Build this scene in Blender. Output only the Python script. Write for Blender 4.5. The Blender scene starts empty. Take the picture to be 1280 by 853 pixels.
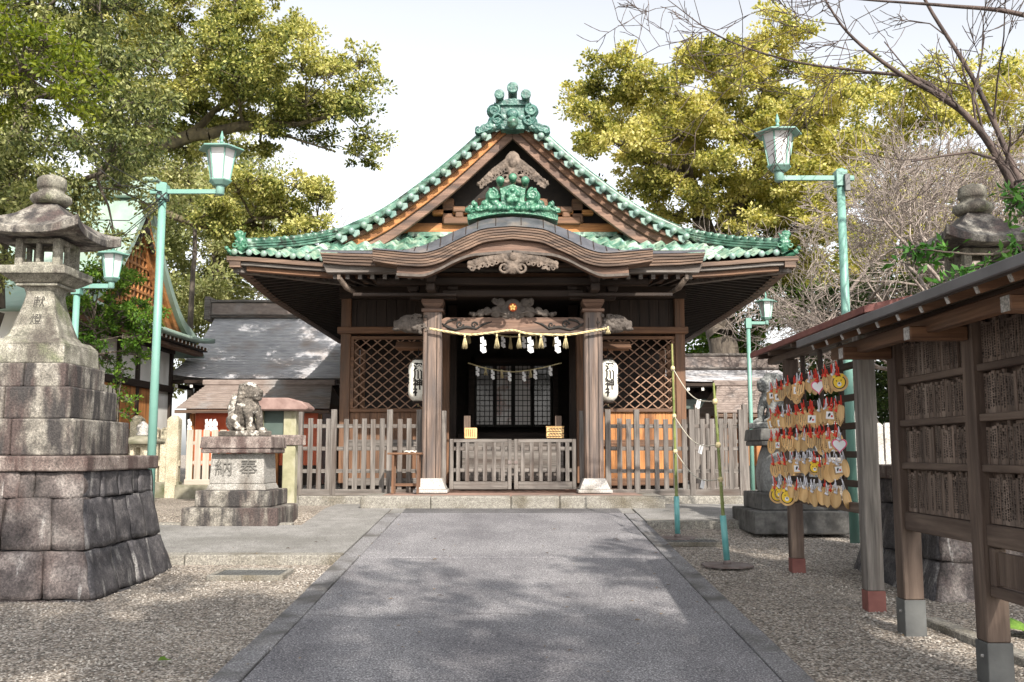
import bpy, bmesh, math, random
import numpy as np
from mathutils import Vector, Matrix, Euler
from math import sin, cos, tan, pi, radians, atan2, sqrt, exp
random.seed(7); rng = np.random.default_rng(7)
SC = bpy.context.scene
COL = SC.collection

# ---------------------------------------------------------------- camera
PITCH = radians(6.6); FPX = 1208.0; CAMZ = 0.9
cam_d = bpy.data.cameras.new('camera')
cam_d.sensor_width = 36.0; cam_d.lens = FPX / 1280 * 36.0
cam_d.clip_start = 0.1; cam_d.clip_end = 2000
cam = bpy.data.objects.new('camera', cam_d); COL.objects.link(cam)
cam.location = (0, 0, CAMZ); cam.rotation_euler = (radians(90) + PITCH, 0, 0)
SC.camera = cam

# ---------------------------------------------------------------- world and sun
SUN_EL, SUN_AZ = radians(37), radians(20)          # azimuth: to the right of straight behind the camera
world = bpy.data.worlds.new('World'); SC.world = world; world.use_nodes = True
wn = world.node_tree; bg = wn.nodes['Background']
sky = wn.nodes.new('ShaderNodeTexSky'); sky.sky_type = 'NISHITA'; sky.sun_disc = False
sky.sun_elevation = SUN_EL; sky.sun_rotation = radians(180) - SUN_AZ
sky.air_density = 1.0; sky.dust_density = 2.0; sky.ozone_density = 1.0
hs = wn.nodes.new('ShaderNodeHueSaturation'); hs.inputs['Saturation'].default_value = 0.20
hs.inputs['Value'].default_value = 1.42
wn.links.new(sky.outputs[0], hs.inputs['Color']); wn.links.new(hs.outputs[0], bg.inputs['Color'])
bg.inputs['Strength'].default_value = 0.13
sl = bpy.data.lights.new('sun', 'SUN'); sl.energy = 5.0; sl.angle = radians(0.6); sl.color = (1.0, 0.93, 0.83)
so = bpy.data.objects.new('sun', sl); COL.objects.link(so)
sdir = Vector((sin(SUN_AZ) * cos(SUN_EL), -cos(SUN_AZ) * cos(SUN_EL), sin(SUN_EL)))   # towards the sun
so.rotation_euler = sdir.to_track_quat('Z', 'Y').to_euler(); so.location = (10, -10, 20)
SC.view_settings.view_transform = 'Standard'; SC.view_settings.look = 'None'
SC.view_settings.exposure = 0.66; SC.view_settings.gamma = 1.0; SC.view_settings.use_curve_mapping = False
SC.cycles.max_bounces = 8; SC.cycles.transparent_max_bounces = 16

# ---------------------------------------------------------------- helpers
def P(x, y, Y):
    """world point seen at photograph pixel x, y when it stands Y metres away"""
    u = (426.5 - y) / FPX; a = (x - 640) / FPX
    d = cos(PITCH) - u * sin(PITCH)
    return Vector((a / d * Y, Y, CAMZ + (sin(PITCH) + u * cos(PITCH)) / d * Y))

def g(Y):                                            # the approach climbs gently to the forecourt
    if Y >= 16: return 0.0
    return -0.058 * (16 - max(Y, -6))

def sm(a, b, x):
    t = min(1, max(0, (x - a) / (b - a))); return t * t * (3 - 2 * t)

class MB:
    def __init__(s): s.v = []; s.f = []; s.sm = []
    def add(s, vs, fs, smooth=False):
        o = len(s.v); s.v += [tuple(v) for v in vs]; s.f += [tuple(i + o for i in f) for f in fs]; s.sm += [smooth] * len(fs)
        return s
    def box(s, x0, x1, y0, y1, z0, z1, rot=0, M=None):
        vs = [Vector((x, y, z)) for z in (z0, z1) for y in (y0, y1) for x in (x0, x1)]
        if rot:
            c = Vector(((x0 + x1) / 2, (y0 + y1) / 2, 0)); R = Matrix.Rotation(rot, 3, 'Z'); vs = [R @ (v - c) + c for v in vs]
        if M is not None: vs = [M @ v for v in vs]
        return s.add(vs, [(0, 2, 3, 1), (4, 5, 7, 6), (0, 1, 5, 4), (2, 6, 7, 3), (0, 4, 6, 2), (1, 3, 7, 5)])
    def cbox(s, c, sz, M=None):
        return s.box(c[0] - sz[0] / 2, c[0] + sz[0] / 2, c[1] - sz[1] / 2, c[1] + sz[1] / 2, c[2] - sz[2] / 2, c[2] + sz[2] / 2, M=M)
    def frus(s, cx, cy, z0, z1, a0, b0, a1, b1):     # rectangular frustum, half sizes
        vs = [(cx + sx * a, cy + sy * b, z) for z, a, b in ((z0, a0, b0), (z1, a1, b1)) for sx, sy in ((-1, -1), (1, -1), (1, 1), (-1, 1))]
        return s.add(vs, [(0, 3, 2, 1), (4, 5, 6, 7)] + [(i, (i + 1) % 4, (i + 1) % 4 + 4, i + 4) for i in range(4)])
    def beam(s, a, b, w, h, up=(0, 0, 1)):           # a bar of section w x h from a to b
        a, b = Vector(a), Vector(b); d = (b - a).normalized(); up = Vector(up)
        if abs(d.dot(up)) > .98: up = Vector((0, 1, 0))
        r = d.cross(up).normalized(); u = r.cross(d)
        vs = [p + r * sx * w / 2 + u * sy * h / 2 for p in (a, b) for sx, sy in ((-1, -1), (1, -1), (1, 1), (-1, 1))]
        return s.add(vs, [(0, 3, 2, 1), (4, 5, 6, 7)] + [(i, (i + 1) % 4, (i + 1) % 4 + 4, i + 4) for i in range(4)])
    def tube(s, pts, rad, n=8, cap=True, smooth=True):
        pts = [Vector(p) for p in pts]; m = len(pts)
        if not hasattr(rad, '__len__'): rad = [rad] * m
        vs = []; prev = None
        for i, p in enumerate(pts):
            d = (pts[min(i + 1, m - 1)] - pts[max(i - 1, 0)])
            d = d.normalized() if d.length > 1e-9 else Vector((0, 0, 1))
            if prev is None:
                prev = d.orthogonal().normalized()
            prev = (prev - d * prev.dot(d))
            prev = prev.normalized() if prev.length > 1e-6 else d.orthogonal().normalized()
            q = d.cross(prev)
            for k in range(n):
                t = 2 * pi * k / n; vs.append(p + (prev * cos(t) + q * sin(t)) * rad[i])
        fs = [(i * n + k, i * n + (k + 1) % n, (i + 1) * n + (k + 1) % n, (i + 1) * n + k) for i in range(m - 1) for k in range(n)]
        if cap and n > 2: fs += [tuple(reversed(range(n))), tuple(range((m - 1) * n, m * n))]
        return s.add(vs, fs, smooth)
    def lathe(s, prof, c=(0, 0, 0), n=24, smooth=True, rot=0, sq=None):
        vs = []; m = len(prof); c = Vector(c)
        for r, z in prof:
            for k in range(n):
                t = 2 * pi * k / n + rot; vs.append(c + Vector((r * cos(t), r * sin(t), z)))
        fs = [(i * n + k, i * n + (k + 1) % n, (i + 1) * n + (k + 1) % n, (i + 1) * n + k) for i in range(m - 1) for k in range(n)]
        fs += [tuple(reversed(range(n))), tuple(range((m - 1) * n, m * n))]
        return s.add(vs, fs, smooth)
    def ball(s, c, r, nu=12, nv=8, R=None, smooth=True):
        if not hasattr(r, '__len__'): r = (r, r, r)
        c = Vector(c); vs = []; fs = []
        for i in range(nv + 1):
            ph = pi * i / nv
            for k in range(nu):
                t = 2 * pi * k / nu; p = Vector((r[0] * sin(ph) * cos(t), r[1] * sin(ph) * sin(t), r[2] * cos(ph)))
                vs.append(c + (R @ p if R is not None else p))
        for i in range(nv):
            for k in range(nu):
                fs.append((i * nu + k, (i + 1) * nu + k, (i + 1) * nu + (k + 1) % nu, i * nu + (k + 1) % nu))
        return s.add(vs, fs, smooth)
    def prism(s, poly, y0, y1, M=None):              # outline in x,z pushed along y
        n = len(poly); vs = [Vector((x, y, z)) for y in (y0, y1) for x, z in poly]
        if M is not None: vs = [M @ v for v in vs]
        return s.add(vs, [tuple(range(n)), tuple(reversed(range(n, 2 * n)))] + [(i + n, (i + 1) % n + n, (i + 1) % n, i) for i in range(n)])
    def strip(s, lo, hi, y0, y1):                    # solid band between two x,z curves of the same length
        n = len(lo); vs = []
        for y in (y0, y1):
            vs += [(a[0], y, a[1]) for a in lo] + [(a[0], y, a[1]) for a in hi]
        fs = []
        for i in range(n - 1):
            fs += [(i, i + 1, n + i + 1, n + i), (2 * n + i, 3 * n + i, 3 * n + i + 1, 2 * n + i + 1),
                   (i, 2 * n + i, 2 * n + i + 1, i + 1), (n + i, n + i + 1, 3 * n + i + 1, 3 * n + i)]
        fs += [(0, n, 3 * n, 2 * n), (n - 1, 3 * n - 1, 4 * n - 1, 2 * n - 1)]
        return s.add(vs, fs)
    def build(s, name, m, parent=None, world=False, bevel=0, seg=1, remesh=0, noise=0, fix=False, col=True):
        me = bpy.data.meshes.new(name); off = parent_loc(parent) if (parent and world) else Vector((0, 0, 0))
        me.from_pydata([Vector(v) - off for v in s.v], [], s.f)
        me.polygons.foreach_set('use_smooth', s.sm)
        if fix:
            bm = bmesh.new(); bm.from_mesh(me); bmesh.ops.recalc_face_normals(bm, faces=bm.faces); bm.to_mesh(me); bm.free()
        me.materials.append(m); me.update()
        o = bpy.data.objects.new(name, me); COL.objects.link(o)
        if parent: o.parent = parent
        if remesh:
            r = o.modifiers.new('r', 'REMESH'); r.mode = 'VOXEL'; r.voxel_size = remesh; r.use_smooth_shade = True
            q = o.modifiers.new('s', 'SMOOTH'); q.iterations = 1; q.factor = .35
            if noise:
                t = bpy.data.textures.new('n', 'CLOUDS'); t.noise_scale = .035; t.noise_depth = 4
                d = o.modifiers.new('d', 'DISPLACE'); d.texture = t; d.strength = noise; d.texture_coords = 'LOCAL'; d.mid_level = .5
        if bevel:
            b = o.modifiers.new('b', 'BEVEL'); b.width = bevel; b.segments = seg; b.limit_method = 'ANGLE'; b.angle_limit = radians(35)
        return o

def parent_loc(p):
    v = Vector(p.location)
    while p.parent: p = p.parent; v = v + Vector(p.location)
    return v

def tag(o, label=None, cat=None, group=None, kind=None):
    if label: o['label'] = label
    if cat: o['category'] = cat
    if group: o['group'] = group
    if kind: o['kind'] = kind
    return o

def thing(name, label, cat, loc=(0, 0, 0), rz=0, group=None):
    o = bpy.data.objects.new(name, None); COL.objects.link(o); o.empty_display_size = .2
    o.location = loc; o.rotation_euler = (0, 0, rz); return tag(o, label, cat, group)

def dup(root, loc=None, rz=None, label=None, group=None, sx=None):
    def cp(o, par):
        c = o.copy(); COL.objects.link(c)
        if par is not None: c.parent = par
        for ch in list(o.children): cp(ch, c)
        return c
    kids = cp(root, None)
    if loc is not None: kids.location = loc
    if rz is not None: kids.rotation_euler = (0, 0, rz)
    if label: kids['label'] = label
    if group: kids['group'] = group
    return kids

def text_mb(body, size, depth=.01, bold=.0, space=1.0):
    c = bpy.data.curves.new('t', 'FONT'); c.body = body; c.size = size; c.extrude = depth / 2; c.offset = bold
    c.align_x = 'CENTER'; c.align_y = 'CENTER'; c.space_line = space; c.resolution_u = 2
    o = bpy.data.objects.new('t', c); COL.objects.link(o)
    dg = bpy.context.evaluated_depsgraph_get(); me = bpy.data.meshes.new_from_object(o.evaluated_get(dg))
    mb = MB(); mb.add([v.co.copy() for v in me.vertices], [tuple(p.vertices) for p in me.polygons])
    bpy.data.objects.remove(o); bpy.data.curves.remove(c); bpy.data.meshes.remove(me)
    return mb
def stand(mb, c, rz=0):                               # lay text (x,y,z) upright facing -Y at c, turned by rz
    R = Matrix.Rotation(rz, 3, 'Z') @ Matrix.Rotation(pi / 2, 3, 'X'); c = Vector(c)
    mb.v = [tuple(R @ Vector(v) + c) for v in mb.v]; return mb

# ---------------------------------------------------------------- materials
def nd(nt, t, **k):
    n = nt.nodes.new(t)
    for a, b in k.items():
        if a in n.inputs: n.inputs[a].default_value = b
        else: setattr(n, a, b)
    return n
def ramp(nt, fac, cols, lo=.3, hi=.7):
    r = nt.nodes.new('ShaderNodeValToRGB'); nt.links.new(fac, r.inputs[0]); e = r.color_ramp.elements; n = len(cols)
    while len(e) < n: e.new(.5)
    for i, c in enumerate(cols):
        e[i].position = lo + (hi - lo) * i / (n - 1); e[i].color = (c[0], c[1], c[2], 1)
    return r.outputs[0]
def mixc(nt, f, a, b, mode='MIX'):
    m = nt.nodes.new('ShaderNodeMix'); m.data_type = 'RGBA'; m.blend_type = mode
    for i, v in ((0, f), (6, a), (7, b)):
        if hasattr(v, 'links'): nt.links.new(v, m.inputs[i])
        else: m.inputs[i].default_value = (*v, 1) if hasattr(v, '__len__') else v
    return m.outputs[2]
def noise_n(nt, scale=(1, 1, 1), s=5, detail=5, rough=.55, co='Object', dist=0):
    tc = nt.nodes.new('ShaderNodeTexCoord'); mp = nt.nodes.new('ShaderNodeMapping'); mp.inputs['Scale'].default_value = scale
    nt.links.new(tc.outputs[co], mp.inputs[0])
    n = nd(nt, 'ShaderNodeTexNoise', Scale=s, Detail=detail, Roughness=rough, Distortion=dist); nt.links.new(mp.outputs[0], n.inputs['Vector'])
    return n.outputs['Fac']
def M(name, cols, scale=(1, 1, 1), s=6, rough=.7, stain=None, bump=.2, bs=None, bsc=None, metal=0, lo=.3, hi=.7, rnd=0, spec=.5, detail=6, dist=0, stain2=None, isl=0, coat=0, grain=0):
    m = bpy.data.materials.new(name); m.use_nodes = True; nt = m.node_tree; b = nt.nodes['Principled BSDF']
    c = ramp(nt, noise_n(nt, scale, s, detail, dist=dist), cols, lo, hi) if len(cols) > 1 else None
    if c is None: c = mixc(nt, 0.0, cols[0], cols[0])
    for st in (stain, stain2):
        if st:                                         # (colour, scale tuple, scale, lo, hi)
            f = ramp(nt, noise_n(nt, st[1], st[2], 5), [(0, 0, 0), (1, 1, 1)], st[3], st[4]); c = mixc(nt, f, c, st[0])
    if grain:
        gf = ramp(nt, noise_n(nt, (1, 1, 1), grain, 2, .8), [(.45, .45, .46), (1, 1, 1), (1.7, 1.68, 1.65)], .30, .72); c = mixc(nt, 1.0, c, gf, 'MULTIPLY')
    if isl:
        gi = nt.nodes.new('ShaderNodeNewGeometry'); mr = nd(nt, 'ShaderNodeMapRange'); nt.links.new(gi.outputs['Random Per Island'], mr.inputs[0])
        mr.inputs[3].default_value = 1 - isl; mr.inputs[4].default_value = 1 + isl * .6
        v = nt.nodes.new('ShaderNodeVectorMath'); v.operation = 'SCALE'; nt.links.new(c, v.inputs[0]); nt.links.new(mr.outputs[0], v.inputs['Scale']); c = v.outputs[0]
    if rnd:
        oi = nt.nodes.new('ShaderNodeObjectInfo'); mr = nd(nt, 'ShaderNodeMapRange'); nt.links.new(oi.outputs['Random'], mr.inputs[0])
        mr.inputs[3].default_value = 1 - rnd; mr.inputs[4].default_value = 1 + rnd * .5
        v = nt.nodes.new('ShaderNodeVectorMath'); v.operation = 'SCALE'; nt.links.new(c, v.inputs[0]); nt.links.new(mr.outputs[0], v.inputs['Scale']); c = v.outputs[0]
    nt.links.new(c, b.inputs['Base Color']); b.inputs['Roughness'].default_value = rough; b.inputs['Metallic'].default_value = metal
    b.inputs['Specular IOR Level'].default_value = spec
    if coat: b.inputs['Coat Weight'].default_value = coat; b.inputs['Coat Roughness'].default_value = .15
    if bump:
        bn = nd(nt, 'ShaderNodeBump', Strength=min(1, bump), Distance=.01 if bump <= 1 else .03); nt.links.new(noise_n(nt, bsc or scale, bs or s * 4, 6), bn.inputs['Height']); nt.links.new(bn.outputs[0], b.inputs['Normal'])
    return m
def wood(name, c1, c2, ax='z', rough=.65, stain=None, s=1.0, rnd=0, isl=0, c3=None):
    sc = {'z': (22, 22, 1.2), 'x': (1.2, 22, 22), 'y': (22, 1.2, 22)}[ax]
    return M(name, [c1, c2] + ([c3] if c3 else []), scale=sc, s=s, rough=rough, stain=stain, bump=.5, bs=s * 2, dist=.5, rnd=rnd, isl=isl, spec=.3)

MT = {}
gW1, gW2 = (.062, .054, .048), (.215, .193, .175)        # weathered grey-brown wood
for ax in 'xyz':
    sc_ = {'z': (3, 3, .5), 'x': (.5, 3, 3), 'y': (3, .5, 3)}[ax]
    MT['grey_' + ax] = wood('weathered_wood_' + ax, gW1, gW2, ax, stain=((.07, .05, .04), sc_, 1.5, .48, .75))
    MT['brown_' + ax] = wood('brown_wood_' + ax, (.085, .043, .024), (.215, .112, .062), ax, stain=((.085, .055, .04), sc_, 1.2, .45, .75))
    MT['dark_' + ax] = wood('dark_wood_' + ax, (.014, .009, .007), (.038, .024, .017), ax)  # dark timber, tone lowered further to carry shade under the eaves
    MT['orange_' + ax] = wood('orange_or_sunlit_wood_' + ax, (.30, .12, .04), (.54, .25, .09), ax, stain=((.16, .07, .03), sc_, 1.8, .46, .66))  # orange timber; on the left gable trim and right planks it paints sunlight
    MT['board_' + ax] = wood('notice_board_wood_' + ax, (.085, .058, .044), (.185, .135, .105), ax, stain=((.045, .028, .022), sc_, 1.6, .4, .7))
MT['purple'] = wood('reddish_old_wood', (.085, .046, .032), (.25, .155, .11), 'x', stain=((.07, .05, .042), (.6, 4, 4), 1.4, .45, .7))
MT['purple_z'] = wood('pillar_old_wood', (.075, .052, .04), (.26, .185, .145), 'z', stain=((.08, .07, .068), (5, 5, .5), 1.2, .42, .66))
MT['layered'] = wood('layered_eave_wood', (.055, .036, .026), (.215, .14, .098), 'x', stain=((.045, .032, .027), (.5, 4, 9), 2.0, .45, .7))
MT['carved'] = M('carved_wood', [(.035, .026, .021), (.105, .08, .062), (.22, .17, .135)], s=7, bump=.6, bs=30, rough=.8)
MT['carved_dark'] = M('dark_carved_wood', [(.05, .04, .034), (.12, .10, .085)], s=9, bump=.6, bs=40, rough=.8)
MT['tile'] = M('green_glazed_tile', [(.045, .11, .08), (.10, .20, .15), (.28, .35, .27), (.22, .31, .28)], s=5, detail=8, rough=.33, bump=.15, bs=30, stain=((.26, .38, .38), (1, 1, 1), 7, .62, .72), stain2=((.02, .04, .03), (1, 1, 1), 9, .55, .68), lo=.28, hi=.74)
MT['tile_ridge'] = M('green_ridge_tile', [(.025, .075, .052), (.07, .155, .112), (.20, .28, .22)], s=4, detail=8, rough=.35, bump=.3, bs=20, stain=((.025, .035, .025), (1, 1, 1), 7, .52, .66))
MT['tile_ball'] = M('verdigris_tile_end', [(.09, .18, .155), (.20, .28, .25), (.14, .22, .15)], s=3.5, rough=.3, bump=.15, stain=((.10, .12, .09), (1, 1, 1), 14, .6, .72))
MT['orn'] = M('green_glazed_ornament', [(.012, .055, .035), (.04, .15, .09), (.12, .26, .17)], s=9, rough=.35, bump=.5, bs=40)
MT['orn2'] = M('dark_teal_ornament', [(.012, .04, .035), (.035, .11, .09), (.10, .21, .17)], s=9, rough=.45, bump=.5, bs=40)
MT['lead'] = M('dull_copper_sheet', [(.075, .078, .088), (.15, .15, .165)], scale=(1, 1, 1), s=5, rough=.38, bump=.2, metal=.35, stain=((.22, .19, .17), (1, 1, 1), 3, .52, .7))
gr = [(.07, .063, .055), (.19, .175, .15), (.32, .30, .265)]
MT['stone'] = M('old_granite', gr, s=7, rough=.85, bump=.7, bs=60, stain=((.062, .044, .040), (2.2, 2.2, .5), 1.6, .44, .58), stain2=((.035, .031, .03), (3, 3, .7), 2.1, .47, .60), detail=12, grain=55)
MT['stone_l'] = M('pale_lantern_granite', [(.10, .095, .075), (.22, .21, .17), (.36, .34, .29)], s=9, rough=.85, bump=.6, bs=70, stain=((.07, .06, .05), (2, 2, .8), 1.6, .47, .64), stain2=((.12, .13, .075), (1, 1, 1), 3, .56, .7), detail=10, grain=65)
MT['stone_red'] = M('reddish_weathered_stone', [(.07, .056, .05), (.175, .14, .125), (.29, .25, .225)], s=8, rough=.85, bump=.6, bs=70, stain=((.07, .045, .04), (4, 4, .8), 1.4, .42, .6), detail=10, grain=55)
MT['stone_dark'] = M('dark_moist_stone', [(.022, .021, .024), (.06, .056, .06), (.13, .12, .12)], s=6, rough=.75, bump=.7, bs=50, stain=((.26, .25, .24), (5, 5, .5), 1.6, .58, .7), detail=10, isl=.25, grain=45)  # darker stone for the path side and core of the lantern bases
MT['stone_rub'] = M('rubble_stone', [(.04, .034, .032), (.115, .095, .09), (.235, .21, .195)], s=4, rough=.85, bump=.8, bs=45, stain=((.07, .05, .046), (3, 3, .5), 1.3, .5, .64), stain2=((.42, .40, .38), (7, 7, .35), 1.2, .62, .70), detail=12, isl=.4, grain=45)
MT['stone_y'] = M('yellowish_fence_stone', [(.33, .29, .20), (.50, .45, .34)], s=6, rough=.85, bump=.4, bs=60, stain=((.16, .15, .10), (2, 2, .8), 1.4, .52, .7), grain=50)
MT['stone_w'] = M('pale_cut_granite', [(.30, .285, .265), (.44, .42, .40)], s=40, rough=.8, bump=.35, bs=90, stain=((.20, .18, .15), (1, 1, 1), 2.2, .52, .72), grain=60)
MT['curb'] = M('granite_kerb', [(.15, .14, .12), (.27, .255, .225)], s=25, rough=.85, bump=.6, bs=70, stain=((.10, .085, .06), (1, 1, 1), 1.5, .48, .68), grain=60)
MT['kstone'] = M('lichened_statue_stone', [(.035, .03, .025), (.11, .095, .08), (.25, .22, .185)], s=5.5, rough=.9, bump=.9, bs=45, stain=((.50, .47, .42), (1, 1, 1), 7, .56, .63), detail=10, grain=40)
MT['kstone2'] = M('grey_statue_stone', [(.05, .052, .05), (.15, .155, .15), (.27, .275, .26)], s=6, rough=.9, bump=.9, bs=45, stain=((.42, .42, .40), (1, 1, 1), 6, .57, .65), detail=10, grain=40)
MT['teal'] = M('mint_green_paint', [(.125, .27, .225), (.17, .325, .275)], s=2, rough=.45, bump=.1, bs=30, stain=((.25, .35, .32), (1, 1, .4), 1.0, .5, .8), stain2=((.30, .22, .13), (3, 3, 1), 6, .70, .78))
MT['teal_d'] = M('worn_blue_green_paint', [(.09, .30, .30), (.17, .42, .40)], s=5, rough=.55, bump=.3, stain=((.18, .10, .06), (1, 1, 1), 4, .6, .72))
MT['iron'] = M('rusty_iron', [(.11, .075, .065), (.20, .17, .16)], s=8, rough=.7, bump=.4)
MT['black'] = M('black_paint', [(.012, .012, .012), (.02, .02, .02)], rough=.6, bump=0)
MT['ink'] = M('black_ink', [(.012, .011, .010), (.03, .026, .022)], rough=.8, bump=0)
MT['white'] = M('white_plaster', [(.62, .61, .58), (.78, .77, .74)], s=1.5, rough=.8, bump=.1, stain=((.45, .42, .38), (1, 1, .4), 1.2, .55, .75))
MT['paper'] = M('washi_paper', [(.74, .71, .62), (.84, .81, .72)], s=3, rough=.7, bump=.1)
MT['shide'] = M('white_folded_paper', [(.78, .78, .78), (.85, .85, .85)], rough=.8, bump=0)
MT['straw'] = M('rice_straw', [(.42, .34, .17), (.66, .57, .34)], s=30, rough=.85, bump=.5)
MT['gold'] = M('gilt_crest', [(.75, .48, .14), (.85, .58, .2)], metal=.8, rough=.35, bump=0)
MT['copper'] = M('patinated_copper_roof', [(.20, .30, .25), (.31, .39, .33)], scale=(1, .3, 1), s=2, rough=.55, bump=.15, stain=((.20, .26, .20), (.6, .6, .2), 2, .52, .7))
MT['shadowy'] = M('shade_dark_timber', [(.012, .009, .008), (.03, .022, .017)], rough=.8, bump=.2)  # shade under the eaves and indoors put into the timber colour
MT['asph'] = None
MT['glass_f'] = M('frosted_lamp_glass', [(.58, .57, .58), (.68, .67, .67)], scale=(1, 1, .3), s=8, rough=.35, bump=.1)
MT['green_board'] = M('dark_green_panel', [(.05, .075, .065), (.08, .11, .095)], s=3, rough=.5, bump=0)
MT['greyroof'] = M('grey_roof_tile', [(.27, .27, .29), (.42, .415, .43)], scale=(1, 3, 3), s=3, rough=.6, bump=.2, stain=((.27, .23, .21), (1, 1, 1), 1.2, .5, .72))
MT['brownroof'] = M('brown_shingle_roof', [(.15, .115, .10), (.27, .22, .195)], scale=(1, 3, 3), s=4, rough=.7, bump=.3, stain=((.27, .27, .27), (1, 1, 1), 1.0, .5, .7))
MT['bamboo'] = M('green_bamboo', [(.10, .13, .03), (.22, .25, .07)], scale=(4, 4, .5), s=3, rough=.45, bump=.1, stain=((.30, .24, .09), (2, 2, .6), 1.5, .5, .7))
MT['red'] = M('red_cord', [(.62, .035, .02), (.80, .06, .03)], s=20, rough=.7, bump=.1)
MT['cordw'] = M('white_cord', [(.60, .60, .66), (.74, .74, .78)], s=20, rough=.7, bump=.1)
MT['ema'] = M('pale_cedar_plaque', [(.55, .31, .11), (.78, .52, .24)], scale=(8, 8, 1.2), s=2, rough=.6, bump=.15, rnd=.35)
MT['pink'] = M('pink_print', [(.70, .05, .20), (.80, .08, .26)], rough=.6, bump=0)
MT['ywl'] = M('yellow_print', [(.85, .55, .02), (.9, .6, .04)], rough=.6, bump=0)
MT['vermilion'] = M('vermilion_paint', [(.55, .09, .03), (.66, .13, .04)], rough=.5, bump=.1)
MT['moss'] = M('green_moss', [(.05, .12, .015), (.16, .28, .03)], s=12, rough=.95, bump=1, bs=60)
MT['steel'] = M('galvanised_shoe', [(.07, .072, .072), (.125, .128, .125)], s=5, rough=.5, bump=.15, metal=.3)
MT['redpaint'] = M('faded_red_paint', [(.12, .035, .03), (.20, .075, .06)], s=6, rough=.7, bump=.3)

def bark(name, a, b):
    return M(name, [a, b], scale=(1, 1, .35), s=6, rough=.9, bump=1.2, bs=16)
MT['bark'] = bark('brown_bark', (.045, .035, .028), (.14, .115, .09))
MT['bark_y'] = bark('mossy_bark', (.05, .04, .028), (.17, .14, .075))
MT['bark_g'] = bark('pale_grey_bark', (.14, .11, .095), (.34, .29, .255))
MT['bark_c'] = bark('cherry_bark', (.035, .026, .024), (.11, .08, .07))
def leafmat(name, cols, trans=.35, rough=.45, lo=.15, hi=.85, big=.5):
    m = bpy.data.materials.new(name); m.use_nodes = True; nt = m.node_tree; nt.nodes.clear()
    out = nt.nodes.new('ShaderNodeOutputMaterial'); gi = nt.nodes.new('ShaderNodeNewGeometry')
    n = noise_n(nt, (1, 1, 1), big, 2); a = nd(nt, 'ShaderNodeMath', operation='MULTIPLY_ADD'); nt.links.new(gi.outputs['Random Per Island'], a.inputs[0]); a.inputs[1].default_value = .55
    s2 = nd(nt, 'ShaderNodeMath', operation='MULTIPLY_ADD'); nt.links.new(n, s2.inputs[0]); s2.inputs[1].default_value = 1.3; s2.inputs[2].default_value = -.42
    nt.links.new(s2.outputs[0], a.inputs[2]); c = ramp(nt, a.outputs[0], cols, lo, hi)
    b = nd(nt, 'ShaderNodeBsdfPrincipled', Roughness=rough); nt.links.new(c, b.inputs['Base Color']); b.inputs['Specular IOR Level'].default_value = .22
    t = nt.nodes.new('ShaderNodeBsdfTranslucent'); tc = mixc(nt, 1.0, c, (1.2, 1.2, .6), 'MULTIPLY'); nt.links.new(tc, t.inputs[0])
    mx = nt.nodes.new('ShaderNodeMixShader'); mx.inputs[0].default_value = trans
    nt.links.new(b.outputs[0], mx.inputs[1]); nt.links.new(t.outputs[0], mx.inputs[2]); nt.links.new(mx.outputs[0], out.inputs[0]); return m
MT['lf_camphor'] = leafmat('camphor_leaves', [(.055, .078, .02), (.19, .215, .055), (.48, .46, .15), (.54, .50, .20)])
MT['lf_yellow'] = leafmat('yellow_green_leaves', [(.08, .10, .02), (.29, .295, .075), (.56, .51, .17), (.68, .61, .27)], .45)
MT['lf_dark'] = leafmat('dark_evergreen_leaves', [(.018, .035, .012), (.04, .07, .02), (.09, .12, .035)])
MT['lf_left'] = leafmat('olive_evergreen_leaves', [(.035, .052, .018), (.115, .14, .05), (.29, .31, .12), (.45, .45, .22)])
MT['lf_pale'] = leafmat('pale_evergreen_leaves', [(.16, .19, .07), (.29, .31, .13), (.46, .44, .22)])
MT['lf_fresh'] = leafmat('fresh_green_leaves', [(.04, .10, .012), (.10, .20, .025), (.22, .30, .05)])
MT['lf_fresh2'] = leafmat('young_yellow_leaves', [(.05, .08, .01), (.13, .17, .02), (.30, .33, .04)], .5)
MT['lf_gloss'] = leafmat('glossy_camellia_leaves', [(.03, .10, .012), (.06, .18, .03), (.12, .26, .06)], .2, rough=.25)

def tile_variation(m, cell, off=(0, 0, 0)):
    nt = m.node_tree; b = nt.nodes['Principled BSDF']; src = b.inputs['Base Color'].links[0].from_socket
    tc = nt.nodes.new('ShaderNodeTexCoord'); sn = nt.nodes.new('ShaderNodeVectorMath'); sn.operation = 'SNAP'; sn.inputs[1].default_value = cell; ad = nt.nodes.new('ShaderNodeVectorMath'); ad.operation = 'ADD'; ad.inputs[1].default_value = off; nt.links.new(tc.outputs['Object'], ad.inputs[0]); nt.links.new(ad.outputs[0], sn.inputs[0])
    w = nt.nodes.new('ShaderNodeTexWhiteNoise'); nt.links.new(sn.outputs[0], w.inputs['Vector'])
    f = ramp(nt, w.outputs['Value'], [(.45, .55, .50), (.85, .9, .85), (1.0, 1.0, 1.0), (1.55, 1.45, 1.5)], 0, 1)
    nt.links.new(mixc(nt, 1.0, src, f, 'MULTIPLY'), b.inputs['Base Color'])
tile_variation(MT['tile'], (.265, .235, 50), (.1205, .1, 0)); tile_variation(MT['tile_ridge'], (.2, .2, .05))

def catmull(pts, n):
    p = np.array(pts, float); p = np.vstack([2 * p[0] - p[1], p, 2 * p[-1] - p[-2]]); out = []
    m = len(p) - 3
    for k in range(n + 1):
        t = k / n * m; i = min(int(t), m - 1); u = t - i; a, b, c, d = p[i:i + 4]
        out.append(.5 * ((2 * b) + (-a + c) * u + (2 * a - 5 * b + 4 * c - d) * u * u + (-a + 3 * b - 3 * c + d) * u ** 3))
    return out

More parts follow.
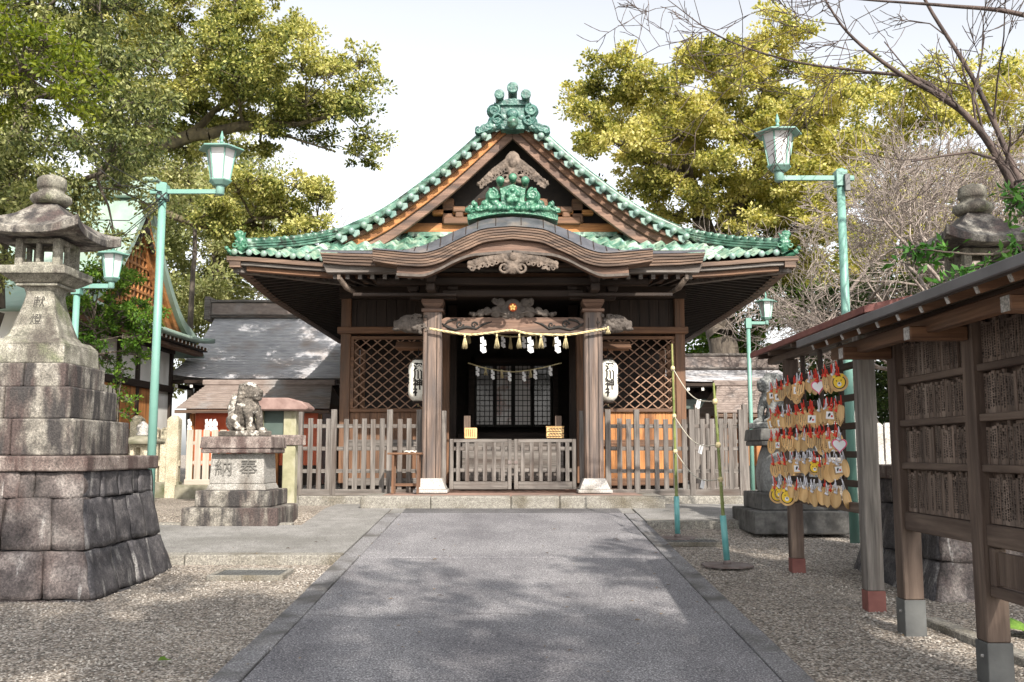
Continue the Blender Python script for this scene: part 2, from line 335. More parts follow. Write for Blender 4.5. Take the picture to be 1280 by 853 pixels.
MT['stone_w2'] = M('weathered_cut_granite', [(.22, .21, .19), (.33, .315, .29)], s=30, rough=.85, bump=.35, bs=90, stain=((.12, .105, .09), (1.5, 1.5, .8), 2.2, .50, .68), grain=70)

MT['latt'] = wood('lattice_wood', (.15, .085, .055), (.34, .21, .14), 'x')
# ================================================================ the ground and pavements
def gravel_mat():
    m = bpy.data.materials.new('crushed_gravel'); m.use_nodes = True; nt = m.node_tree; b = nt.nodes['Principled BSDF']
    tc = nt.nodes.new('ShaderNodeTexCoord')
    v = nd(nt, 'ShaderNodeTexVoronoi', Scale=48.0); v.feature = 'F1'; nt.links.new(tc.outputs['Object'], v.inputs['Vector'])
    sp = nt.nodes.new('ShaderNodeSeparateColor'); nt.links.new(v.outputs['Color'], sp.inputs[0])
    c = ramp(nt, sp.outputs[0], [(.09, .078, .066), (.29, .26, .225), (.40, .345, .295), (.64, .60, .55), (.24, .19, .14)], 0, 1)
    f = ramp(nt, v.outputs['Distance'], [(1, 1, 1), (.35, .33, .31)], .3, .75); c = mixc(nt, 1.0, c, f, 'MULTIPLY')
    big = ramp(nt, noise_n(nt, (1, 1, 1), .9, 5), [(.82, .80, .78), (1.08, 1.06, 1.03)], .35, .65); c = mixc(nt, 1.0, c, big, 'MULTIPLY')
    nt.links.new(c, b.inputs['Base Color']); b.inputs['Roughness'].default_value = .85
    bn = nd(nt, 'ShaderNodeBump', Strength=1.0, Distance=.012); bn.invert = True; nt.links.new(v.outputs['Distance'], bn.inputs['Height']); nt.links.new(bn.outputs[0], b.inputs['Normal'])
    return m
MT['gravel'] = gravel_mat()
def path_mat():
    m = bpy.data.materials.new('washed_aggregate_paving'); m.use_nodes = True; nt = m.node_tree; b = nt.nodes['Principled BSDF']
    c = ramp(nt, noise_n(nt, (1, 1, 1), 75, 4, .8), [(.03, .029, .033), (.12, .118, .128), (.30, .295, .31), (.80, .78, .78)], .34, .70)
    big = ramp(nt, noise_n(nt, (1, .6, 1), 1.3, 6), [(.70, .69, .70), (1.12, 1.11, 1.09)], .35, .65); c = mixc(nt, 1.0, c, big, 'MULTIPLY')
    nt.links.new(c, b.inputs['Base Color']); b.inputs['Roughness'].default_value = .8
    bn = nd(nt, 'ShaderNodeBump', Strength=.8, Distance=.006); nt.links.new(noise_n(nt, (1, 1, 1), 120, 3), bn.inputs['Height']); nt.links.new(bn.outputs[0], b.inputs['Normal'])
    return m
MT['path'] = path_mat()
MT['concrete'] = M('pale_concrete', [(.165, .16, .152), (.26, .252, .242)], s=5, rough=.85, bump=.3, bs=80, stain=((.15, .145, .135), (1, 1, 1), .9, .46, .66), detail=10, grain=60)

def gdrop(X, Y):
    d = .03
    if Y < 14.6: d += .08 * sm(8.5, 10.6, Y)
    else: d += .08 * (1 - sm(14.6, 15.2, Y))
    return d
def ground_z(X, Y): return g(Y) - gdrop(X, Y)
xs = [-400, -150, -60, -30, -20] + [x * .5 for x in range(-30, 31)] + [20, 30, 60, 150, 400]
ys = [-200, -60, -20, -10, -6] + [y * .4 for y in range(-14, 45)] + [20, 24, 30, 45, 80, 160, 400]
vs = [(x, y, ground_z(x, y)) for y in ys for x in xs]; nx = len(xs)
fs = [(j * nx + i, j * nx + i + 1, (j + 1) * nx + i + 1, (j + 1) * nx + i) for j in range(len(ys) - 1) for i in range(nx - 1)]
tag(MB().add(vs, fs, True).build('ground', MT['gravel']), kind='structure')

# loose stones lying on the gravel near the camera
N = 52000
X = rng.uniform(-7, 7, N); Y = 3.2 + 10.5 * rng.random(N) ** 1.5
keep = (np.abs(X) > 2.02) & ~((X < -1.9) & (Y > 11.15)); X = X[keep]; Y = Y[keep]; N = len(X)
Z = np.array([ground_z(0, y) for y in Y])
r = rng.uniform(.005, .0150, N); base = np.array([(1, 0, 0), (0, 1, 0), (-1, 0, 0), (0, -1, 0), (0, 0, .7), (0, 0, -.7)], float)
V = base[None] * (1 + rng.uniform(-.35, .35, (N, 6, 1))); a = rng.uniform(0, 2 * pi, N); ca, sa = np.cos(a)[:, None], np.sin(a)[:, None]
W = np.stack([V[..., 0] * ca - V[..., 1] * sa, V[..., 0] * sa + V[..., 1] * ca, V[..., 2]], -1) * r[:, None, None]
W += np.stack([X, Y, Z + r * .25], -1)[:, None]
F = np.array([(0, 1, 4), (1, 2, 4), (2, 3, 4), (3, 0, 4), (1, 0, 5), (2, 1, 5), (3, 2, 5), (0, 3, 5)])
F = (F[None] + np.arange(N)[:, None, None] * 6).reshape(-1, 3)
def np_mesh(name, V, F, m, parent=None):
    me = bpy.data.meshes.new(name); k = F.shape[1]
    me.vertices.add(len(V)); me.vertices.foreach_set('co', V.astype(np.float32).ravel())
    me.loops.add(F.size); me.loops.foreach_set('vertex_index', F.astype(np.int32).ravel())
    me.polygons.add(len(F)); me.polygons.foreach_set('loop_start', np.arange(0, F.size, k, dtype=np.int32)); me.polygons.foreach_set('loop_total', np.full(len(F), k, dtype=np.int32))
    me.materials.append(m); me.update(calc_edges=True); o = bpy.data.objects.new(name, me); COL.objects.link(o)
    if parent: o.parent = parent
    return o
MT['pebble'] = M('loose_stone', [(.27, .24, .21), (.44, .41, .37)], s=2, rough=.85, bump=0, isl=.55)
tag(np_mesh('gravel', W.reshape(-1, 3), F, MT['pebble']), 'loose grey and beige crushed gravel beside the paved approach', 'gravel', kind='stuff')

# main approach, slabs with joints, and its kerb stones
PW = 1.95; KW = .2
m = MB(); joints = [-6, -1.2, 3.9, 11.2, 16.0]
for a, b in zip(joints, joints[1:]):
    x0, x1 = -PW + KW + .012, PW - KW - .012
    seg = 8; vs = []
    for k in range(seg + 1):
        y = a + .014 + (b - a - .028) * k / seg
        vs += [(x0, y, g(y)), (x1, y, g(y)), (x0, y, g(y) - .15), (x1, y, g(y) - .15)]
    fs = []
    for k in range(seg):
        o = 4 * k; fs += [(o, o + 1, o + 5, o + 4), (o, o + 4, o + 6, o + 2), (o + 1, o + 3, o + 7, o + 5)]
    fs += [(0, 2, 3, 1), (4 * seg, 4 * seg + 1, 4 * seg + 3, 4 * seg + 2)]
    m.add(vs, fs)
tag(m.build('approach_path', MT['path'], bevel=.006), kind='structure')
for s in (-1, 1):
    m = MB(); y = -5.0
    while y < 15.2:
        L = random.uniform(1.9, 2.4); y2 = min(y + L, 15.35); x0, x1 = sorted((s * PW, s * (PW - KW))); jx = random.uniform(-.008, .008)
        vs = [(x + jx, yy, g(yy) + dz) for yy in (y + .006, y2 - .006) for x, dz in ((x0, -.16), (x1, -.16), (x1, .004), (x0, .004))]
        m.add(vs, [(0, 1, 2, 3), (7, 6, 5, 4), (3, 2, 6, 7), (0, 3, 7, 4), (1, 5, 6, 2)]); y = y2
    tag(m.build('path_kerb', MT['path_kerb'] if 'path_kerb' in MT else MT.setdefault('path_kerb', M('worn_kerb_stone', [(.055, .053, .056), (.17, .165, .17), (.42, .41, .41)], s=75, rough=.85, bump=.7, bs=70, stain=((.085, .08, .075), (1, 1, 1), 2, .48, .66))), bevel=.012, seg=2), kind='structure')

def slab(name, poly, th=.14, zt=0.0, m=None, kerb=None):
    """a paving sheet following the slope, split in strips along Y"""
    bm = bmesh.new(); vs = [bm.verts.new((x, y, 0)) for x, y in poly]; f = bm.faces.new(vs)
    for yy in [a * .5 for a in range(20, 50)]:
        gm = bm.verts[:] + bm.edges[:] + bm.faces[:]
        bmesh.ops.bisect_plane(bm, geom=gm, plane_co=(0, yy, 0), plane_no=(0, 1, 0))
    r = bmesh.ops.extrude_face_region(bm, geom=bm.faces[:])
    for v in r['geom']:
        if isinstance(v, bmesh.types.BMVert): v.co.z = -1
    for v in bm.verts: v.co.z = g(v.co.y) + zt + (-th if v.co.z < -.5 else 0)
    bmesh.ops.recalc_face_normals(bm, faces=bm.faces)
    me = bpy.data.meshes.new(name); bm.to_mesh(me); bm.free(); me.materials.append(m or MT['concrete']); o = bpy.data.objects.new(name, me); COL.objects.link(o)
    b = o.modifiers.new('b', 'BEVEL'); b.width = .01; b.segments = 2; b.limit_method = 'ANGLE'; b.angle_limit = radians(40)
    return tag(o, kind='structure')
# cross paving to the left with its front kerb, the forecourt, the paving to the right
slab('paving_left', [(-30, 11.52), (-1.97, 11.52), (-1.97, 17.3), (-3.1, 17.3), (-3.0, 13.95), (-30, 13.95)])
slab('paving_forecourt', [(-1.94, 15.36), (1.94, 15.36), (1.94, 15.99), (-1.94, 15.99)], zt=.0)
slab('paving_right', [(1.97, 14.55), (30, 14.55), (30, 17.4), (1.97, 17.4)])
def kerb_row(x0, x1, y0, y1, L, zt=.004, th=.16, name='kerb'):
    m = MB(); x = x0
    while x < x1 - .05:
        x2 = min(x1, x + L * random.uniform(.85, 1.15)); 
        if x1 - x2 < .4: x2 = x1
        z = g(y0); m.add([(a, b, g(b) + c) for c in (-th, zt) for b in (y0, y1) for a in (x + .006, x2 - .006)], [(0, 2, 3, 1), (4, 5, 7, 6), (0, 1, 5, 4), (2, 6, 7, 3), (0, 4, 6, 2), (1, 3, 7, 5)]); x = x2
    return tag(m.build(name, MT['curb'], bevel=.012, seg=2), kind='structure')
kerb_row(-14, -1.96, 11.32, 11.51, 1.7)
kerb_row(1.97, 14, 14.34, 14.54, 1.5)
kerb_row(-30, -3.12, 13.96, 14.1, 2.0, zt=.02)

def grate(c, sx, sy, label):
    z = g(c[1]) - .06 if c[1] < 14 else g(c[1]); m = MB(); zc = ground_z(0, c[1]) + .02
    t = thing('drain_cover', label, 'drain cover', (c[0], c[1], zc)); t.rotation_euler = (atan2(.058, 1) if c[1] < 10 else radians(1), 0, 0)
    f = MB()
    for a, b, cc, d in ((-sx, sx, -sy, -sy + .05), (-sx, sx, sy - .05, sy), (-sx, -sx + .05, -sy + .05, sy - .05), (sx - .05, sx, -sy + .05, sy - .05)): f.box(a, b, cc, d, -.03, .03)
    f.build('rim', MT['curb'], t, bevel=.006)
    p = MB(); p.box(-sx + .052, sx - .052, -sy + .052, sy - .052, -.03, .018)
    n = 12
    for i in range(n):
        for j in range(5):
            x = -sx + .1 + (2 * sx - .2) * i / (n - 1); y = -sy + .1 + (2 * sy - .2) * j / 4; p.cbox((x, y, .018), (.03, .03, .014))
    p.build('cover_plate', MT['steel'], t, bevel=.003)
c1 = P(318, 699, 10.72); grate((c1.x, 10.62), .40, .28, 'square metal drain cover in the gravel below the left kerb')
c2 = P(858, 671, 12.95); grate((c2.x, 12.9), .42, .25, 'flat chequered drain cover in the gravel near the two bamboo poles')
# one fallen leaf
lf = MB(); z0 = ground_z(0, 7.75) + .03
lf.add([(0, 0, 0), (.05, .018, .012), (.10, .0, .004), (.05, -.03, .014), (.03, .05, .02), (.0, .045, .015)], [(0, 3, 2, 1), (0, 1, 4, 5)])
o = lf.build('fallen_leaf', MT['lf_fresh']); pl = P(198, 803, 6.9); o.location = (pl.x, 6.9, ground_z(0, 6.9) + .03); tag(o, 'single green leaf lying on the open gravel by the left lantern', 'leaf')

# dry bits of leaf blown over the paving
r = np.random.default_rng(91); n = 150; X = r.uniform(-3.6, 3.4, n); Y = 5 + 9.5 * r.random(n); V = []; 
for x, y in zip(X, Y):
    z = (g(y) + .008) if abs(x) < 1.95 else ground_z(x, y) + .02
    if x < -1.95 and y > 11.3: z = g(y) + .008
    a = r.uniform(0, 6.28); L_ = r.uniform(.012, .035); c_, s_ = cos(a), sin(a)
    for u, v, w in ((-1, 0, 0), (0, .35, .3), (1, 0, .1), (0, -.35, .2)): V.append((x + L_ * (u * c_ - v * s_), y + L_ * (u * s_ + v * c_), z + w * L_))
MT['dry'] = M('dry_leaf_bits', [(.12, .07, .035), (.30, .20, .09)], s=3, rough=.8, bump=0, isl=.5)
tag(np_mesh('leaf_litter', np.array(V), np.arange(4 * n).reshape(-1, 4), MT['dry']), 'scattered dry brown bits of leaf on the path and gravel', 'leaf litter', kind='stuff')

# hairline cracks worn into the paving
def crack(pts, w, seed):
    r = random.Random(seed); m = MB(); cv = catmull([(x, y, 0) for x, y in pts], 60); vs = []
    for i, c in enumerate(cv):
        x, y = c[0] + r.uniform(-.02, .02), c[1] + r.uniform(-.02, .02); ww = w * r.uniform(.35, 1.2)
        vs += [(x - ww * .3, y - ww, g(y - ww) + .002), (x + ww * .3, y + ww, g(y + ww) + .002)]
    m.add(vs, [(2 * i, 2 * i + 1, 2 * i + 3, 2 * i + 2) for i in range(60)]); return tag(m.build('path_crack', MT['black']), kind='structure')
crack([(-1.7, 8.3), (-.9, 8.15), (-.2, 8.35), (.5, 8.2), (1.0, 8.3)], .004, 1)
crack([(1.72, 13.1), (.9, 13.3), (.2, 13.0), (-.6, 13.25), (-1.7, 13.1)], .004, 2)
# ================================================================ the shrine hall
SH = thing('shrine_hall', 'timber shrine hall with green tiled gable and curved porch at the path end', 'shrine', (0, 17.3, 0))
CX = 0.012
def pb(m, x0, x1, y0, y1, Y, t):                      # box whose front face covers those photograph rows and columns at depth Y
    a, b = P(x0, y0, Y), P(x1, y1, Y); m.box(min(a.x, b.x), max(a.x, b.x), Y, Y + t, min(a.z, b.z), max(a.z, b.z)); return m
def spiral(m, c, r0, turns, rad, s=1, a0=0, n=26, taper=.45, y=0, k=7):
    pts = []; rs = []
    for i in range(n + 1):
        t = i / n; a = a0 + s * turns * 2 * pi * t; r = r0 * (1 - .86 * t); pts.append((c[0] + r * cos(a), c[1] + y * t, c[2] + r * sin(a))); rs.append(rad * (1 - taper * t))
    return m.tube(pts, rs, k)

# --- roof shape
YF, YV, EX = 17.2, 18.6, 5.2
vp = [P(641 - dx, y, YV) for dx, y in ((0, 137), (68, 199), (116, 237.5), (163, 270), (212, 293))]
PRX = [abs(v.x - CX) for v in vp] + [4.25, EX]; PRX[0] = 0; PRZ = [v.z for v in vp] + [4.70, 4.33]
cr = catmull(list(zip(PRX, PRZ)), 60); PRX = np.array([c[0] for c in cr]); PRZ = np.array([c[1] for c in cr])
def prof(x): return float(np.interp(abs(x), PRX, PRZ))
def flare(x, y): return .13 * sm(2.6, EX, abs(x)) ** 1.6 * (1 - sm(YF, YF + 3.2, y))
def wave(t):
    t = t % 1.0; return .036 * (cos(2 * pi * t) + .22 * sin(4 * pi * t))
PIT = .265; ROW = .235
def tiles_front(m):
    d = 0.0; rows = []
    nr = 10
    for r in range(nr):
        for q, lift in ((0, .042), (.96, 0.0)):
            rows.append(((r + q) * ROW, lift))
    xs = np.arange(-EX - .3, EX + .3, PIT / 12); vs = []
    for d, l in rows:
        L = EX - d
        for x in xs:
            xx = max(-L, min(L, x)); y = YF + d; off = .5 * (int(round(d / ROW - .49)) % 2) * 0
            vs.append((CX + xx, y, prof(EX - d) + flare(xx, y) + wave(xx / PIT + off) + l + .02))
    n = len(xs); fs = [(j * n + i, j * n + i + 1, (j + 1) * n + i + 1, (j + 1) * n + i) for j in range(len(rows) - 1) for i in range(n - 1)]
    m.add(vs, fs, True)
def tiles_side(m, s):
    ds = []; k = 0
    while k * ROW < EX - .05:
        for q, l in ((0, .035), (.97, 0)): ds.append((min((k + q) * ROW, EX - .03), l))
        k += 1
    ys = np.arange(YF, 28.6, PIT / 4); vs = []
    for d, l in ds:
        ymin = YF + d if d < YV - YF else YV + .02
        for y in ys:
            yy = max(y, ymin); x = EX - d
            vs.append((CX + s * x, yy, prof(x) + flare(x, yy) + wave(yy / PIT) * .9 + l + .02))
    n = len(ys); fs = [(j * n + i, j * n + i + 1, (j + 1) * n + i + 1, (j + 1) * n + i) for j in range(len(ds) - 1) for i in range(n - 1)]
    m.add(vs, fs, True)
m = MB(); tiles_front(m); ft = m.build('front_roof_slope', MT['tile'], SH, world=True)
for s in (-1, 1):
    m = MB(); tiles_side(m, s); m.build('side_roof_slope', MT['tile'], SH, world=True)
# round tile ends along the front eave
x = -EX + .25
while x < EX - .1:
    xx = round(x / PIT) * PIT
    if abs(xx) > 2.55: MB().ball((CX + xx, YF - .015, 4.33 + flare(xx, YF) + .055), (.062, .035, .062), 10, 6).build('eave_tile_end', MT['tile_ball'], ft, world=True)
    x += PIT
# eave fascia boards and rafters, soffit
def eave_strip(x0, x1, zt, zb, y0, y1, n=24):
    lo = []; hi = []
    for k in range(n + 1):
        x = x0 + (x1 - x0) * k / n; f = 4.33 + flare(x, YF); lo.append((CX + x, f + zb)); hi.append((CX + x, f + zt))
    return MB().strip(lo, hi, y0, y1)
eave_strip(-EX + .02, EX - .02, -.02, -.10, YF + .0, YF + .3).build('eave_fascia', MT['layered'], SH, world=True, bevel=.006)
eave_strip(-EX + .12, EX - .12, -.105, -.17, YF + .06, YF + .3).build('eave_fascia', MT['grey_x'], SH, world=True, bevel=.006)
eave_strip(-EX + .35, EX - .35, -.175, -.26, YF + .14, YF + .3).build('eave_beam', MT['brown_x'], SH, world=True, bevel=.006)
for s in (-1, 1):                                     # side eave boards running back
    lo = []; vs = []
    for k in range(25):
        y = YF + .02 + (28.4 - YF) * k / 24; f = 4.33 + flare(EX, y)
        for dx, dz in ((0, -.02), (0, -.12), (-.05, -.12), (-.05, -.22), (-.25, -.22), (-.25, -.02)): vs.append((CX + s * (EX - .02 + dx), y, f + dz))
    fs = [(6 * k + j, 6 * k + (j + 1) % 6, 6 * k + 6 + (j + 1) % 6, 6 * k + 6 + j) for k in range(24) for j in range(6)] + [tuple(range(6))]
    MB().add(vs, fs).build('eave_fascia', MT['layered'], SH, world=True, fix=True)
m = MB(); n = 0                                        # soffit sheet under the whole roof
gx = np.linspace(-EX + .06, EX - .06, 41); gy = np.linspace(YF + .12, 28.3, 45); vs = []
def soff(x, y):
    d = max(0, min(EX - abs(x), y - YF, 28.4 - y)); return 4.33 + flare(x, y) - .14 + min(d, 1.9) * .13
vs = [(CX + x, y, soff(x, y)) for y in gy for x in gx]; k = len(gx)
m.add(vs, [(j * k + i, j * k + i + 1, (j + 1) * k + i + 1, (j + 1) * k + i) for j in range(len(gy) - 1) for i in range(k - 1)], True)
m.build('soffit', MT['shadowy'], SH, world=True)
m = MB(); w = MB()
x = -EX + .45
while x < EX - .4:
    if abs(x) > .0:
        y1 = YF + max(.9, min(2.4, EX - abs(x) + .2)); z0 = soff(x, YF + .2) - .07; z1 = soff(x, y1) - .06
        m.beam((CX + x, YF + .16, z0), (CX + x, y1, z1), .075, .085); MB().cbox((CX + x, YF + .155, z0), (.07, .012, .08)).build('rafter_end_cap', MT['stone_l'], SH, world=True)
    x += .245
m.build('rafters', MT['shadowy'], SH, world=True)
for s in (-1, 1):
    m = MB(); y = YF + .5
    while y < 28:
        x1 = max(3.3, EX - (y - YF)) if y < YF + 1.9 else 3.3
        m.beam((CX + s * (EX - .2), y, soff(EX - .2, y) - .07), (CX + s * x1, y, soff(x1, y) - .06), .075, .085); y += .245
    m.build('rafters', MT['shadowy'], SH, world=True)
    MB().beam((CX + s * (EX - .15), YF + .15, 4.33 + .13 - .2), (CX + s * 3.3, YF + 2.0, soff(3.3, YF + 2) - .1), .16, .2).build('corner_rafter', MT['grey_x'], SH, world=True, bevel=.01)

# --- hip ridges, three courses, with their end ornaments
for s in (-1, 1):
    pts = []
    for k in range(15):
        t = k / 14; x = 3.45 + (4.92 - 3.45) * t; y = YF + (EX - x); pts.append(Vector((CX + s * x, y - .02, prof(x) + flare(x, y) + .06)))
    hr = MB()
    for j, (dz, w_) in enumerate(((.0, .22), (.05, .19), (.10, .16))):
        q = [p + Vector((0, 0, dz)) for p in pts]; d = Vector((s * 1, -1, 0)).normalized(); r_ = Vector((d.y, -d.x, 0)); vs = []
        for p in q:
            for a, b in ((-1, -.02), (1, -.02), (1, .022), (-1, .022)): vs.append(p + r_ * a * w_ / 2 + Vector((0, 0, b)))
        hr.add(vs, [(4 * i + c, 4 * i + (c + 1) % 4, 4 * i + 4 + (c + 1) % 4, 4 * i + 4 + c) for i in range(14) for c in range(4)] + [(0, 1, 2, 3), (59, 58, 57, 56)])
    H = hr.build('hip_ridge', MT['tile_ridge'], SH, world=True, bevel=.01, fix=True)
    tp = MB(); 
    for i in range(13):
        a = pts[0].lerp(pts[-1], i / 13) ; 
        i0 = i / 13 * 14; p0 = pts[int(i0)].lerp(pts[min(14, int(i0) + 1)], i0 % 1); i1 = (i + .95) / 13 * 14; p1 = pts[int(i1)].lerp(pts[min(14, int(i1) + 1)], i1 % 1)
        tp.tube([p0 + Vector((0, 0, .14)), p1 + Vector((0, 0, .152))], [.055, .066], 10)
    tp.build('ridge_caps', MT['tile_ridge'], H, world=True)
    e = pts[-1] + Vector((s * .06, -.06, 0)); o = MB()   # end ornament: crest with scrolls and a spread base
    o.ball(e + Vector((0, 0, .10)), (.10, .09, .17)); o.ball(e + Vector((s * .03, -.02, .27)), (.085, .06, .07)); 
    for a in (-1, 1): spiral(o, e + Vector((a * .1, -.07, .06)), .07, 1.2, .022, a, pi / 2)
    for a in (-.12, -.05, .04, .1): o.tube([e + Vector((a * .5, -.04, .2)), e + Vector((a, -.07, .33 - abs(a) * .4))], [.035, .012], 6)
    o.build('ridge_end_ornament', MT['orn'], H, world=True, remesh=.012, noise=.02)
    o = MB(); b0 = e + Vector((-s * .25, .2, -.12)); o.tube([b0, e + Vector((0, -.03, -.15)), e + Vector((s * .13, -.14, -.12)), e + Vector((s * .2, -.2, -.03))], [.05, .06, .045, .028], 10); o.ball(e + Vector((s * .2, -.2, -.03)), .038)
    o.build('corner_tile', MT['orn'], H, world=True)

# --- verges of the gable: bargeboards, edge tiles, round ends
def vline(dx): return prof(dx)
for s in (-1, 1):
    lo = []; hi = []; pts = []
    for k in range(31):
        x = 3.42 * k / 30; pts.append((x, vline(x)))
    def nrm(k):
        a = pts[max(0, k - 1)]; b = pts[min(30, k + 1)]; dx, dz = b[0] - a[0], b[1] - a[1]; L = sqrt(dx * dx + dz * dz); return (dz / L, -dx / L)
    def offs(k, d):                                    # straight down offset keeps the mitre plumb
        x, z = pts[k]; return (CX + s * x, z - d)
    def band(d0, d1, y0, y1, k0=0, k1=30):
        return MB().strip([offs(k, d1) for k in range(k0, k1 + 1)], [offs(k, d0) for k in range(k0, k1 + 1)], y0, y1)
    V = band(-.09, .02, YV - .05, YV + .16).build('verge', MT['tile_ridge'], SH, world=True, bevel=.02, seg=2, fix=True)
    t = MB(); t.tube([(CX + s * x, YV + .10, z + .115) for x, z in pts], .065, 10); t.build('verge_cap', MT['tile_ridge'], V, world=True)
    # round ends and their leaf shaped drops
    L = [0]
    for k in range(30): L.append(L[-1] + sqrt((pts[k + 1][0] - pts[k][0]) ** 2 + (pts[k + 1][1] - pts[k][1]) ** 2))
    n = 16
    for i in range(1, n + 1):
        q = L[-1] * i / n - .03; k = np.interp(q, L, range(31)); x = np.interp(k, range(31), [p[0] for p in pts]); z = np.interp(k, range(31), [p[1] for p in pts])
        b = MB(); b.ball((CX + s * x, YV - .10, z - .03), (.066, .055, .066), 12, 8); b.tube([(CX + s * x, YV - .06, z - .03), (CX + s * x, YV + .1, z - .02)], .06, 10)
        b.build('round_tile_end', MT['tile_ball'], V, world=True)
    dr = MB()
    for i in range(n):
        q = L[-1] * (i + .5) / n + .02; k = np.interp(q, L, range(31)); x = np.interp(k, range(31), [p[0] for p in pts]); z = np.interp(k, range(31), [p[1] for p in pts])
        a = (CX + s * x, z - .11); dr.prism([(a[0] - .085, a[1] + .07), (a[0] - .07, a[1] - .03), (a[0] + s * .02, a[1] - .085), (a[0] + .085, a[1] - .02), (a[0] + .07, a[1] + .07)], YV - .06, YV - .03)
    dr.build('drop_tiles', MT['tile_ball'], V, world=True, bevel=.01, fix=True)
    kk = 30
    band(.07, .17, YV + .06, YV + .3).build('bargeboard_trim', MT['brown_x'], SH, world=True, bevel=.008, fix=True)
    band(.16, .32, YV + .12, YV + .3).build('bargeboard_trim', MT['orange_x'] if s < 0 else MT['brown_x'], SH, world=True, bevel=.008, fix=True)  # left trim coloured as sunlit, right trim as shaded
    band(.30, .54, YV + .17, YV + .28).build('bargeboard', MT['purple'], SH, world=True, bevel=.01, fix=True)
    band(.335, .345, YV + .165, YV + .172).build('bargeboard_groove', MT['dark_x'], SH, world=True, fix=True)
# gable wall behind, beams and struts
YG = 19.45
m = MB(); tri = [(CX + s * x, prof(x) - .25) for s, rr in ((-1, range(34, -1, -2)), (1, range(2, 35, 2))) for x in [k / 10 for k in rr]]
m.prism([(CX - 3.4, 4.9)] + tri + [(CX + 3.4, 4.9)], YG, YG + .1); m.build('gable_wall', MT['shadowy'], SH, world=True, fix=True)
m = MB(); pb(m, 500, 782, 279, 291, 19.25, .2); pb(m, 540, 742, 262, 268, 19.2, .2); m.build('gable_beam', MT['orange_x'], SH, world=True, bevel=.015)
for s in (0, 1):
    m = MB()
    for x in ((560, 604), (678, 722))[s]: pb(m, x - 7, x + 7, 248, 279, 19.2, .2)
    for x in ((574, 590), (692, 708))[s]: pb(m, x - 5, x + 5, 264, 272, 19.12, .25); pb(m, x - 8, x + 8, 258, 265, 19.1, .25)
    x = (574, 706)[s]; pb(m, x - 20, x + 20, 271, 280, 19.13, .2)
    m.build('gable_bracket', MT['brown_x'], SH, world=True, bevel=.02)
m = MB(); pb(m, 585, 597, 268, 280, 19.1, .1); pb(m, 600, 612, 262, 280, 19.1, .1); pb(m, 680, 694, 264, 280, 19.1, .1); m.build('gable_block', MT['orange_x'], SH, world=True, bevel=.015)
m = MB(); pb(m, 510, 772, 290, 296, 19.1, .3); m.build('gable_sill', MT['tile'], SH, world=True, bevel=.01)

# gable pendant carving
def carving(name, mb, mat, voxel=.010, par=None, noise=.015): return mb.build(name, mat, par or SH, world=True, remesh=voxel, noise=noise)
m = MB(); c = P(641, 206, YV + .1)
m.ball(c + Vector((0, 0, .02)), (.17, .07, .26)); m.ball(c + Vector((0, -.05, .02)), (.09, .07, .1)); 
for s in (-1, 1):
    spiral(m, c + Vector((s * .14, -.03, -.28)), .11, 1.5, .035, s, pi / 2 + s * .6)
    for i in range(8):
        t = i / 7; q = c + Vector((s * (.16 + .52 * t), 0, .02 - .42 * t ** .9)); m.ball(q, (.085 - .04 * t, .04, .075 - .035 * t)); spiral(m, q + Vector((0, -.03, .02)), .05 - .015 * t, 1.1, .016, s, i)
    m.tube([c + Vector((s * .1, 0, .1)), c + Vector((s * .4, 0, -.12)), c + Vector((s * .72, 0, -.42))], [.05, .04, .015], 8)
    for i in range(9):
        t = i / 8; q = c + Vector((s * (.13 + .5 * t), -.02, -.10 - .36 * t)); spiral(m, q, .062 - .02 * t, 1.3, .017, s * (-1) ** i, i * 1.7); m.ball(q + Vector((s * .03, .02, .05)), (.03, .03, .045))
carving('gable_pendant', m, MT['carved'])

# ridge ornament on the apex
OR = MB(); c = P(641, 165, YV - .05); c.y = YV - .02
def pw(x, y, Y): return P(x, y, Y)
u = .01533                                            # metres per photograph pixel at the gable
def at(dx, dy): return Vector((CX + dx * u, YV - .05, c.z + dy * u))     # dy up from row 165
OR.add(*(lambda b: (b.v, b.f))(MB().prism([(at(-15, 0).x, at(0, 2).z), (at(15, 0).x, at(0, 2).z), (at(16, 0).x, at(0, 32).z), (at(12, 0).x, at(0, 40).z), (at(-12, 0).x, at(0, 40).z), (at(-16, 0).x, at(0, 32).z)], YV - .12, YV + .35)))
OR.prism([(at(-18, 0).x, at(0, 33).z), (at(18, 0).x, at(0, 33).z), (at(19, 0).x, at(0, 38).z), (CX, at(0, 43).z), (at(-19, 0).x, at(0, 38).z)], YV - .17, YV + .38)
for dx, dy, r in ((-17, 45, .09), (0, 54, .10), (17, 45, .09)):
    p = at(dx, dy); OR.tube([p + Vector((0, -.22, 0)), p + Vector((0, .4, 0))], r * .9, 14); OR.tube([p + Vector((0, -.235, 0)), p + Vector((0, -.15, 0))], r * 1.1, 14)
OR.ball(at(0, 22) + Vector((0, -.1, 0)), (.12, .06, .1))
for s in (-1, 1):
    OR.ball(at(s * 24, 27), (.15, .11, .15)); spiral(OR, at(s * 24, 27) + Vector((0, -.1, 0)), .125, 1.6, .03, s, pi / 2)
    OR.ball(at(s * 24, 13), (.13, .09, .12)); spiral(OR, at(s * 20, 14) + Vector((0, -.1, 0)), .12, 1.5, .028, -s, 0)
    for i in range(9):
        t = i / 8; q = at(s * (19 + 24 * t), 10 - 11 * t); OR.ball(q, (.12 - .03 * t, .09, .12 - .05 * t)); spiral(OR, q + Vector((0, -.085, .02)), .08, 1.4, .02, s * (1 if i % 2 else -1), i)
    OR.tube([at(s * 14, 16), at(s * 30, 4), at(s * 45, -1)], [.08, .07, .03], 8)
rn = carving('ridge_ornament', OR, MT['orn2'], .0105)
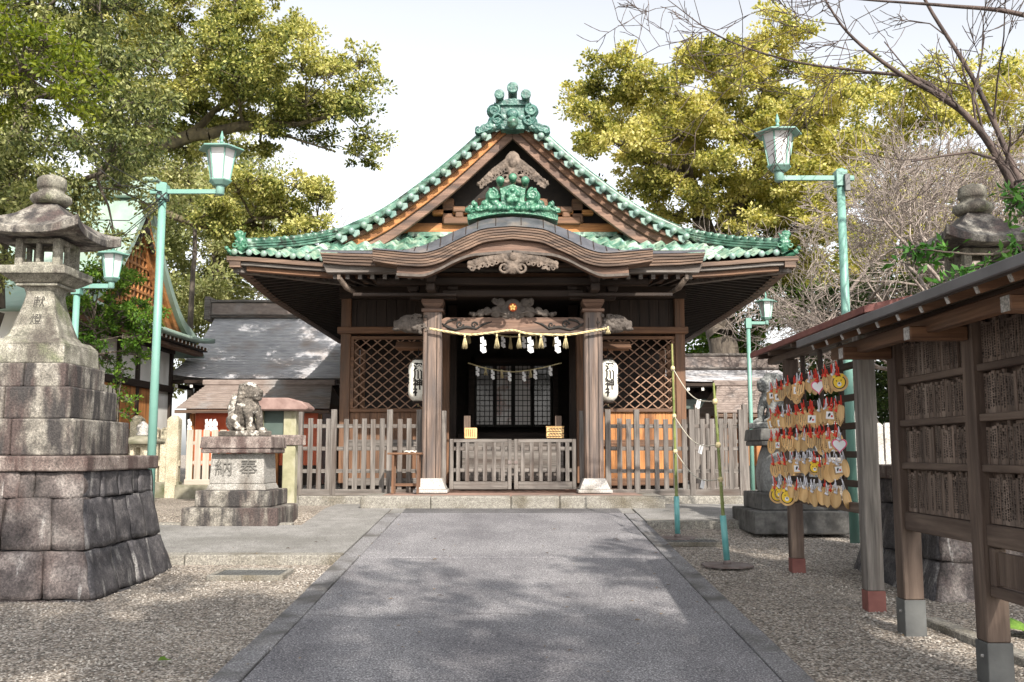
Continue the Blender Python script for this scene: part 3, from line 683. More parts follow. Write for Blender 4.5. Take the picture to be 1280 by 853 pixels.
MB().ball(at(0, 8) + Vector((0, -.2, 0)), .115, 20, 14).build('round_boss', MT['tile_ridge'], rn, world=True)
MB().tube([(CX, YV + .2, 7.55), (CX, 28.5, 7.55)], .2, 12).build('roof_ridge', MT['tile_ridge'], SH, world=True)

# --- the curved porch gable
YK = 16.05
KX = [0, 35, 53.5, 72.5, 91, 110, 128.5, 146.5, 175.5]
LT = [266.6, 270, 277, 284.4, 292.8, 301.5, 306.5, 309.5, 310.6]; FT = [282.9, 286, 292.8, 301.6, 310.6, 315.9, 315.9, 314.2, 311.6]
FB = [297.5, 302, 309.7, 318, 327.5, 332, 331.8, 330.2, 325.6]; BB = [314, 317, 319, 326, 335.5, 343.5, 343.8, 342.8, 339]
def kc(arr, Y, n=28, last=9):
    half = catmull([P(641 + dx, y, Y).to_tuple() for dx, y in zip(KX[:last], arr[:last])], n); half = [(h[0], h[2]) for h in half]
    return [(2 * CX - x, z) for x, z in half[:0:-1]] + half
lt, ftc, fb = kc(LT, YK), kc(FT, YK), kc(FB, YK)
# metal lip: sloping band then the roof sheet running back
n = len(lt); vs = [(x, YK - .02, z) for x, z in ftc] + [(x, YK + .02, z + .03) for x, z in ftc] + [(x, YK + .26, z + .0) for x, z in lt] + [(x, YK + .5, z + .03) for x, z in lt] + [(x, 19.0, z + .16) for x, z in lt]
# raise the inner rows so the lip keeps its height seen from the path
PR = MB().add(vs, [(j * n + i, j * n + i + 1, (j + 1) * n + i + 1, (j + 1) * n + i) for j in range(4) for i in range(n - 1)], True).build('porch_roof', MT['lead'], SH, world=True)
m = MB()                                              # standing seams of the lip
for i in range(2, n - 2, 3):
    m = MB()
    a = Vector((ftc[i][0], YK + .02, ftc[i][1] + .032)); b = Vector((lt[i][0], YK + .26, lt[i][1] + .006)); m.beam(a, b, .014, .012).build('sheet_seam', MT['dark_y'], PR, world=True)
for k in range(5):
    lo = [(a[0] + (b[0] - a[0]) * (k / 5), a[1] + (b[1] - a[1]) * (k / 5)) for a, b in zip(fb, ftc)]; hi = [(a[0] + (b[0] - a[0]) * ((k + .955) / 5), a[1] + (b[1] - a[1]) * ((k + .955) / 5)) for a, b in zip(fb, ftc)]
    MB().strip(lo, hi, YK + .014 * (4 - k), YK + .5).build('porch_eave_layer', MT['layered'], SH, world=True, bevel=.004, fix=True)
bb = kc(BB, YK, last=8); fb8 = kc(FB, YK, last=8)
MB().strip(bb, fb8, YK + .16, YK + .32).build('porch_bargeboard', MT['purple'], SH, world=True, bevel=.01, fix=True)
lo = [(a[0], a[1] + .0) for a in bb]; hi = [(a[0], a[1] + .045) for a in bb]
MB().strip(lo, hi, YK + .13, YK + .16).build('porch_bargeboard_trim', MT['carved_dark'], SH, world=True, fix=True)
# outer, lower eave behind the curved front
for s in (-1, 1):
    def q(x, y, Y): p = P(641 + s * x, y, Y); return (p.x, p.z)
    top = [q(120, 318, 16.45), q(175, 317.5, 16.45), q(210, 316.8, 16.45), q(241, 315.5, 16.45)]; bot = [q(120, 332, 16.45), q(175, 331.5, 16.45), q(210, 330.5, 16.45), q(238, 327.5, 16.45)]
    for k in range(4):
        f = lambda t: [(a[0] + (b[0] - a[0]) * t, a[1] + (b[1] - a[1]) * t) for a, b in zip(bot, top)]
        MB().strip(f(k / 4), f((k + .95) / 4), 16.45 + .02 * (3 - k), 18.4).build('porch_eave_layer', MT['layered'], SH, world=True, bevel=.004, fix=True)
    m = MB(); tt = [(x, z + .004) for x, z in top]; t2 = [(x, z + .03) for x, z in top]
    vs = [(x, 16.44, z) for x, z in tt] + [(x, 16.52, z + .035) for x, z in t2] + [(x, 18.6, z + .42) for x, z in t2]
    m.add(vs, [(j * 4 + i, j * 4 + i + 1, j * 4 + 5 + i, j * 4 + 4 + i) for j in range(2) for i in range(3)], True).build('porch_side_roof', MT['lead'], PR, world=True)
    b1 = [q(130, 333, 16.6), q(238, 330, 16.6)]; b2 = [q(130, 341, 16.6), q(233, 341, 16.6)]
    MB().strip(b2, b1, 16.6, 16.78).build('porch_eave_beam', MT['grey_x'], SH, world=True, bevel=.01, fix=True)
    # angled end piece with a rounded bracket
    m = MB(); p = P(641 + s * 217, 346, 16.7); m.beam(p + Vector((0, 0, .26)), p + Vector((0, 0, -.06)), .06, .1); m.tube([p + Vector((0, 0, -.02)), p + Vector((-s * .1, .2, -.16)), p + Vector((-s * .26, .5, -.24))], [.05, .055, .03], 8)
    m.build('eave_end_bracket', MT['carved'], SH, world=True, bevel=.008)
    m = MB(); ca = MB(); 
    for i in range(9):
        p = P(641 + s * (98 + 15.5 * i), 346, 16.75); m.beam(p, p + Vector((0, 2.2, .25)), .07, .09); MB().cbox(p + Vector((0, -.005, 0)), (.068, .012, .088)).build('rafter_end_cap', MT['grey_x'], SH, world=True)
    m.build('porch_rafters', MT['shadowy'], SH, world=True)
    m = MB(); pb(m, 641 + s * 70, 641 + s * 200, 366, 370, 16.9, .1); m.build('porch_purlin', MT['dark_x'], SH, world=True, bevel=.006)
# porch ceiling boards close the underside
m = MB(); cz = P(641, 332, 16.6).z
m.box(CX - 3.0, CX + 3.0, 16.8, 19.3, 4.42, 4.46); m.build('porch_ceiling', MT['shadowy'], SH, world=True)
# pendant under the curved gable
m = MB(); c = P(641, 323, YK + .2)
m.ball(c + Vector((0, -.03, 0)), (.34, .06, .12)); m.ball(c + Vector((0, -.04, -.14)), (.17, .06, .15)); m.ball(c + Vector((0, -.06, .0)), (.08, .07, .08))
for s in (-1, 1):
    spiral(m, c + Vector((s * .15, -.07, -.18)), .115, 1.6, .03, s, pi / 2); m.tube([c + Vector((s * .2, 0, .05)), c + Vector((s * .45, 0, .03)), c + Vector((s * .75, 0, -.08))], [.06, .05, .02], 8)
    for i in range(6):
        q = c + Vector((s * (.3 + .085 * i), -.03, .0 - .02 * i)); m.ball(q, (.06, .035, .055)); spiral(m, q, .045, 1, .014, s * (-1) ** i, i); spiral(m, q + Vector((-s * .03, -.01, -.085)), .05, 1.3, .016, -s * (-1) ** i, i * 1.3); m.ball(q + Vector((s * .02, 0, -.06)), (.035, .025, .035))
carving('porch_pendant', m, MT['carved'], .009)
MB().cbox(c + Vector((0, -.02, .04)), (.02, .1, .16)).build('pendant_seam', MT['dark_z'], SH, world=True)

# green ornament standing on the curved gable
G = MB(); YO = 16.45; uo = .01355; co = P(641, 270, YO)
def ao(dx, y, d=0): return Vector((CX + dx * uo, YO - d, co.z + (270 - y) * uo))
lo = [(ao(dx, 276 - 9.5 * (1 - (dx / 58) ** 2)).x, ao(dx, 277.5 - 9.5 * (1 - (dx / 58) ** 2)).z) for dx in range(-58, 59, 4)]
hi = [(ao(dx, 0).x, ao(dx, 268.5 - 9 * (1 - (dx / 58) ** 2)).z) for dx in range(-58, 59, 4)]
base = MB().strip(lo, hi, YO - .07, YO + .3).build('crest_base', MT['orn'], SH, world=True, bevel=.012, fix=True)
for i in range(26):
    dx = -52 + i * 4.2; yb = 272.5 - 9.2 * (1 - (dx / 58) ** 2); spiral(G, ao(dx, yb, .07), .04, 1.0, .012, (-1) ** i, i * 1.3, n=12, k=5)
G.tube([ao(dx, 277 - 9.5 * (1 - (dx / 58) ** 2), .08) for dx in range(-57, 58, 6)], .018, 6); G.tube([ao(dx, 268 - 9 * (1 - (dx / 58) ** 2), .08) for dx in range(-57, 58, 6)], .018, 6)
G.prism([(ao(-14, 0).x, ao(0, 262).z), (ao(14, 0).x, ao(0, 262).z), (ao(16, 0).x, ao(0, 240).z), (ao(17, 0).x, ao(0, 236).z), (CX, ao(0, 230).z), (ao(-17, 0).x, ao(0, 236).z), (ao(-16, 0).x, ao(0, 240).z)], YO - .1, YO + .25)
G.ball(ao(0, 247, .1), (.13, .07, .15))
for a in range(5): G.ball(ao(0, 247, .12) + Vector((.1 * cos(a * 1.257 + pi / 2), -.03, .1 * sin(a * 1.257 + pi / 2))), .045)
for s in (-1, 1):
    G.ball(ao(s * 26, 246, .05), (.13, .1, .13)); spiral(G, ao(s * 26, 244, .13), .10, 1.6, .03, s, pi / 2)
    G.tube([ao(s * 30, 236, .05), ao(s * 24, 240, .1), ao(s * 20, 250, .1)], [.03, .05, .05], 8)
    for i in range(10): 
        t = i / 9; q = ao(s * (18 + 40 * t), 258 - 4 * sin(i * 2) + 3 * t, .06); G.ball(q, (.085 - .035 * t, .07, .075 - .03 * t)); spiral(G, q + Vector((0, -.05, 0)), .05, 1, .018, s * (-1) ** i, i * 2)
    for i in range(6): G.ball(ao(s * (6 + i * 6), 262, .1), .045)
g_o = carving('crest_ornament', G, MT['orn'], .0095)
for dx, y in ((-16, 226), (0, 222), (16, 226)): MB().ball(ao(dx, y, .12), .075, 16, 10).tube([ao(dx, y, .1), ao(dx, y + 1, -.15)], .06, 10).build('round_tile_end', MT['orn'], g_o, world=True)

# --- pillars, beams, brackets of the porch
for s in (-1, 1):
    px = 641 + s * 100.5; X = P(px, 500, 17.3).x; zb = .20
    m = MB(); w = .165; ch = .028; z1 = P(px, 392, 17.3).z
    poly = [(-w + ch, -w), (w - ch, -w), (w, -w + ch), (w, w - ch), (w - ch, w), (-w + ch, w), (-w, w - ch), (-w, -w + ch)]
    vs = [(X + a, 17.3 + b, z) for z in (zb + .2, z1) for a, b in poly]; m.add(vs, [tuple(reversed(range(8))), tuple(range(8, 16))] + [(i, (i + 1) % 8, (i + 1) % 8 + 8, i + 8) for i in range(8)])
    m.build('pillar', MT['purple_z'], SH, world=True)
    m = MB(); m.box(X - .09, X - .075, 17.3 - w - .004, 17.3 - w + .01, zb + .25, z1 - .1); m.box(X + .075, X + .09, 17.3 - w - .004, 17.3 - w + .01, zb + .25, z1 - .1); m.build('pillar_groove', MT['dark_z'], SH, world=True)
    m = MB(); m.frus(X, 17.3, zb, zb + .06, .30, .30, .30, .30); m.frus(X, 17.3, zb + .061, zb + .255, .27, .27, .19, .19); m.build('pillar_base', MT['stone_w'], SH, world=True, bevel=.015, seg=2)
    z = z1; m = MB(); m.box(X - .2, X + .2, 17.1, 17.5, z, z + .07); m.frus(X, 17.3, z + .07, z + .17, .13, .13, .2, .2); m.box(X - .2, X + .2, 17.1, 17.5, z + .17, z + .24); m.build('pillar_cap', MT['purple'], SH, world=True, bevel=.02, seg=2)
    m = MB()                                          # bracket arms
    m.box(X - .42, X + .42, 17.2, 17.4, z + .24, z + .38)
    for d in (-.36, 0, .36): m.frus(X + d, 17.3, z + .38, z + .5, .08, .1, .12, .12)
    m.box(X - .7, X + .7, 17.22, 17.38, z + .5, z + .62); m.box(X - .08, X + .08, 16.6, 17.6, z + .3, z + .45); m.frus(X, 16.68, z + .45, z + .6, .07, .07, .12, .1)
    m.build('pillar_bracket', MT['dark_x'], SH, world=True, bevel=.03, seg=2)
    # lion head nosing on the outer side of the pillar
    h = MB(); c = P(641 + s * 131, 405, 17.25); c.x = X + s * .42
    h.ball(c, (.23, .13, .17)); h.ball(c + Vector((s * .17, -.03, -.03)), (.12, .1, .1)); h.ball(c + Vector((s * .22, -.04, -.1)), (.09, .08, .04)); h.ball(c + Vector((-s * .12, 0, -.02)), (.18, .13, .16))
    for i in range(18):
        a = i * 2.4; r = .06 + .008 * i; h.ball(c + Vector((-s * (.05 + .011 * i) + .0, -.10, 0)) + Vector((r * .5 * cos(a), 0, r * .95 * sin(a))), .038)
        if i % 3 == 0: spiral(h, c + Vector((-s * .02 * i, -.12, .1 * sin(a))), .045, 1, .016, 1, a)
    h.ball(c + Vector((s * .1, -.1, .05)), .032); h.ball(c + Vector((s * .25, -.04, .02)), .035); h.tube([c + Vector((0, -.06, .1)), c + Vector((-s * .12, -.06, .17))], [.04, .015], 6)
    carving('lion_head_carving', h, MT['carved_dark'], .009)
    # slim inner post and struts behind the pillar
    m = MB(); Xi = P(641 + s * 85, 500, 19.4).x; m.box(Xi - .09, Xi + .09, 19.35, 19.53, .3, 3.5); m.build('inner_post', MT['brown_z'], SH, world=True, bevel=.012)
    m = MB(); Xo = P(641 + s * 210, 500, 19.4).x; m.box(Xo - .1, Xo + .1, 19.35, 19.55, .3, 4.2); m.build('corner_post', MT['brown_z'], SH, world=True, bevel=.012)
    m = MB(); a, b = sorted((Xo + s * .16, Xi)); m.box(a, b, 19.28, 19.5, P(500, 417, 19.3).z, P(500, 410, 19.3).z + .02); m.build('tie_beam', MT['brown_x'], SH, world=True, bevel=.012)
    m = MB(); a, b = sorted((Xo - s * .1, Xi + s * .09)); za, zb_ = P(500, 511, 19.45).z, P(500, 425, 19.45).z
    fr = MB(); fr.box(a, b, 19.38, 19.46, za - .07, za); fr.box(a, b, 19.38, 19.46, zb_, zb_ + .07); fr.box(a, a + .07, 19.38, 19.46, za, zb_); fr.box(b - .07, b, 19.38, 19.46, za, zb_)
    F_ = fr.build('lattice_frame', MT['brown_x'], SH, world=True, bevel=.008)
    x0, x1, z0_, z1_ = a + .07, b - .07, za, zb_; la = MB(); sp = .232; sl_ = .82
    for dirn in (1, -1):
        k = -30
        while k < 40:
            # line z = z0 + dirn*sl*(x - x0) + k*spz
            spz = sp * sl_; c0 = z0_ + k * spz * 1.0; pts_ = []
            for xx in (x0, x1):
                zz = c0 + dirn * sl_ * (xx - x0)
                if z0_ <= zz <= z1_: pts_.append((xx, zz))
            for zz in (z0_, z1_):
                xx = x0 + (zz - c0) / (dirn * sl_)
                if x0 < xx < x1: pts_.append((xx, zz))
            if len(pts_) >= 2:
                p_, q_ = pts_[0], pts_[1]
                if abs(p_[0] - q_[0]) > .03: la.beam((p_[0], 19.40 + (.012 if dirn > 0 else .034), p_[1]), (q_[0], 19.40 + (.012 if dirn > 0 else .034), q_[1]), .02, .034, up=(0, 1, 0))
            k += 1
    la.build('diagonal_lattice', MT['latt'], SH, world=True)
    m = MB(); n_ = 9                                   # plank wainscot under the lattice
    for i in range(n_):
        xa = a + (b - a) * i / n_; m.box(xa + .004, a + (b - a) * (i + 1) / n_ - .004, 19.44, 19.48, .25, za - .07)
    m.build('plank_panel', MT['orange_z'] if s > 0 else MT['brown_z'], SH, world=True)  # sunlight on the right planks put into their orange colour
    m = MB(); m.box(a, b, 19.36, 19.44, 1.02, 1.16); m.box(a, b, 19.36, 19.44, .25, .4); m.build('wainscot_rail', MT['grey_x'] if s < 0 else MT['brown_x'], SH, world=True, bevel=.01)
    m = MB(); a2, b2 = sorted((Xo, Xi)); 
    for i in range(10): m.box(a2 + (b2 - a2) * i / 10 + .004, a2 + (b2 - a2) * (i + 1) / 10 - .004, 19.46, 19.5, P(500, 410, 19.46).z, 4.3)
    m.build('upper_plank_wall', MT['dark_z'], SH, world=True)
    m = MB(); m.box(Xo - .08, Xo + .08, 19.5, 27.5, .2, .5); m.box(Xo - .05, Xo + .05, 19.56, 27.5, 3.2, 4.3); m.box(Xo - .05, Xo + .05, 22.5, 27.5, .5, 3.2); m.build('side_wall', MT['dark_y'], SH, world=True)
    m = MB(); 
    for yy in (20.6, 21.7): m.box(Xo - .07, Xo + .07, yy, yy + .14, .3, 4.2)
    m.build('side_post', MT['brown_z'], SH, world=True)
    # lattice in the open side wall: sky shows through
    la = MB()
    for i in range(14): la.beam((Xo, 19.6, 1.4 + i * .2 - .3), (Xo, 22.4, 1.4 + i * .2 - .3 + (1.2 if i % 2 else -1.2)), .02, .025)
    la.build('side_lattice', MT['brown_y'], SH, world=True)
# header beams
m = MB(); m.box(CX - 3.5, CX + 3.5, 19.3, 19.5, 4.0, 4.25); m.box(CX - 1.5, CX + 1.5, 19.32, 19.5, 3.35, 3.5); m.build('header_beam', MT['dark_x'], SH, world=True)
m = MB(); pb(m, 552, 730, 362, 371, 17.15, .3); m.build('upper_porch_beam', MT['dark_x'], SH, world=True, bevel=.02)
m = MB(); pb(m, 470, 812, 346, 356, 17.0, .2); m.build('upper_porch_beam', MT['dark_x'], SH, world=True, bevel=.02)
# rainbow beam with tapered ends and inlaid scrolls
a, b = P(549, 397, 17.2), P(733, 417.5, 17.2); zt, zb = a.z, b.z
poly = [(a.x, zb + .05), (a.x + .1, zb + .01), (a.x + .5, zb), (CX, zb + .025), (b.x - .5, zb), (b.x - .1, zb + .01), (b.x, zb + .05), (b.x, zt - .06), (b.x - .12, zt), (a.x + .12, zt), (a.x, zt - .06)]
NB = MB().prism(poly, 17.18, 17.42).build('porch_beam', MT['purple'], SH, world=True, bevel=.015, seg=2, fix=True)
m = MB()
for s in (-1, 1):
    c = Vector((CX + s * .95, 17.175, (zt + zb) / 2 + .02))
    spiral(m, c, .07, 1.3, .02, s, 0); spiral(m, c + Vector((-s * .26, 0, -.01)), .06, 1.2, .018, -s, 0)
    m.tube([c + Vector((s * .33, 0, .02)), c + Vector((s * .2, 0, -.06)), c + Vector((s * .08, 0, -.1)), c + Vector((-s * .12, 0, -.05)), c + Vector((-s * .3, 0, -.08)), c + Vector((-s * .42, 0, .0)), c + Vector((-s * .58, 0, .05))], [.012, .03, .022, .03, .02, .022, .006], 6)
    m.tube([c + Vector((s * .05, 0, .09)), c + Vector((s * .2, 0, .06)), c + Vector((s * .3, 0, -.04))], [.02, .025, .008], 6)
    m.build('beam_scrollwork', MT['ink'], NB, world=True); m = MB()

m = MB()                                              # cloud shaped strut above the beam with its gilt crest
c = P(641, 397, 17.2)
for s in (-1, 1):
    for dx, dz, r in ((.1, .1, .14), (.22, .26, .09), (.33, .30, .055), (.3, .09, .11), (.46, .11, .08), (.58, .07, .075), (.7, .05, .05), (.76, .07, .035)): m.ball(c + Vector((s * dx, 0, dz)), (r, .07, r))
    spiral(m, c + Vector((s * .3, -.04, .26)), .06, 1.2, .02, -s, 0); spiral(m, c + Vector((s * .55, -.04, .08)), .06, 1.2, .02, -s, 0); m.tube([c + Vector((s * .12, -.06, .05)), c + Vector((s * .3, -.06, .12)), c + Vector((s * .5, -.06, .04))], .02, 6)
m.ball(c + Vector((0, 0, .2)), (.16, .08, .14))
cl = carving('cloud_strut_carving', m, MT['carved_dark'], .009)
m = MB(); cc = c + Vector((0, -.1, .17)); m.tube([cc + Vector((0, .03, 0)), cc], .075, 16); m.build('crest_disc', MT['vermilion'], cl, world=True)
m = MB()
for i in range(5):
    t = pi / 2 + i * 2 * pi / 5; m.prism([(cc.x + .014 * cos(t - 1.2), cc.z + .014 * sin(t - 1.2)), (cc.x + .05 * cos(t - .33), cc.z + .05 * sin(t - .33)), (cc.x + .062 * cos(t), cc.z + .062 * sin(t)), (cc.x + .05 * cos(t + .33), cc.z + .05 * sin(t + .33)), (cc.x + .014 * cos(t + 1.2), cc.z + .014 * sin(t + 1.2))], cc.y - .012, cc.y - .001)
m.build('gilt_crest', MT['gold'], cl, world=True, fix=True)

# --- interior: dark room, steps, lattice doors with pale reflections painted on the panes
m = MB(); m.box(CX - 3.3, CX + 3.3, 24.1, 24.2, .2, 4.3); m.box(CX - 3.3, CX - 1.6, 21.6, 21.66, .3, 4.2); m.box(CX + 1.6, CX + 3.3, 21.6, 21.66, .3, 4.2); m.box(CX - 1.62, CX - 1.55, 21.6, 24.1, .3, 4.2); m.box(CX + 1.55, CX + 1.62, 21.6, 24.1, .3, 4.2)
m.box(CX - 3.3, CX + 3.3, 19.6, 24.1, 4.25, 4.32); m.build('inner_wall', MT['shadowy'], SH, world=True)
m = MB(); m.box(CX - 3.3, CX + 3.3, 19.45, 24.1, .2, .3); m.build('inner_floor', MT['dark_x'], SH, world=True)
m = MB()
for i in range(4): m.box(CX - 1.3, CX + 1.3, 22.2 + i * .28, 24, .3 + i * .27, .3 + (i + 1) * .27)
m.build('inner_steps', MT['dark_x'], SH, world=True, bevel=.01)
YD = 23.4
def door(x0, x1, pale):
    a, b = P(x0, 455, YD), P(x1, 534, YD); f = MB(); f.box(a.x, b.x, YD, YD + .05, b.z, b.z + .06); f.box(a.x, b.x, YD, YD + .05, a.z - .05, a.z); f.box(a.x, a.x + .04, YD, YD + .05, b.z + .06, a.z - .05); f.box(b.x - .04, b.x, YD, YD + .05, b.z + .06, a.z - .05)
    d = f.build('lattice_door', MT['ink'], SH, world=True)
    g_ = MB(); nx_ = max(3, round((b.x - a.x) / .12)); nz = round((a.z - b.z) / .13)
    for i in range(1, nx_): x = a.x + (b.x - a.x) * i / nx_; g_.box(x - .009, x + .009, YD + .01, YD + .03, b.z + .06, a.z - .05)
    for i in range(1, nz): z = b.z + (a.z - b.z) * i / nz; g_.box(a.x + .04, b.x - .04, YD + .012, YD + .028, z - .009, z + .009)
    g_.build('door_grid', MT['ink'], d, world=True)
    MB().box(a.x + .04, b.x - .04, YD + .035, YD + .04, b.z + .06, a.z - .05).build('door_pane', pale, d, world=True)
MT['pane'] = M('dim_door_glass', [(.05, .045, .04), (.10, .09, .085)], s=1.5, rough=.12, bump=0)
MT['pane2'] = M('reflection_toned_glass', [(.34, .30, .27), (.50, .46, .43)], s=1.2, rough=.25, bump=0, stain=((.22, .10, .07), (1, 1, 1), 2, .5, .6))  # pale pane colour stands for reflections in the door glass
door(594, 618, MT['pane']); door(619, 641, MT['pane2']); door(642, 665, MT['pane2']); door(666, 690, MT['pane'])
m = MB(); pb(m, 588, 694, 448, 455, YD - .1, .1); pb(m, 586, 593, 448, 540, YD - .1, .1); pb(m, 691, 698, 448, 540, YD - .1, .1); m.build('door_surround', MT['dark_x'], SH, world=True)
for s in (-1, 1):
    m = MB(); X = P(641 + s * 76, 500, 21.5).x; m.box(X - .1, X + .1, 21.45, 21.6, .3, 4.2); m.build('inner_post', MT['dark_z'], SH, world=True)

# --- stone platform and floor
m = MB(); x = P(450, 625, 16).x; X1 = P(832, 625, 16).x
while x < X1 - .1:
    x2 = min(X1, x + random.uniform(.75, 1.6)); 
    if X1 - x2 < .5: x2 = X1
    m.box(x + .003, x2 - .003, 16, 16.35, -.1, .195); x = x2
m.box(P(450, 625, 16).x, P(450, 625, 16).x + .3, 16.352, 17.35, -.1, .195); m.box(X1 - .3, X1, 16.352, 17.35, -.1, .195)
m.build('platform_edge', MT['curb'], SH, world=True, bevel=.025, seg=2)
m = MB(); m.box(P(450, 625, 16).x + .303, X1 - .303, 16.352, 19.45, -.1, .19); m.build('platform_floor', M('brick_red_floor', [(.22, .13, .10), (.33, .21, .165)], s=9, rough=.8, bump=.2, stain=((.17, .13, .11), (1, 1, 1), 1.5, .5, .7)), SH, world=True)
for a, b in ((-5.0, P(450, 0, 16).x - .004), (X1 + .004, 5.2)):
    x = a; m = MB()
    while x < b - .1:
        x2 = min(b, x + 1.2); x2 = b if b - x2 < .4 else x2; m.box(x + .003, x2 - .003, 17.36, 17.62, -.1, .14); x = x2
    m.build('foundation_kerb', MT['curb'], SH, world=True, bevel=.02, seg=2)
m = MB(); m.box(-5, 5.2, 17.622, 27.5, -.1, .12); m.build('foundation', MT['concrete'], SH, world=True)
MT['ink4'] = M('dark_cut_stone', [(.04, .037, .032), (.07, .065, .055)], s=20, rough=.9, bump=.1)
MT['cordp'] = M('pale_thin_rope', [(.40, .36, .28), (.55, .51, .42)], s=30, rough=.8, bump=.2)
# ================================================================ fences and gates by the hall
def fence(name, label, x0, x1, Y, tall, Zb, ztop, zrails, n, mat='grey', group=None, w=.068, tallh=.17, rz=0, origin=None):
    """picket fence between photograph columns x0 and x1 at depth Y"""
    a = P(x0, 560, Y).x; b = P(x1, 560, Y).x; t = thing(name, label, 'fence', (a, Y, Zb), 0, group)
    L = b - a; m = MB()
    for i in range(n):
        x = L * (i + .5) / n; 
        if any(abs(x - (P(q, 560, Y).x - a)) < .085 for q in tall): continue
        m.box(x - w / 2, x + w / 2, -.02 + random.uniform(-.004, .004), .012, .1, ztop + random.uniform(-.012, .012))
    m.build('picket_panel', MT[mat + '_z'], t, bevel=.004)
    for z in zrails: MB().box(0, L, .014, .055, z - .035, z + .035).build('rail', MT[mat + '_x'], t, bevel=.004)
    MB().box(0, L, -.03, .06, 0, .11).build('sill_rail', MT[mat + '_x'], t, bevel=.006)
    for q in tall:
        x = P(q, 560, Y).x - a; MB().box(x - .05, x + .05, -.045, .06, 0, ztop + tallh).build('post', MT[mat + '_z'], t, bevel=.006)
    return t
zf = .27
def zz(y, Y=17.6): return P(640, y, Y).z - zf
fence('picket_fence', 'weathered picket fence left of the porch, behind the small wooden table', 371, 528, 17.55, (375, 417, 487, 524), .14, P(640, 524, 17.6).z - .14, [zz(533) + .13, zz(561) + .13, zz(589) + .13], 14, w=.088)
fence('picket_fence', 'weathered picket fence right of the porch in front of the orange plank wall', 757, 931, 17.55, (760, 796, 865, 927), .14, P(640, 524, 17.6).z - .14, [zz(533) + .13, zz(561) + .13, zz(589) + .13], 15, w=.088)
rf = fence('picket_fence', 'weathered picket fence running behind the right fence beside the corner post', 868, 936, 18.9, (872, 932), .12, 1.55, [.55, 1.0, 1.4], 6)
for s, lab in ((-1, 'low weathered gate leaf on the left side of the porch entrance'), (1, 'low weathered gate leaf on the right side of the porch entrance')):
    xa, xb = sorted((641 + s * 1.5, 641 + s * 79)); Y = 17.5; a, b = P(xa, 560, Y).x, P(xb, 560, Y).x; t = thing('gate_leaf', lab, 'gate', (a, Y, .2)); L = b - a
    zt = P(640, 549, Y).z - .2
    fr = MB(); fr.box(0, .07, -.02, .045, .05, zt); fr.box(L - .07, L, -.02, .045, .05, zt); fr.build('gate_stile', MT['grey_z'], t, bevel=.006)
    MB().box(.072, L - .072, -.01, .04, zt - .06, zt).build('rail', MT['grey_x'], t, bevel=.004)
    for y in (561, 588): z = P(640, y, Y).z - .2; MB().box(.072, L - .072, .012, .04, z - .035, z + .035).build('rail', MT['grey_x'], t, bevel=.004)
    MB().box(.072, L - .072, -.02, .045, .05, .19).build('sill_rail', MT['grey_x'], t, bevel=.006)
    m = MB()
    for i in range(6): x = .07 + (L - .14) * (i + .55) / 6.1; m.box(x - .036, x + .036, -.025, .01, .192, zt - .061)
    m.build('picket_panel', MT['grey_z'], t, bevel=.004)
    x = L - .035 if s < 0 else .035
    MB().box(x - .03, x + .03, -.035, -.021, .5, .56).build('latch', MT['iron'], t, bevel=.004)
for s in (-1, 1):
    x = P(641 + s * 87, 560, 17.5).x; t = MB().box(-.055, .055, -.05, .05, 0, P(640, 514, 17.5).z - .19).build('gate_post', MT['grey_z'], bevel=.008); t.location = (x, 17.5, .195); tag(t, 'tall square gate post beside the %s porch pillar' % ('left' if s < 0 else 'right'), 'post')

# ---------------------------------------------------------------- small wooden table
a = P(487, 612, 16.9); b = P(527, 612, 16.9); t = thing('side_table', 'narrow wooden table standing against the left porch pillar', 'table', ((a.x + b.x) / 2, 16.95, .2)); hw = (b.x - a.x) / 2 * .95; h = P(500, 566, 16.9).z - .2
MB().box(-hw - .05, hw + .02, -.16, .16, h - .035, h).build('table_top', MT['brown_x'], t, bevel=.006)
for sx in (-1, 1):
    for sy in (-1, 1): MB().box(sx * hw * .82 - .022, sx * hw * .82 + .022, sy * .12 - .022, sy * .12 + .022, 0, h - .036).build('leg', MT['brown_z'], t, bevel=.004)
MB().box(-hw * .8, hw * .8, .1, .13, .12, .17).build('stretcher', MT['brown_x'], t, bevel=.004)
m = MB(); m.add([(-.02 + .2 * i / 6 + .02 * sin(j * 2), -.07 + .14 * j / 4, .002 + .035 * abs(sin(i * 1.1 + j))) for j in range(5) for i in range(7)], [(j * 7 + i, j * 7 + i + 1, (j + 1) * 7 + i + 1, (j + 1) * 7 + i) for j in range(4) for i in range(6)], True)
o = m.build('folded_cloth', MT['paper']); o.location = ((a.x + b.x) / 2 - .02, 16.95, .2 + h); sd = o.modifiers.new('t', 'SOLIDIFY'); sd.thickness = .012; tag(o, 'crumpled pale cloth on the narrow wooden table', 'cloth')

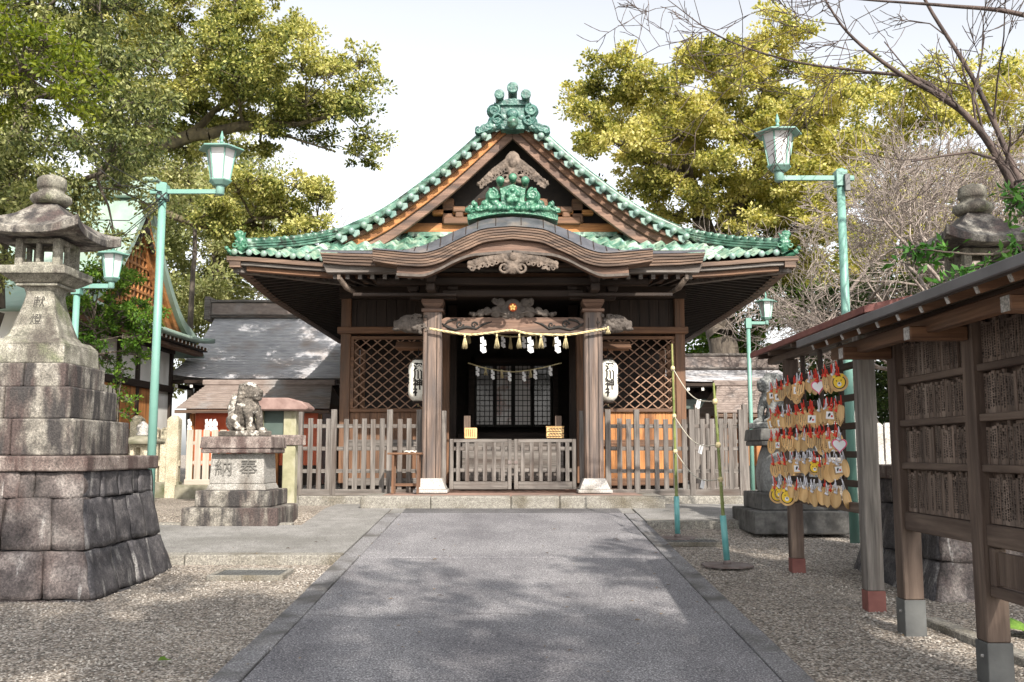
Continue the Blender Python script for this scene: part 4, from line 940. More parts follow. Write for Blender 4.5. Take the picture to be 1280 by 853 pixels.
# ---------------------------------------------------------------- things inside the entrance
zt_ = P(640, 549, 17.8).z
t = thing('offering_box', 'grey slatted wooden offering box behind the closed gate', 'offering box', (CX, 18.5, .3))
MB().box(-.95, .95, -.3, .4, .08, .80).build('box_body', MT['grey_x'], t, bevel=.012)
m = MB(); [m.box(-.9, .9, -.25 + .07 * i, -.22 + .07 * i, .802, .84) for i in range(9)]; m.build('top_grille', MT['grey_x'], t, bevel=.004)
for s in (-1, 1): MB().box(s * .85 - .05, s * .85 + .05, -.32, .42, 0, .08).build('foot', MT['grey_x'], t, bevel=.006)
def notice_box(x0, x1, y0, y1, Y, label, weave):
    a, b = P(x0, y0, Y), P(x1, y1, Y); t = thing('omikuji_box' if weave else 'notice_box', label, 'box', ((a.x + b.x) / 2, Y, b.z)); w = (b.x - a.x) / 2; h = a.z - b.z
    MB().box(-w, w, 0, .16, 0, h).build('box_body', MT['ema'], t, bevel=.008)
    if weave:
        m = MB()
        for i in range(4):
            for j in range(5):
                cx = -w + .04 + (2 * w - .08) * j / 4 * .9 + (i % 2) * .03; z = .035 + (h - .07) * i / 3; m.beam((cx - .035, -.003, z - .012), (cx + .035, -.003, z + .014), .004, .014)
        m.build('printed_pattern', MT['ink'], t)
        MB().box(-w - .01, w + .01, -.01, .17, h, h + .015).build('lid', MT['ema'], t, bevel=.004)
    else:
        for i in range(5):
            m = MB(); z = h - .03
            while z > .04:
                hh = random.uniform(.008, .016); x = -w + .035 + (2 * w - .07) * i / 4; m.box(x - .008, x + .008, -.003, 0, z - hh, z); z -= hh + .006
            m.build('text_column', MT['ink'], t)
    return t
notice_box(580.5, 596, 535, 548.5, 18.15, 'small pale wooden box with written columns above the left gate leaf', False)
notice_box(683, 705, 534, 548, 18.15, 'small woven-pattern box above the right gate leaf', True)
for s, lab in ((-1, 'slim pale plaque upright behind the box with written columns'), (1, 'slim pale plaque upright behind the woven-pattern box')):
    a, b = P(641 + s * 57 - 4, 520, 18.4), P(641 + s * 57 + 4, 549, 18.4); t = thing('standing_plaque', lab, 'plaque', ((a.x + b.x) / 2, 18.4, b.z)); w = (b.x - a.x) / 2
    MB().box(-w, w, 0, .02, 0, a.z - b.z).build('plaque_board', MT['board_z'], t, bevel=.003); MB().box(-w - .01, w + .01, -.03, .05, -.02, 0).build('plaque_foot', MT['board_x'], t, bevel=.003)
for x0, x1, lab in ((580, 596, 'left'), (683, 705, 'right')):   # little stands carrying the boxes
    a, b = P(x0 - 1, 549, 18.15), P(x1 + 1, 549, 18.15); t = thing('box_stand', 'slender dark stand behind the %s gate leaf' % lab, 'stand', ((a.x + b.x) / 2, 18.3, .3)); w = (b.x - a.x) / 2; h = a.z - .3
    MB().box(-w, w, -.17, .16, h - .03, h - .003).build('stand_top', MT['dark_x'], t, bevel=.004)
    for sx in (-1, 1): MB().box(sx * w * .8 - .02, sx * w * .8 + .02, -.02, .02, 0, h - .031).build('leg', MT['dark_z'], t)

# ---------------------------------------------------------------- paper lanterns
for s, px, lab in ((-1, 523, 'white paper lantern lettered in black, half hidden behind the left pillar'), (1, 760, 'white paper lantern lettered in black hanging right of the right pillar')):
    Y = 17.95; c = P(px, 476, Y); t = thing('paper_lantern', lab, 'lantern', (c.x, Y, c.z - .38), 0, 'paper lanterns by the pillars'); R = .185; H = .76
    prof_ = []
    for i in range(41):
        z = H * i / 40; e = min(z, H - z); r = R * (1 - (1 - min(1, e / .17)) ** 2.4 * .48); prof_.append((r + (.0025 if i % 2 else -.0015), z))
    MB().lathe(prof_, n=40).build('paper_body', MT['paper'], t)
    for z, nm in ((-.045, 'base_ring'), (H - .0, 'top_ring')): MB().lathe([(.085, z), (.1, z + .004), (.1, z + .04), (.085, z + .045)], n=24).build(nm, MT['dark_x'], t)
    MB().tube([(0, 0, H + .045), (0, 0, H + .3)], .008, 6).build('hanging_cord', MT['black'], t)
    MB().tube([(0, 0, -.046), (0, 0, -.1)], .01, 6).build('tassel', MT['straw'], t)
    for i, ch in enumerate('深川神社'):
        m = text_mb(ch, .172, .004, .006); vs = []
        for x, y, z in m.v:
            zz_ = H * .5 + (1.5 - i) * .152 + y; e = min(zz_, H - zz_); r = R * (1 - (1 - min(1, e / .17)) ** 2.4 * .48) + .006 + z; a = x * 1.05 / R + (.12 if s > 0 else .05); vs.append((r * sin(a), -r * cos(a), zz_))
        m.v = vs; m.build('lettering', MT['ink'], t)
    m = MB()                                          # small side crest
    for z, r0 in ((H * .62, .03), (H * .52, .045), (H * .45, .04)):
        for k in range(5):
            a = (1.2 if s > 0 else -1.15) + .05 * cos(k * 1.25) * 1.6; zz_ = z + r0 * .6 * sin(k * 1.25); r = R + .004; p0 = Vector((r * sin(a), -r * cos(a), zz_)); m.ball(p0, (.014, .012, .014), 6, 4)
    m.build('crest_mark', MT['ink'], t)
    # little roof that shelters the lantern
    r_ = thing('lantern_canopy', 'small wooden canopy fixed above the %s paper lantern' % ('left' if s < 0 else 'right'), 'canopy', (c.x, Y, c.z + .66)); m = MB()
    m.add([(-.42, -.2, -.06), (.42, -.2, -.06), (.42, .0, .07), (-.42, 0, .07), (.42, .2, -.06), (-.42, .2, -.06)], [(0, 1, 2, 3), (3, 2, 4, 5)]); o = m.build('canopy_boards', MT['brown_x'], r_); q = o.modifiers.new('s', 'SOLIDIFY'); q.thickness = .025
    MB().box(-.02, .02, -.02, 1.35, -.02, .02).build('support_arm', MT['dark_y'], r_)

# ---------------------------------------------------------------- straw ropes
def rope(pts, r, name, label, mat='straw'):
    cv = [Vector(p) for p in catmull([tuple(p) for p in pts], 70)]; t = thing(name, label, 'rope', cv[0]); off = cv[0]; m = MB()
    for ph in (0, 2 * pi / 3, 4 * pi / 3):
        q = []
        for i, p in enumerate(cv): a = ph + i * .95; q.append(p - off + Vector((0, cos(a), sin(a))) * r * .55)
        m.tube(q, r * .62, 5)
    m.build('twisted_cord', MT[mat], t); return t, off
def tassel(par, off, p, h=.27, w=.075):
    m = MB(); p = p - off; m.tube([p + Vector((0, 0, .02)), p + Vector((0, -.01, -.05))], [.016, .02], 6)
    for i in range(26):
        a = random.uniform(0, 2 * pi); r = w * sqrt(random.random()); m.tube([p + Vector((.01 * cos(a), .01 * sin(a), -.03)), p + Vector((r * cos(a) * .7, r * sin(a) * .7, -h * .6)), p + Vector((r * cos(a), r * sin(a), -h * random.uniform(.85, 1)))], [.005, .0045, .003], 3)
    m.build('straw_tassel', MT['straw'], par)
def shide(par, off, p, sc=1.0):
    m = MB(); p = p - off; w = .07 * sc; h = .075 * sc; x = 0
    for i in range(4):
        x = (.012 if i % 2 else -.012) * sc * 1.6; z = -i * h * .82 - .02; y = -.012 * (i % 2) - .01
        poly = [(p.x + x - w * .5, p.z + z), (p.x + x + w * .35, p.z + z + .02 * sc), (p.x + x + w * .55, p.z + z - h), (p.x + x - w * .35, p.z + z - h - .02 * sc)]
        m.prism(poly, p.y + y, p.y + y + .003)
    z = -4 * h * .82; m.prism([(p.x - w * .8, p.z + z), (p.x, p.z + z + .05 * sc), (p.x + w * .8, p.z + z), (p.x, p.z + z - .05 * sc)], p.y - .02, p.y - .017)
    m.build('folded_paper', MT['shide'], par, fix=True)
Yr = 17.02
pts = [P(537, 411, Yr), P(560, 415, Yr), P(587, 418.5, Yr), (*P(615, 416, Yr),), P(640, 413, Yr), P(662, 417.5, Yr), P(709, 418.6, Yr), P(740, 414, Yr), P(758, 411, Yr)]
t, off = rope(pts, .021, 'sacred_rope', 'thick straw rope with tassels and white paper strips across the porch pillars')
for x in (581, 621, 649, 676, 707): tassel(t, off, P(x, 419, Yr), .25, .055)
for x in (604, 663, 697): shide(t, off, P(x, 421, Yr))
tassel(t, off, P(760, 411, Yr) + Vector((0, 0, .02)), .12, .05)
Yi = 19.7
t, off = rope([P(585, 454, Yi), P(610, 461, Yi), P(641, 465, Yi), P(672, 461, Yi), P(702, 454, Yi)], .012, 'sacred_rope', 'thin straw rope with white paper strips hanging inside the dark entrance')
for x, y in ((597, 457.5), (616, 461.5), (637, 464), (655, 464), (669, 461.5), (688, 457)): shide(t, off, P(x, y, Yi), .72)
for x, y in ((607, 460), (627, 463.5), (663, 463)): tassel(t, off, P(x, y, Yi), .16, .045)
Ym = 18.6
t, off = rope([P(600, 414, Ym), P(640, 421, Ym), P(700, 416, Ym)], .014, 'sacred_rope', 'middle straw rope half hidden behind the thick one under the porch beam')
for x, y in ((629, 420), (655, 420.5), (680, 419)): shide(t, off, P(x, y, Ym), .8)
for x, y in ((586, 414), (638, 421), (670, 420), (693, 417)): tassel(t, off, P(x, y, Ym), .26, .045)

# ---------------------------------------------------------------- the great stone lanterns
def stone_block_mesh(mb, corners, sub=7, rnd=.16, amp=.02, seed=0):
    """a rough stone filling the box given by its 8 corners (trilinear), rounded towards its edges"""
    r = np.random.default_rng(seed); C = [Vector(c) for c in corners]; idx = {}; vs = []; fs = []
    ph = r.uniform(0, 6.28, 9)
    def put(u, v, w):
        k = (round(u * 1000), round(v * 1000), round(w * 1000))
        if k in idx: return idx[k]
        a, b, c = u * 2 - 1, v * 2 - 1, w * 2 - 1
        q = [x * sqrt(max(0, 1 - rnd * (y * y + z * z) + rnd * .5 * y * y * z * z)) for x, y, z in ((a, b, c), (b, a, c), (c, a, b))]
        U, V_, W_ = [(x + 1) / 2 for x in q]
        p = Vector((0, 0, 0))
        for i, cc in enumerate(C):
            p += cc * ((U if i & 1 else 1 - U) * (V_ if i & 2 else 1 - V_) * (W_ if i & 4 else 1 - W_))
        ce = sum(C, Vector((0, 0, 0))) / 8; d = (p - ce).normalized()
        f = sin(p.x * 9 + ph[0]) * cos(p.z * 11 + ph[1]) + .6 * sin(p.y * 14 + ph[2] + p.x * 7) + .5 * sin(p.z * 23 + ph[3]) * sin(p.x * 19 + ph[4])
        idx[k] = len(vs); vs.append(p + d * amp * f); return idx[k]
    for ax in range(3):
        for e in (0, 1):
            for i in range(sub):
                for j in range(sub):
                    q = []
                    for di, dj in ((0, 0), (1, 0), (1, 1), (0, 1)):
                        a, b = (i + di) / sub, (j + dj) / sub; c = [0, 0, 0]; c[ax] = e; c[(ax + 1) % 3] = a; c[(ax + 2) % 3] = b; q.append(put(*c))
                    fs.append(tuple(q if e else q[::-1]))
    mb.add(vs, fs, True)

def great_lantern(cx, cy, label, seed, yaw=0, full=True):
    zg = ground_z(0, cy + 1.1) ; z0 = ground_z(0, cy - 1.2) - .08
    t = thing('stone_lantern', label, 'stone lantern', (cx, cy, z0), yaw, 'great stone lanterns flanking the path')
    r = random.Random(seed); zl = .875 - .15 - z0      # height where the ledge starts
    hb = 1.13; ht = .87
    def half(z): u = z / zl; return hb + (ht - hb) * (1 - (1 - u) ** 1.7)
    cor = MB()
    hts = [0, .32 * zl * .55, zl * .42, zl * .76, zl * 1.0]; k = seed * 100
    hts = [-.1, .10, zl * .42, zl * .80, zl - .003]
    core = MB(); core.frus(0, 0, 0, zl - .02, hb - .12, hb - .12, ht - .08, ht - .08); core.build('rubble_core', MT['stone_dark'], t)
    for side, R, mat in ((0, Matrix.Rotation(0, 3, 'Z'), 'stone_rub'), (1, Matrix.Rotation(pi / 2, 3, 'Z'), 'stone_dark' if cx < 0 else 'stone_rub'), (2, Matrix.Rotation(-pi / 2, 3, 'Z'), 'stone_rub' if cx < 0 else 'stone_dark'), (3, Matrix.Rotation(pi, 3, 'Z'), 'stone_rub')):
        mb = MB()
        for ci in range(len(hts) - 1):
            za, zb = hts[ci], hts[ci + 1]; n = 4 if ci in (1, 2) else 5; cuts = [-1.0]
            if ci == 3: n = 5
            for i in range(1, n): cuts.append(-1 + 2 * (i + r.uniform(-.32, .32)) / n + (.0 if ci % 2 else .12))
            cuts.append(1.0)
            for i in range(n):
                ua, ub = cuts[i], cuts[i + 1]; j1, j2, j3, j4 = (r.uniform(-.07, .07) for _ in range(4))
                if ci == 3: j2 = j4 = 0
                def pt(u, z, inn, jz=0): 
                    z_ = z + (jz if 0 < ci < 3 or z > 0 else 0); h = half(max(0, z_)); d = h - inn; return R @ Vector((u * (h - .004), -d, z_))
                ja = j1 if i else 0; jb = j2 if i < n - 1 else 0
                out = -r.uniform(.0, .035); tl = .0; sh = r.uniform(-.04, .04)
                cs = [pt(ua, za, out), pt(ub, za, out), pt(ua, za, .25), pt(ub, za, .25), pt(ua + (sh * .5 if i else 0), zb, out), pt(ub + (sh * .5 if i < n - 1 else 0), zb, out), pt(ua, zb, .25), pt(ub, zb, .25)]
                k += 1; stone_block_mesh(mb, cs, 8, .06 if ci != 3 else .035, .012, k)
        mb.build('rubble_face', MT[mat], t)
    def tier(z0_, z1_, h, mat, name, split=True, seed2=0):
        m = MB(); 
        q = r.uniform(-.1, .1)
        if split: m.box(-h, q - .003, -h, h, z0_, z1_ - .003); m.box(q + .003, h, -h, h, z0_, z1_ - .003)
        else: m.box(-h, h, -h, h, z0_, z1_ - .003)
        o = m.build(name, MT[mat], t, bevel=.018, seg=2); return o
    A = lambda z: z - z0
    tier(zl, A(.875), .93, 'stone_red', 'ledge_stone', False)
    tier(A(.876), A(1.235), .68, 'stone', 'step_stone'); tier(A(1.236), A(1.555), .575, 'stone', 'step_stone'); tier(A(1.556), A(1.80), .47, 'stone', 'step_stone')
    m = MB(); m.frus(0, 0, A(1.80), A(2.0), .42, .42, .41, .41); m.frus(0, 0, A(2.001), A(2.06), .405, .405, .35, .35); m.build('lantern_base', MT['stone_l'], t, bevel=.012, seg=2)
    # flared shaft with the dedication cut in it
    m = MB(); n = 22; vs = []; zA, zB = A(2.062), A(2.62)
    def sh(u): return .158 + .125 * (1 - u) ** 1.5 - .02 * u + (.035 * max(0, (u - .85) / .15) ** 1.5) + .015 * (1 if u < .06 else 0)
    for i in range(n + 1):
        u = i / n; h = sh(u); c = h * .16
        for x, y in ((-h + c, -h), (h - c, -h), (h, -h + c), (h, h - c), (h - c, h), (-h + c, h), (-h, h - c), (-h, -h + c)): vs.append((x, y, zA + (zB - zA) * u))
    m.add(vs, [(8 * i + k_, 8 * i + (k_ + 1) % 8, 8 * i + 8 + (k_ + 1) % 8, 8 * i + 8 + k_) for i in range(n) for k_ in range(8)] + [tuple(reversed(range(8))), tuple(range(8 * n, 8 * n + 8))]); S_ = m.build('shaft', MT['stone_l'], t)
    for ch, u in (('献', .70), ('燈', .36)):
        tm = text_mb(ch, .125, .006, .001); vs = []
        for x, y, z in tm.v:
            uu = u + y / (zB - zA); vs.append((x + .015, -sh(min(1, max(0, uu))) - .0012 - (z if z > 0 else 0) * .3, zA + (zB - zA) * uu))
        tm.v = vs; tm.build('carved_character', MT['ink4'], S_)
    m = MB(); m.box(-.22, .22, -.22, .22, A(2.621), A(2.655)); m.frus(0, 0, A(2.656), A(2.73), .23, .23, .33, .33); m.box(-.34, .34, -.34, .34, A(2.731), A(2.82)); m.build('fire_box_shelf', MT['stone_l'], t, bevel=.014, seg=2)
    z1, z2 = A(2.82), A(3.12); m = MB(); h = .235
    for sx in (-1, 1):
        for sy in (-1, 1): m.box(sx * h - .04 * (1 + sx), sx * h + .04 * (1 - sx), sy * h - .04 * (1 + sy), sy * h + .04 * (1 - sy), z1, z2)
    for R in (0, 1, 2, 3):
        M_ = Matrix.Rotation(R * pi / 2, 3, 'Z'); m.box(-h + .08, h - .08, -h + .006, -h + .07, z1, z1 + .05, M=M_); m.box(-h + .08, h - .08, -h + .006, -h + .07, z2 - .05, z2, M=M_); m.box(-.022, .022, -h + .01, -h + .06, z1 + .05, z2 - .05, M=M_)
    m.build('fire_box', MT['stone_l'], t, bevel=.006)
    # roof with upswept corners
    N_ = 16; vs = []; za = A(3.12)
    def rf_(u, v, top):
        d = max(abs(u), abs(v)); c = (min(abs(u), abs(v)) / d if d > 1e-6 else 0) ** 3 * max(0, (d - .45) / .55) ** 1.5
        R_ = .50; x, y = u * R_ * (1 + .10 * c), v * R_ * (1 + .10 * c)
        if top: z = za + .07 + .42 * (1 - d) ** 1.25 * (1.0) + .12 * c + .035 * (1 - d)
        else: z = za - .0 + .075 * c + (0 if d > .62 else .03)
        return (x, y, z)
    G_ = [-1 + 2 * i / N_ for i in range(N_ + 1)]; k2 = N_ + 1
    vs = [rf_(u, v, True) for v in G_ for u in G_] + [rf_(u, v, False) for v in G_ for u in G_]; o2 = k2 * k2; fs = []
    for j in range(N_):
        for i in range(N_): a_ = j * k2 + i; fs += [(a_, a_ + 1, a_ + k2 + 1, a_ + k2), (o2 + a_, o2 + a_ + k2, o2 + a_ + k2 + 1, o2 + a_ + 1)]
    for i in range(N_):
        fs += [(i, o2 + i, o2 + i + 1, i + 1), (N_ * k2 + i + 1, o2 + N_ * k2 + i + 1, o2 + N_ * k2 + i, N_ * k2 + i), (i * k2, (i + 1) * k2, o2 + (i + 1) * k2, o2 + i * k2), (i * k2 + N_, o2 + i * k2 + N_, o2 + (i + 1) * k2 + N_, (i + 1) * k2 + N_)]
    MB().add(vs, fs).build('lantern_roof', MT['stone'], t, bevel=.006, fix=True)
    m = MB(); z = za + .47; m.lathe([(.17, z - .06), (.21, z - .01), (.20, z + .03), (.13, z + .07), (.125, z + .10), (.14, z + .11), (.148, z + .13), (.142, z + .22), (.11, z + .245), (.04, z + .25), (.02, z + .275), (.004, z + .28)], n=28); m.build('finial', MT['stone_l'], t)
    return t
great_lantern(-4.93, 10.1, 'tall stone lantern on a stepped rubble base standing left of the path', 1)
RL = great_lantern(4.93, 10.1, 'tall stone lantern standing behind the notice board, mostly hidden by its roof', 2); RL.location.z -= .10

# ---------------------------------------------------------------- guardian lion dogs
def komainu(cx, cy, s, label, blk, mat, txt, yaw, base_label, round_block=False):
    zg = g(cy); B = thing('statue_pedestal', base_label, 'pedestal', (cx, cy, zg))
    for h, z0, z1, nm in ((.68, -.1, .215, 'lower_step'), (.54, .216, .45, 'upper_step')):
        m = MB(); m.box(-h, h, -h, h, z0, z1); m.build(nm, MT[blk], B, bevel=.02, seg=2)
    if round_block:
        m = MB(); n = 16; vs = []
        for i in range(n + 1):
            u = i / n; z = .451 + u * .66; h = .42 - .07 * (u) ** 1 + .05 * sin(pi * u); c = .1
            for k in range(24):
                a = 2 * pi * k / 24 + .13; q = (abs(cos(a)) ** 3.2 + abs(sin(a)) ** 3.2) ** (-1 / 3.2); vs.append((h * q * cos(a), h * q * sin(a), z))
        m.add(vs, [(24 * i + k, 24 * i + (k + 1) % 24, 24 * i + 24 + (k + 1) % 24, 24 * i + 24 + k) for i in range(n) for k in range(24)] + [tuple(reversed(range(24))), tuple(range(24 * n, 24 * n + 24))], True); m.build('inscribed_block', MT['stone_g'], B); fy = -.425
    else:
        m = MB(); m.frus(0, 0, .451, .54, .44, .40, .40, .36); m.frus(0, 0, .541, .98, .40, .36, .38, .34); m.build('inscribed_block', MT['stone_w2'], B, bevel=.012, seg=2); fy = -.363
    x = -.19
    for ch, dx in zip(txt, (-.19, .17) if len(txt) == 2 else (0.02,)):
        tm = stand(text_mb(ch, .27 if len(txt) == 2 else .33, .01, 0), (dx, fy - (.004 if not round_block else .02), .76)); tm.build('carved_character', MT['ink2'], B)
    m = MB(); zc = .982 if not round_block else 1.112; m.box(-.5, .5, -.46, .46, zc, zc + .07); m.frus(0, 0, zc + .071, zc + .24, .52, .48, .5, .46); m.build('pedestal_cap', MT['stone_red'] if not round_block else MT['stone_dark2'], B, bevel=.015, seg=2)
    zt = zc + .242; K = thing('guardian_lion_statue', label, 'statue', (cx - (.16 if s < 0 else 0), cy, zg + zt), yaw)
    MB().box(-.36, .36, -.2, .2, 0, .09).build('plinth', MT[mat], K, bevel=.02, seg=2)
    m = MB(); z = .08; f = 1                          # faces +x before turning
    Ry = lambda a: Matrix.Rotation(a, 3, 'Y')
    m.ball((-.12, 0, z + .18), (.21, .17, .18)); m.ball((0, 0, z + .31), (.155, .15, .27), R=Ry(.45)); m.ball((.1, 0, z + .38), (.13, .135, .16))
    m.ball((.12, 0, z + .57), (.145, .13, .13)); m.ball((.23, 0, z + .56), (.09, .095, .075)); m.ball((.24, 0, z + .48), (.07, .07, .035)); m.ball((.31, 0, z + .585), (.03, .045, .03))
    for q in (-1, 1):
        m.tube([(.12, q * .09, z + .36), (.19, q * .1, z + .2), (.2, q * .1, z + .03)], [.075, .055, .05], 10); m.ball((.24, q * .1, z + .035), (.075, .055, .04)); 
        m.ball((-.1, q * .14, z + .14), (.15, .07, .14)); m.tube([(-.02, q * .16, z + .1), (.05, q * .17, z + .035)], [.06, .05], 8); m.ball((.09, q * .17, z + .032), (.08, .05, .036))
        m.ball((.2, q * .055, z + .635), (.035, .03, .025)); m.ball((.07, q * .12, z + .65), (.05, .025, .06)); m.ball((.24, q * .06, z + .52), (.05, .03, .03))
        for i in range(7): a = i * .55; m.ball((.06 - .03 * i * .5, q * (.12 + .01 * (i % 2)), z + .62 - .055 * i), .052); m.ball((.0 - .03 * i * .4, q * .09, z + .66 - .06 * i), .05)
        for k in range(3): m.ball((.23 + .03 * k, q * .135, z + .02), .022)
    for i in range(6): m.ball((-.01 - .02 * i, 0, z + .68 - .06 * i), .06)
    m.ball((.1, 0, z + .69), (.09, .08, .045))
    for dx, dz, r_, h_ in ((0, 0, .075, .14), (-.03, .14, .07, .14), (.02, .26, .05, .12), (.06, .1, .05, .1)):
        m.ball((-.27 + dx, 0, z + .2 + dz), (r_, .06, h_))
    m.build('lion_body', MT[mat], K, remesh=.0095, noise=.022)
MT['ink2'] = M('carved_shadow_stone', [(.10, .095, .085), (.17, .16, .145)], s=20, rough=.9, bump=.1)
MT['stone_g'] = M('grey_round_granite', [(.15, .15, .145), (.29, .29, .28)], s=30, rough=.85, bump=.4, bs=90, stain=((.08, .08, .075), (2, 2, 1), 1.8, .5, .66))
MT['stone_dark2'] = M('dark_stained_granite', [(.06, .058, .055), (.15, .145, .135)], s=12, rough=.85, bump=.5, bs=80, stain=((.035, .033, .03), (2, 2, 1), 1.5, .48, .66))
komainu(-3.99, 14.5, 1, 'seated stone guardian lion, mottled with lichen, on the pedestal left of the path', 'stone', 'kstone', '納奉', radians(-32), 'square stepped stone pedestal carved with two characters, left of the path')
komainu(4.0, 14.1, -1, 'seated grey stone guardian lion on the pedestal behind the hanging wooden plaques', 'stone_dark2', 'kstone2', '奉', radians(180 + 30), 'dark stepped pedestal with a rounded carved block behind the plaque rack', True)

# ---------------------------------------------------------------- street lamps
def lamp_head(t, loc, sc=1.0):
    hd = thing('lamp_head', None, None, loc); hd.parent = t
    m = MB(); Rb, Rt, H = .105, .165, .40
    for z0, z1, r0, r1 in ((-.02, .0, Rb + .03, Rb + .03), (-.075, -.02, Rb - .02, Rb + .03)): m.lathe([(r0, z0), (r1, z1)], n=6, smooth=False)
    m.build('lamp_base', MT['teal'], hd, bevel=.003); MB().lathe([(.042, -.20), (.05, -.19), (.05, -.08), (.05, -.076)], n=16).build('socket', MT['teal'], hd)
    m = MB(); m.lathe([(Rb, .0), (Rt, H)], n=6, smooth=False); m.build('glass_pane', MT['glass_f'], hd)
    m = MB()
    for k in range(6):
        a = k * pi / 3; m.beam((cos(a) * (Rb + .004), sin(a) * (Rb + .004), 0), (cos(a) * (Rt + .004), sin(a) * (Rt + .004), H), .016, .016)
    m.build('corner_bar', MT['teal'], hd)
    m = MB(); m.lathe([(Rt + .01, H), (Rt + .10, H + .0), (Rt + .10, H + .018), (.02, H + .10), (.018, H + .11)], n=6, smooth=False); m.build('lamp_roof', MT['teal'], hd, bevel=.002)
    MB().lathe([(.02, H + .10), (.022, H + .13), (.012, H + .15), (.026, H + .175), (.004, H + .27)], n=10).build('finial', MT['teal'], hd)
    hd.scale = (sc * 1.22, sc * 1.22, sc * 1.08); return hd
def lamp(px, Y, ybase, ytop, side, hx, hy, label, group='mint green lamp posts', r=.062, box=False, z0=None, sc=1.0, face=0):
    z0 = g(Y) if z0 is None else z0; top = P(px, ytop, Y); t = thing('street_lamp', label, 'street lamp', (top.x, Y, z0), 0, group)
    H = top.z - z0; m = MB(); m.tube([(0, 0, -.05), (0, 0, H * .5), (0, 0, H)], [r, r * .92, r * .85], 20); m.build('pole', MT['teal'], t)
    hp = P(hx, hy, Y); dx = hp.x - top.x; dz = hp.z - z0      # hy = row of the arm
    m = MB(); m.box(min(dx, -dx * .22), max(dx, -dx * .22), -.025, .025, dz - .032, dz + .032); m.build('arm', MT['teal'], t, bevel=.004)
    MB().box(-r - .012, r + .012, -r - .012, r + .012, dz - .12, dz + .1).build('clamp_box', MT['teal'], t, bevel=.006)
    if box: MB().box(.02, .09, -r - .06, -r - .002, dz - .2, dz + .03).build('switch_box', MT['steel'], t, bevel=.004)
    lamp_head(t, (dx, 0, dz + .17 * sc), sc); return t
L1 = lamp(204, 13.4, 655, 229, 1, 275, 240, 'mint green lamp post with its lamp reaching right, beside the left paving', z0=g(13.4))
lamp(1050, 12.6, 660, 212, -1, 974, 223, 'mint green lamp post with its lamp reaching left, behind the plaque rack', box=True)
lamp(97, 13.2, 600, 352, 1, 139, 358, 'mint green lamp post behind the great stone lantern, facing right', sc=.72, r=.05)
lamp(935, 20.5, 600, 403, 1, 958, 404, 'small mint green lamp post beyond the hall, its lamp reaching right', sc=.75, r=.05)
# wires from the left lamp post
for i, (a, b, Ya) in enumerate((((205, 240), (95, 190), 12.5), ((205, 243), (60, 130), 12), ((204, 246), (118, 275), 13), ((204, 250), (110, 300), 13), ((204, 254), (100, 310), 13))):
    p, q = P(*a, 13.35), P(*b, Ya); mid = (p + q) / 2 - Vector((0, 0, .18)); o = MB().tube([p, mid, q], .007, 5).build('overhead_wire', MT['black']); tag(o, ['thin wire running up left from the left lamp post', 'highest thin wire from the left lamp post into the tree', 'upper of the slack wires towards the stone lantern roof', 'middle slack wire towards the stone lantern roof', 'lowest slack wire towards the stone lantern roof'][i], 'wire')
m = MB(); pc = P(204, 244, 13.35)
for i in range(9): a = i * 2.1; m.tube([pc + Vector((.09 * cos(a + k * .7), -.03 + .08 * sin(a + k * .7), .06 * sin(k * 1.3 + i) - .04)) for k in range(7)], .006, 4)
m.build('cable_tangle', MT['black'], L1, world=True)

# ---------------------------------------------------------------- bamboo poles with their stands
def bamboo(px, Y, tx, ty, label, plate_label):
    z0 = ground_z(px, Y) + .01; b = P(px, 660, Y); tp = P(tx, ty, Y - .05); S = thing('pole_stand', plate_label, 'stand', (b.x, Y, z0))
    MB().lathe([(.30, 0), (.30, .018), (.29, .022)], n=8, smooth=False, rot=.39).build('base_plate', MT['iron'], S)
    d = (tp - Vector((b.x, Y, z0 + .5))).normalized(); h = .55
    MB().tube([(0, 0, .02), (d.x * h, d.y * h, .02 + d.z * h)], .036, 16).build('socket_tube', MT['teal_d'], S)
    MB().lathe([(.05, .02), (.045, .05), (.038, .07)], n=12).build('collar', MT['iron'], S)
    T = thing('bamboo_pole', label, 'bamboo pole', (b.x, Y, z0)); m = MB(); a = Vector((d.x * .3, d.y * .3, .3)); e = tp - Vector((b.x, Y, z0)); pts = []; rs = []; n = 9
    for i in range(n):
        for u_, rr in ((0, 1.0), (.06, 1.22), (.12, 1.0), (.95, .97)):
            t_ = (i + u_) / n; pts.append(a.lerp(e, t_)); rs.append((.022 - .009 * t_) * rr)
    pts.append(e); rs.append(.013); m.tube(pts, rs, 12); m.build('culm', MT['bamboo'], T)
    return a + Vector((b.x, Y, z0)), tp
b1 = bamboo(908, 11.2, 892, 479, 'green bamboo pole leaning left in the nearer iron stand', 'nearer iron stand with eight sided plate on the gravel')
b2 = bamboo(847, 13.3, 840, 430, 'taller thin bamboo pole in the stand nearer the porch', 'farther iron stand with round plate close to the porch paving')
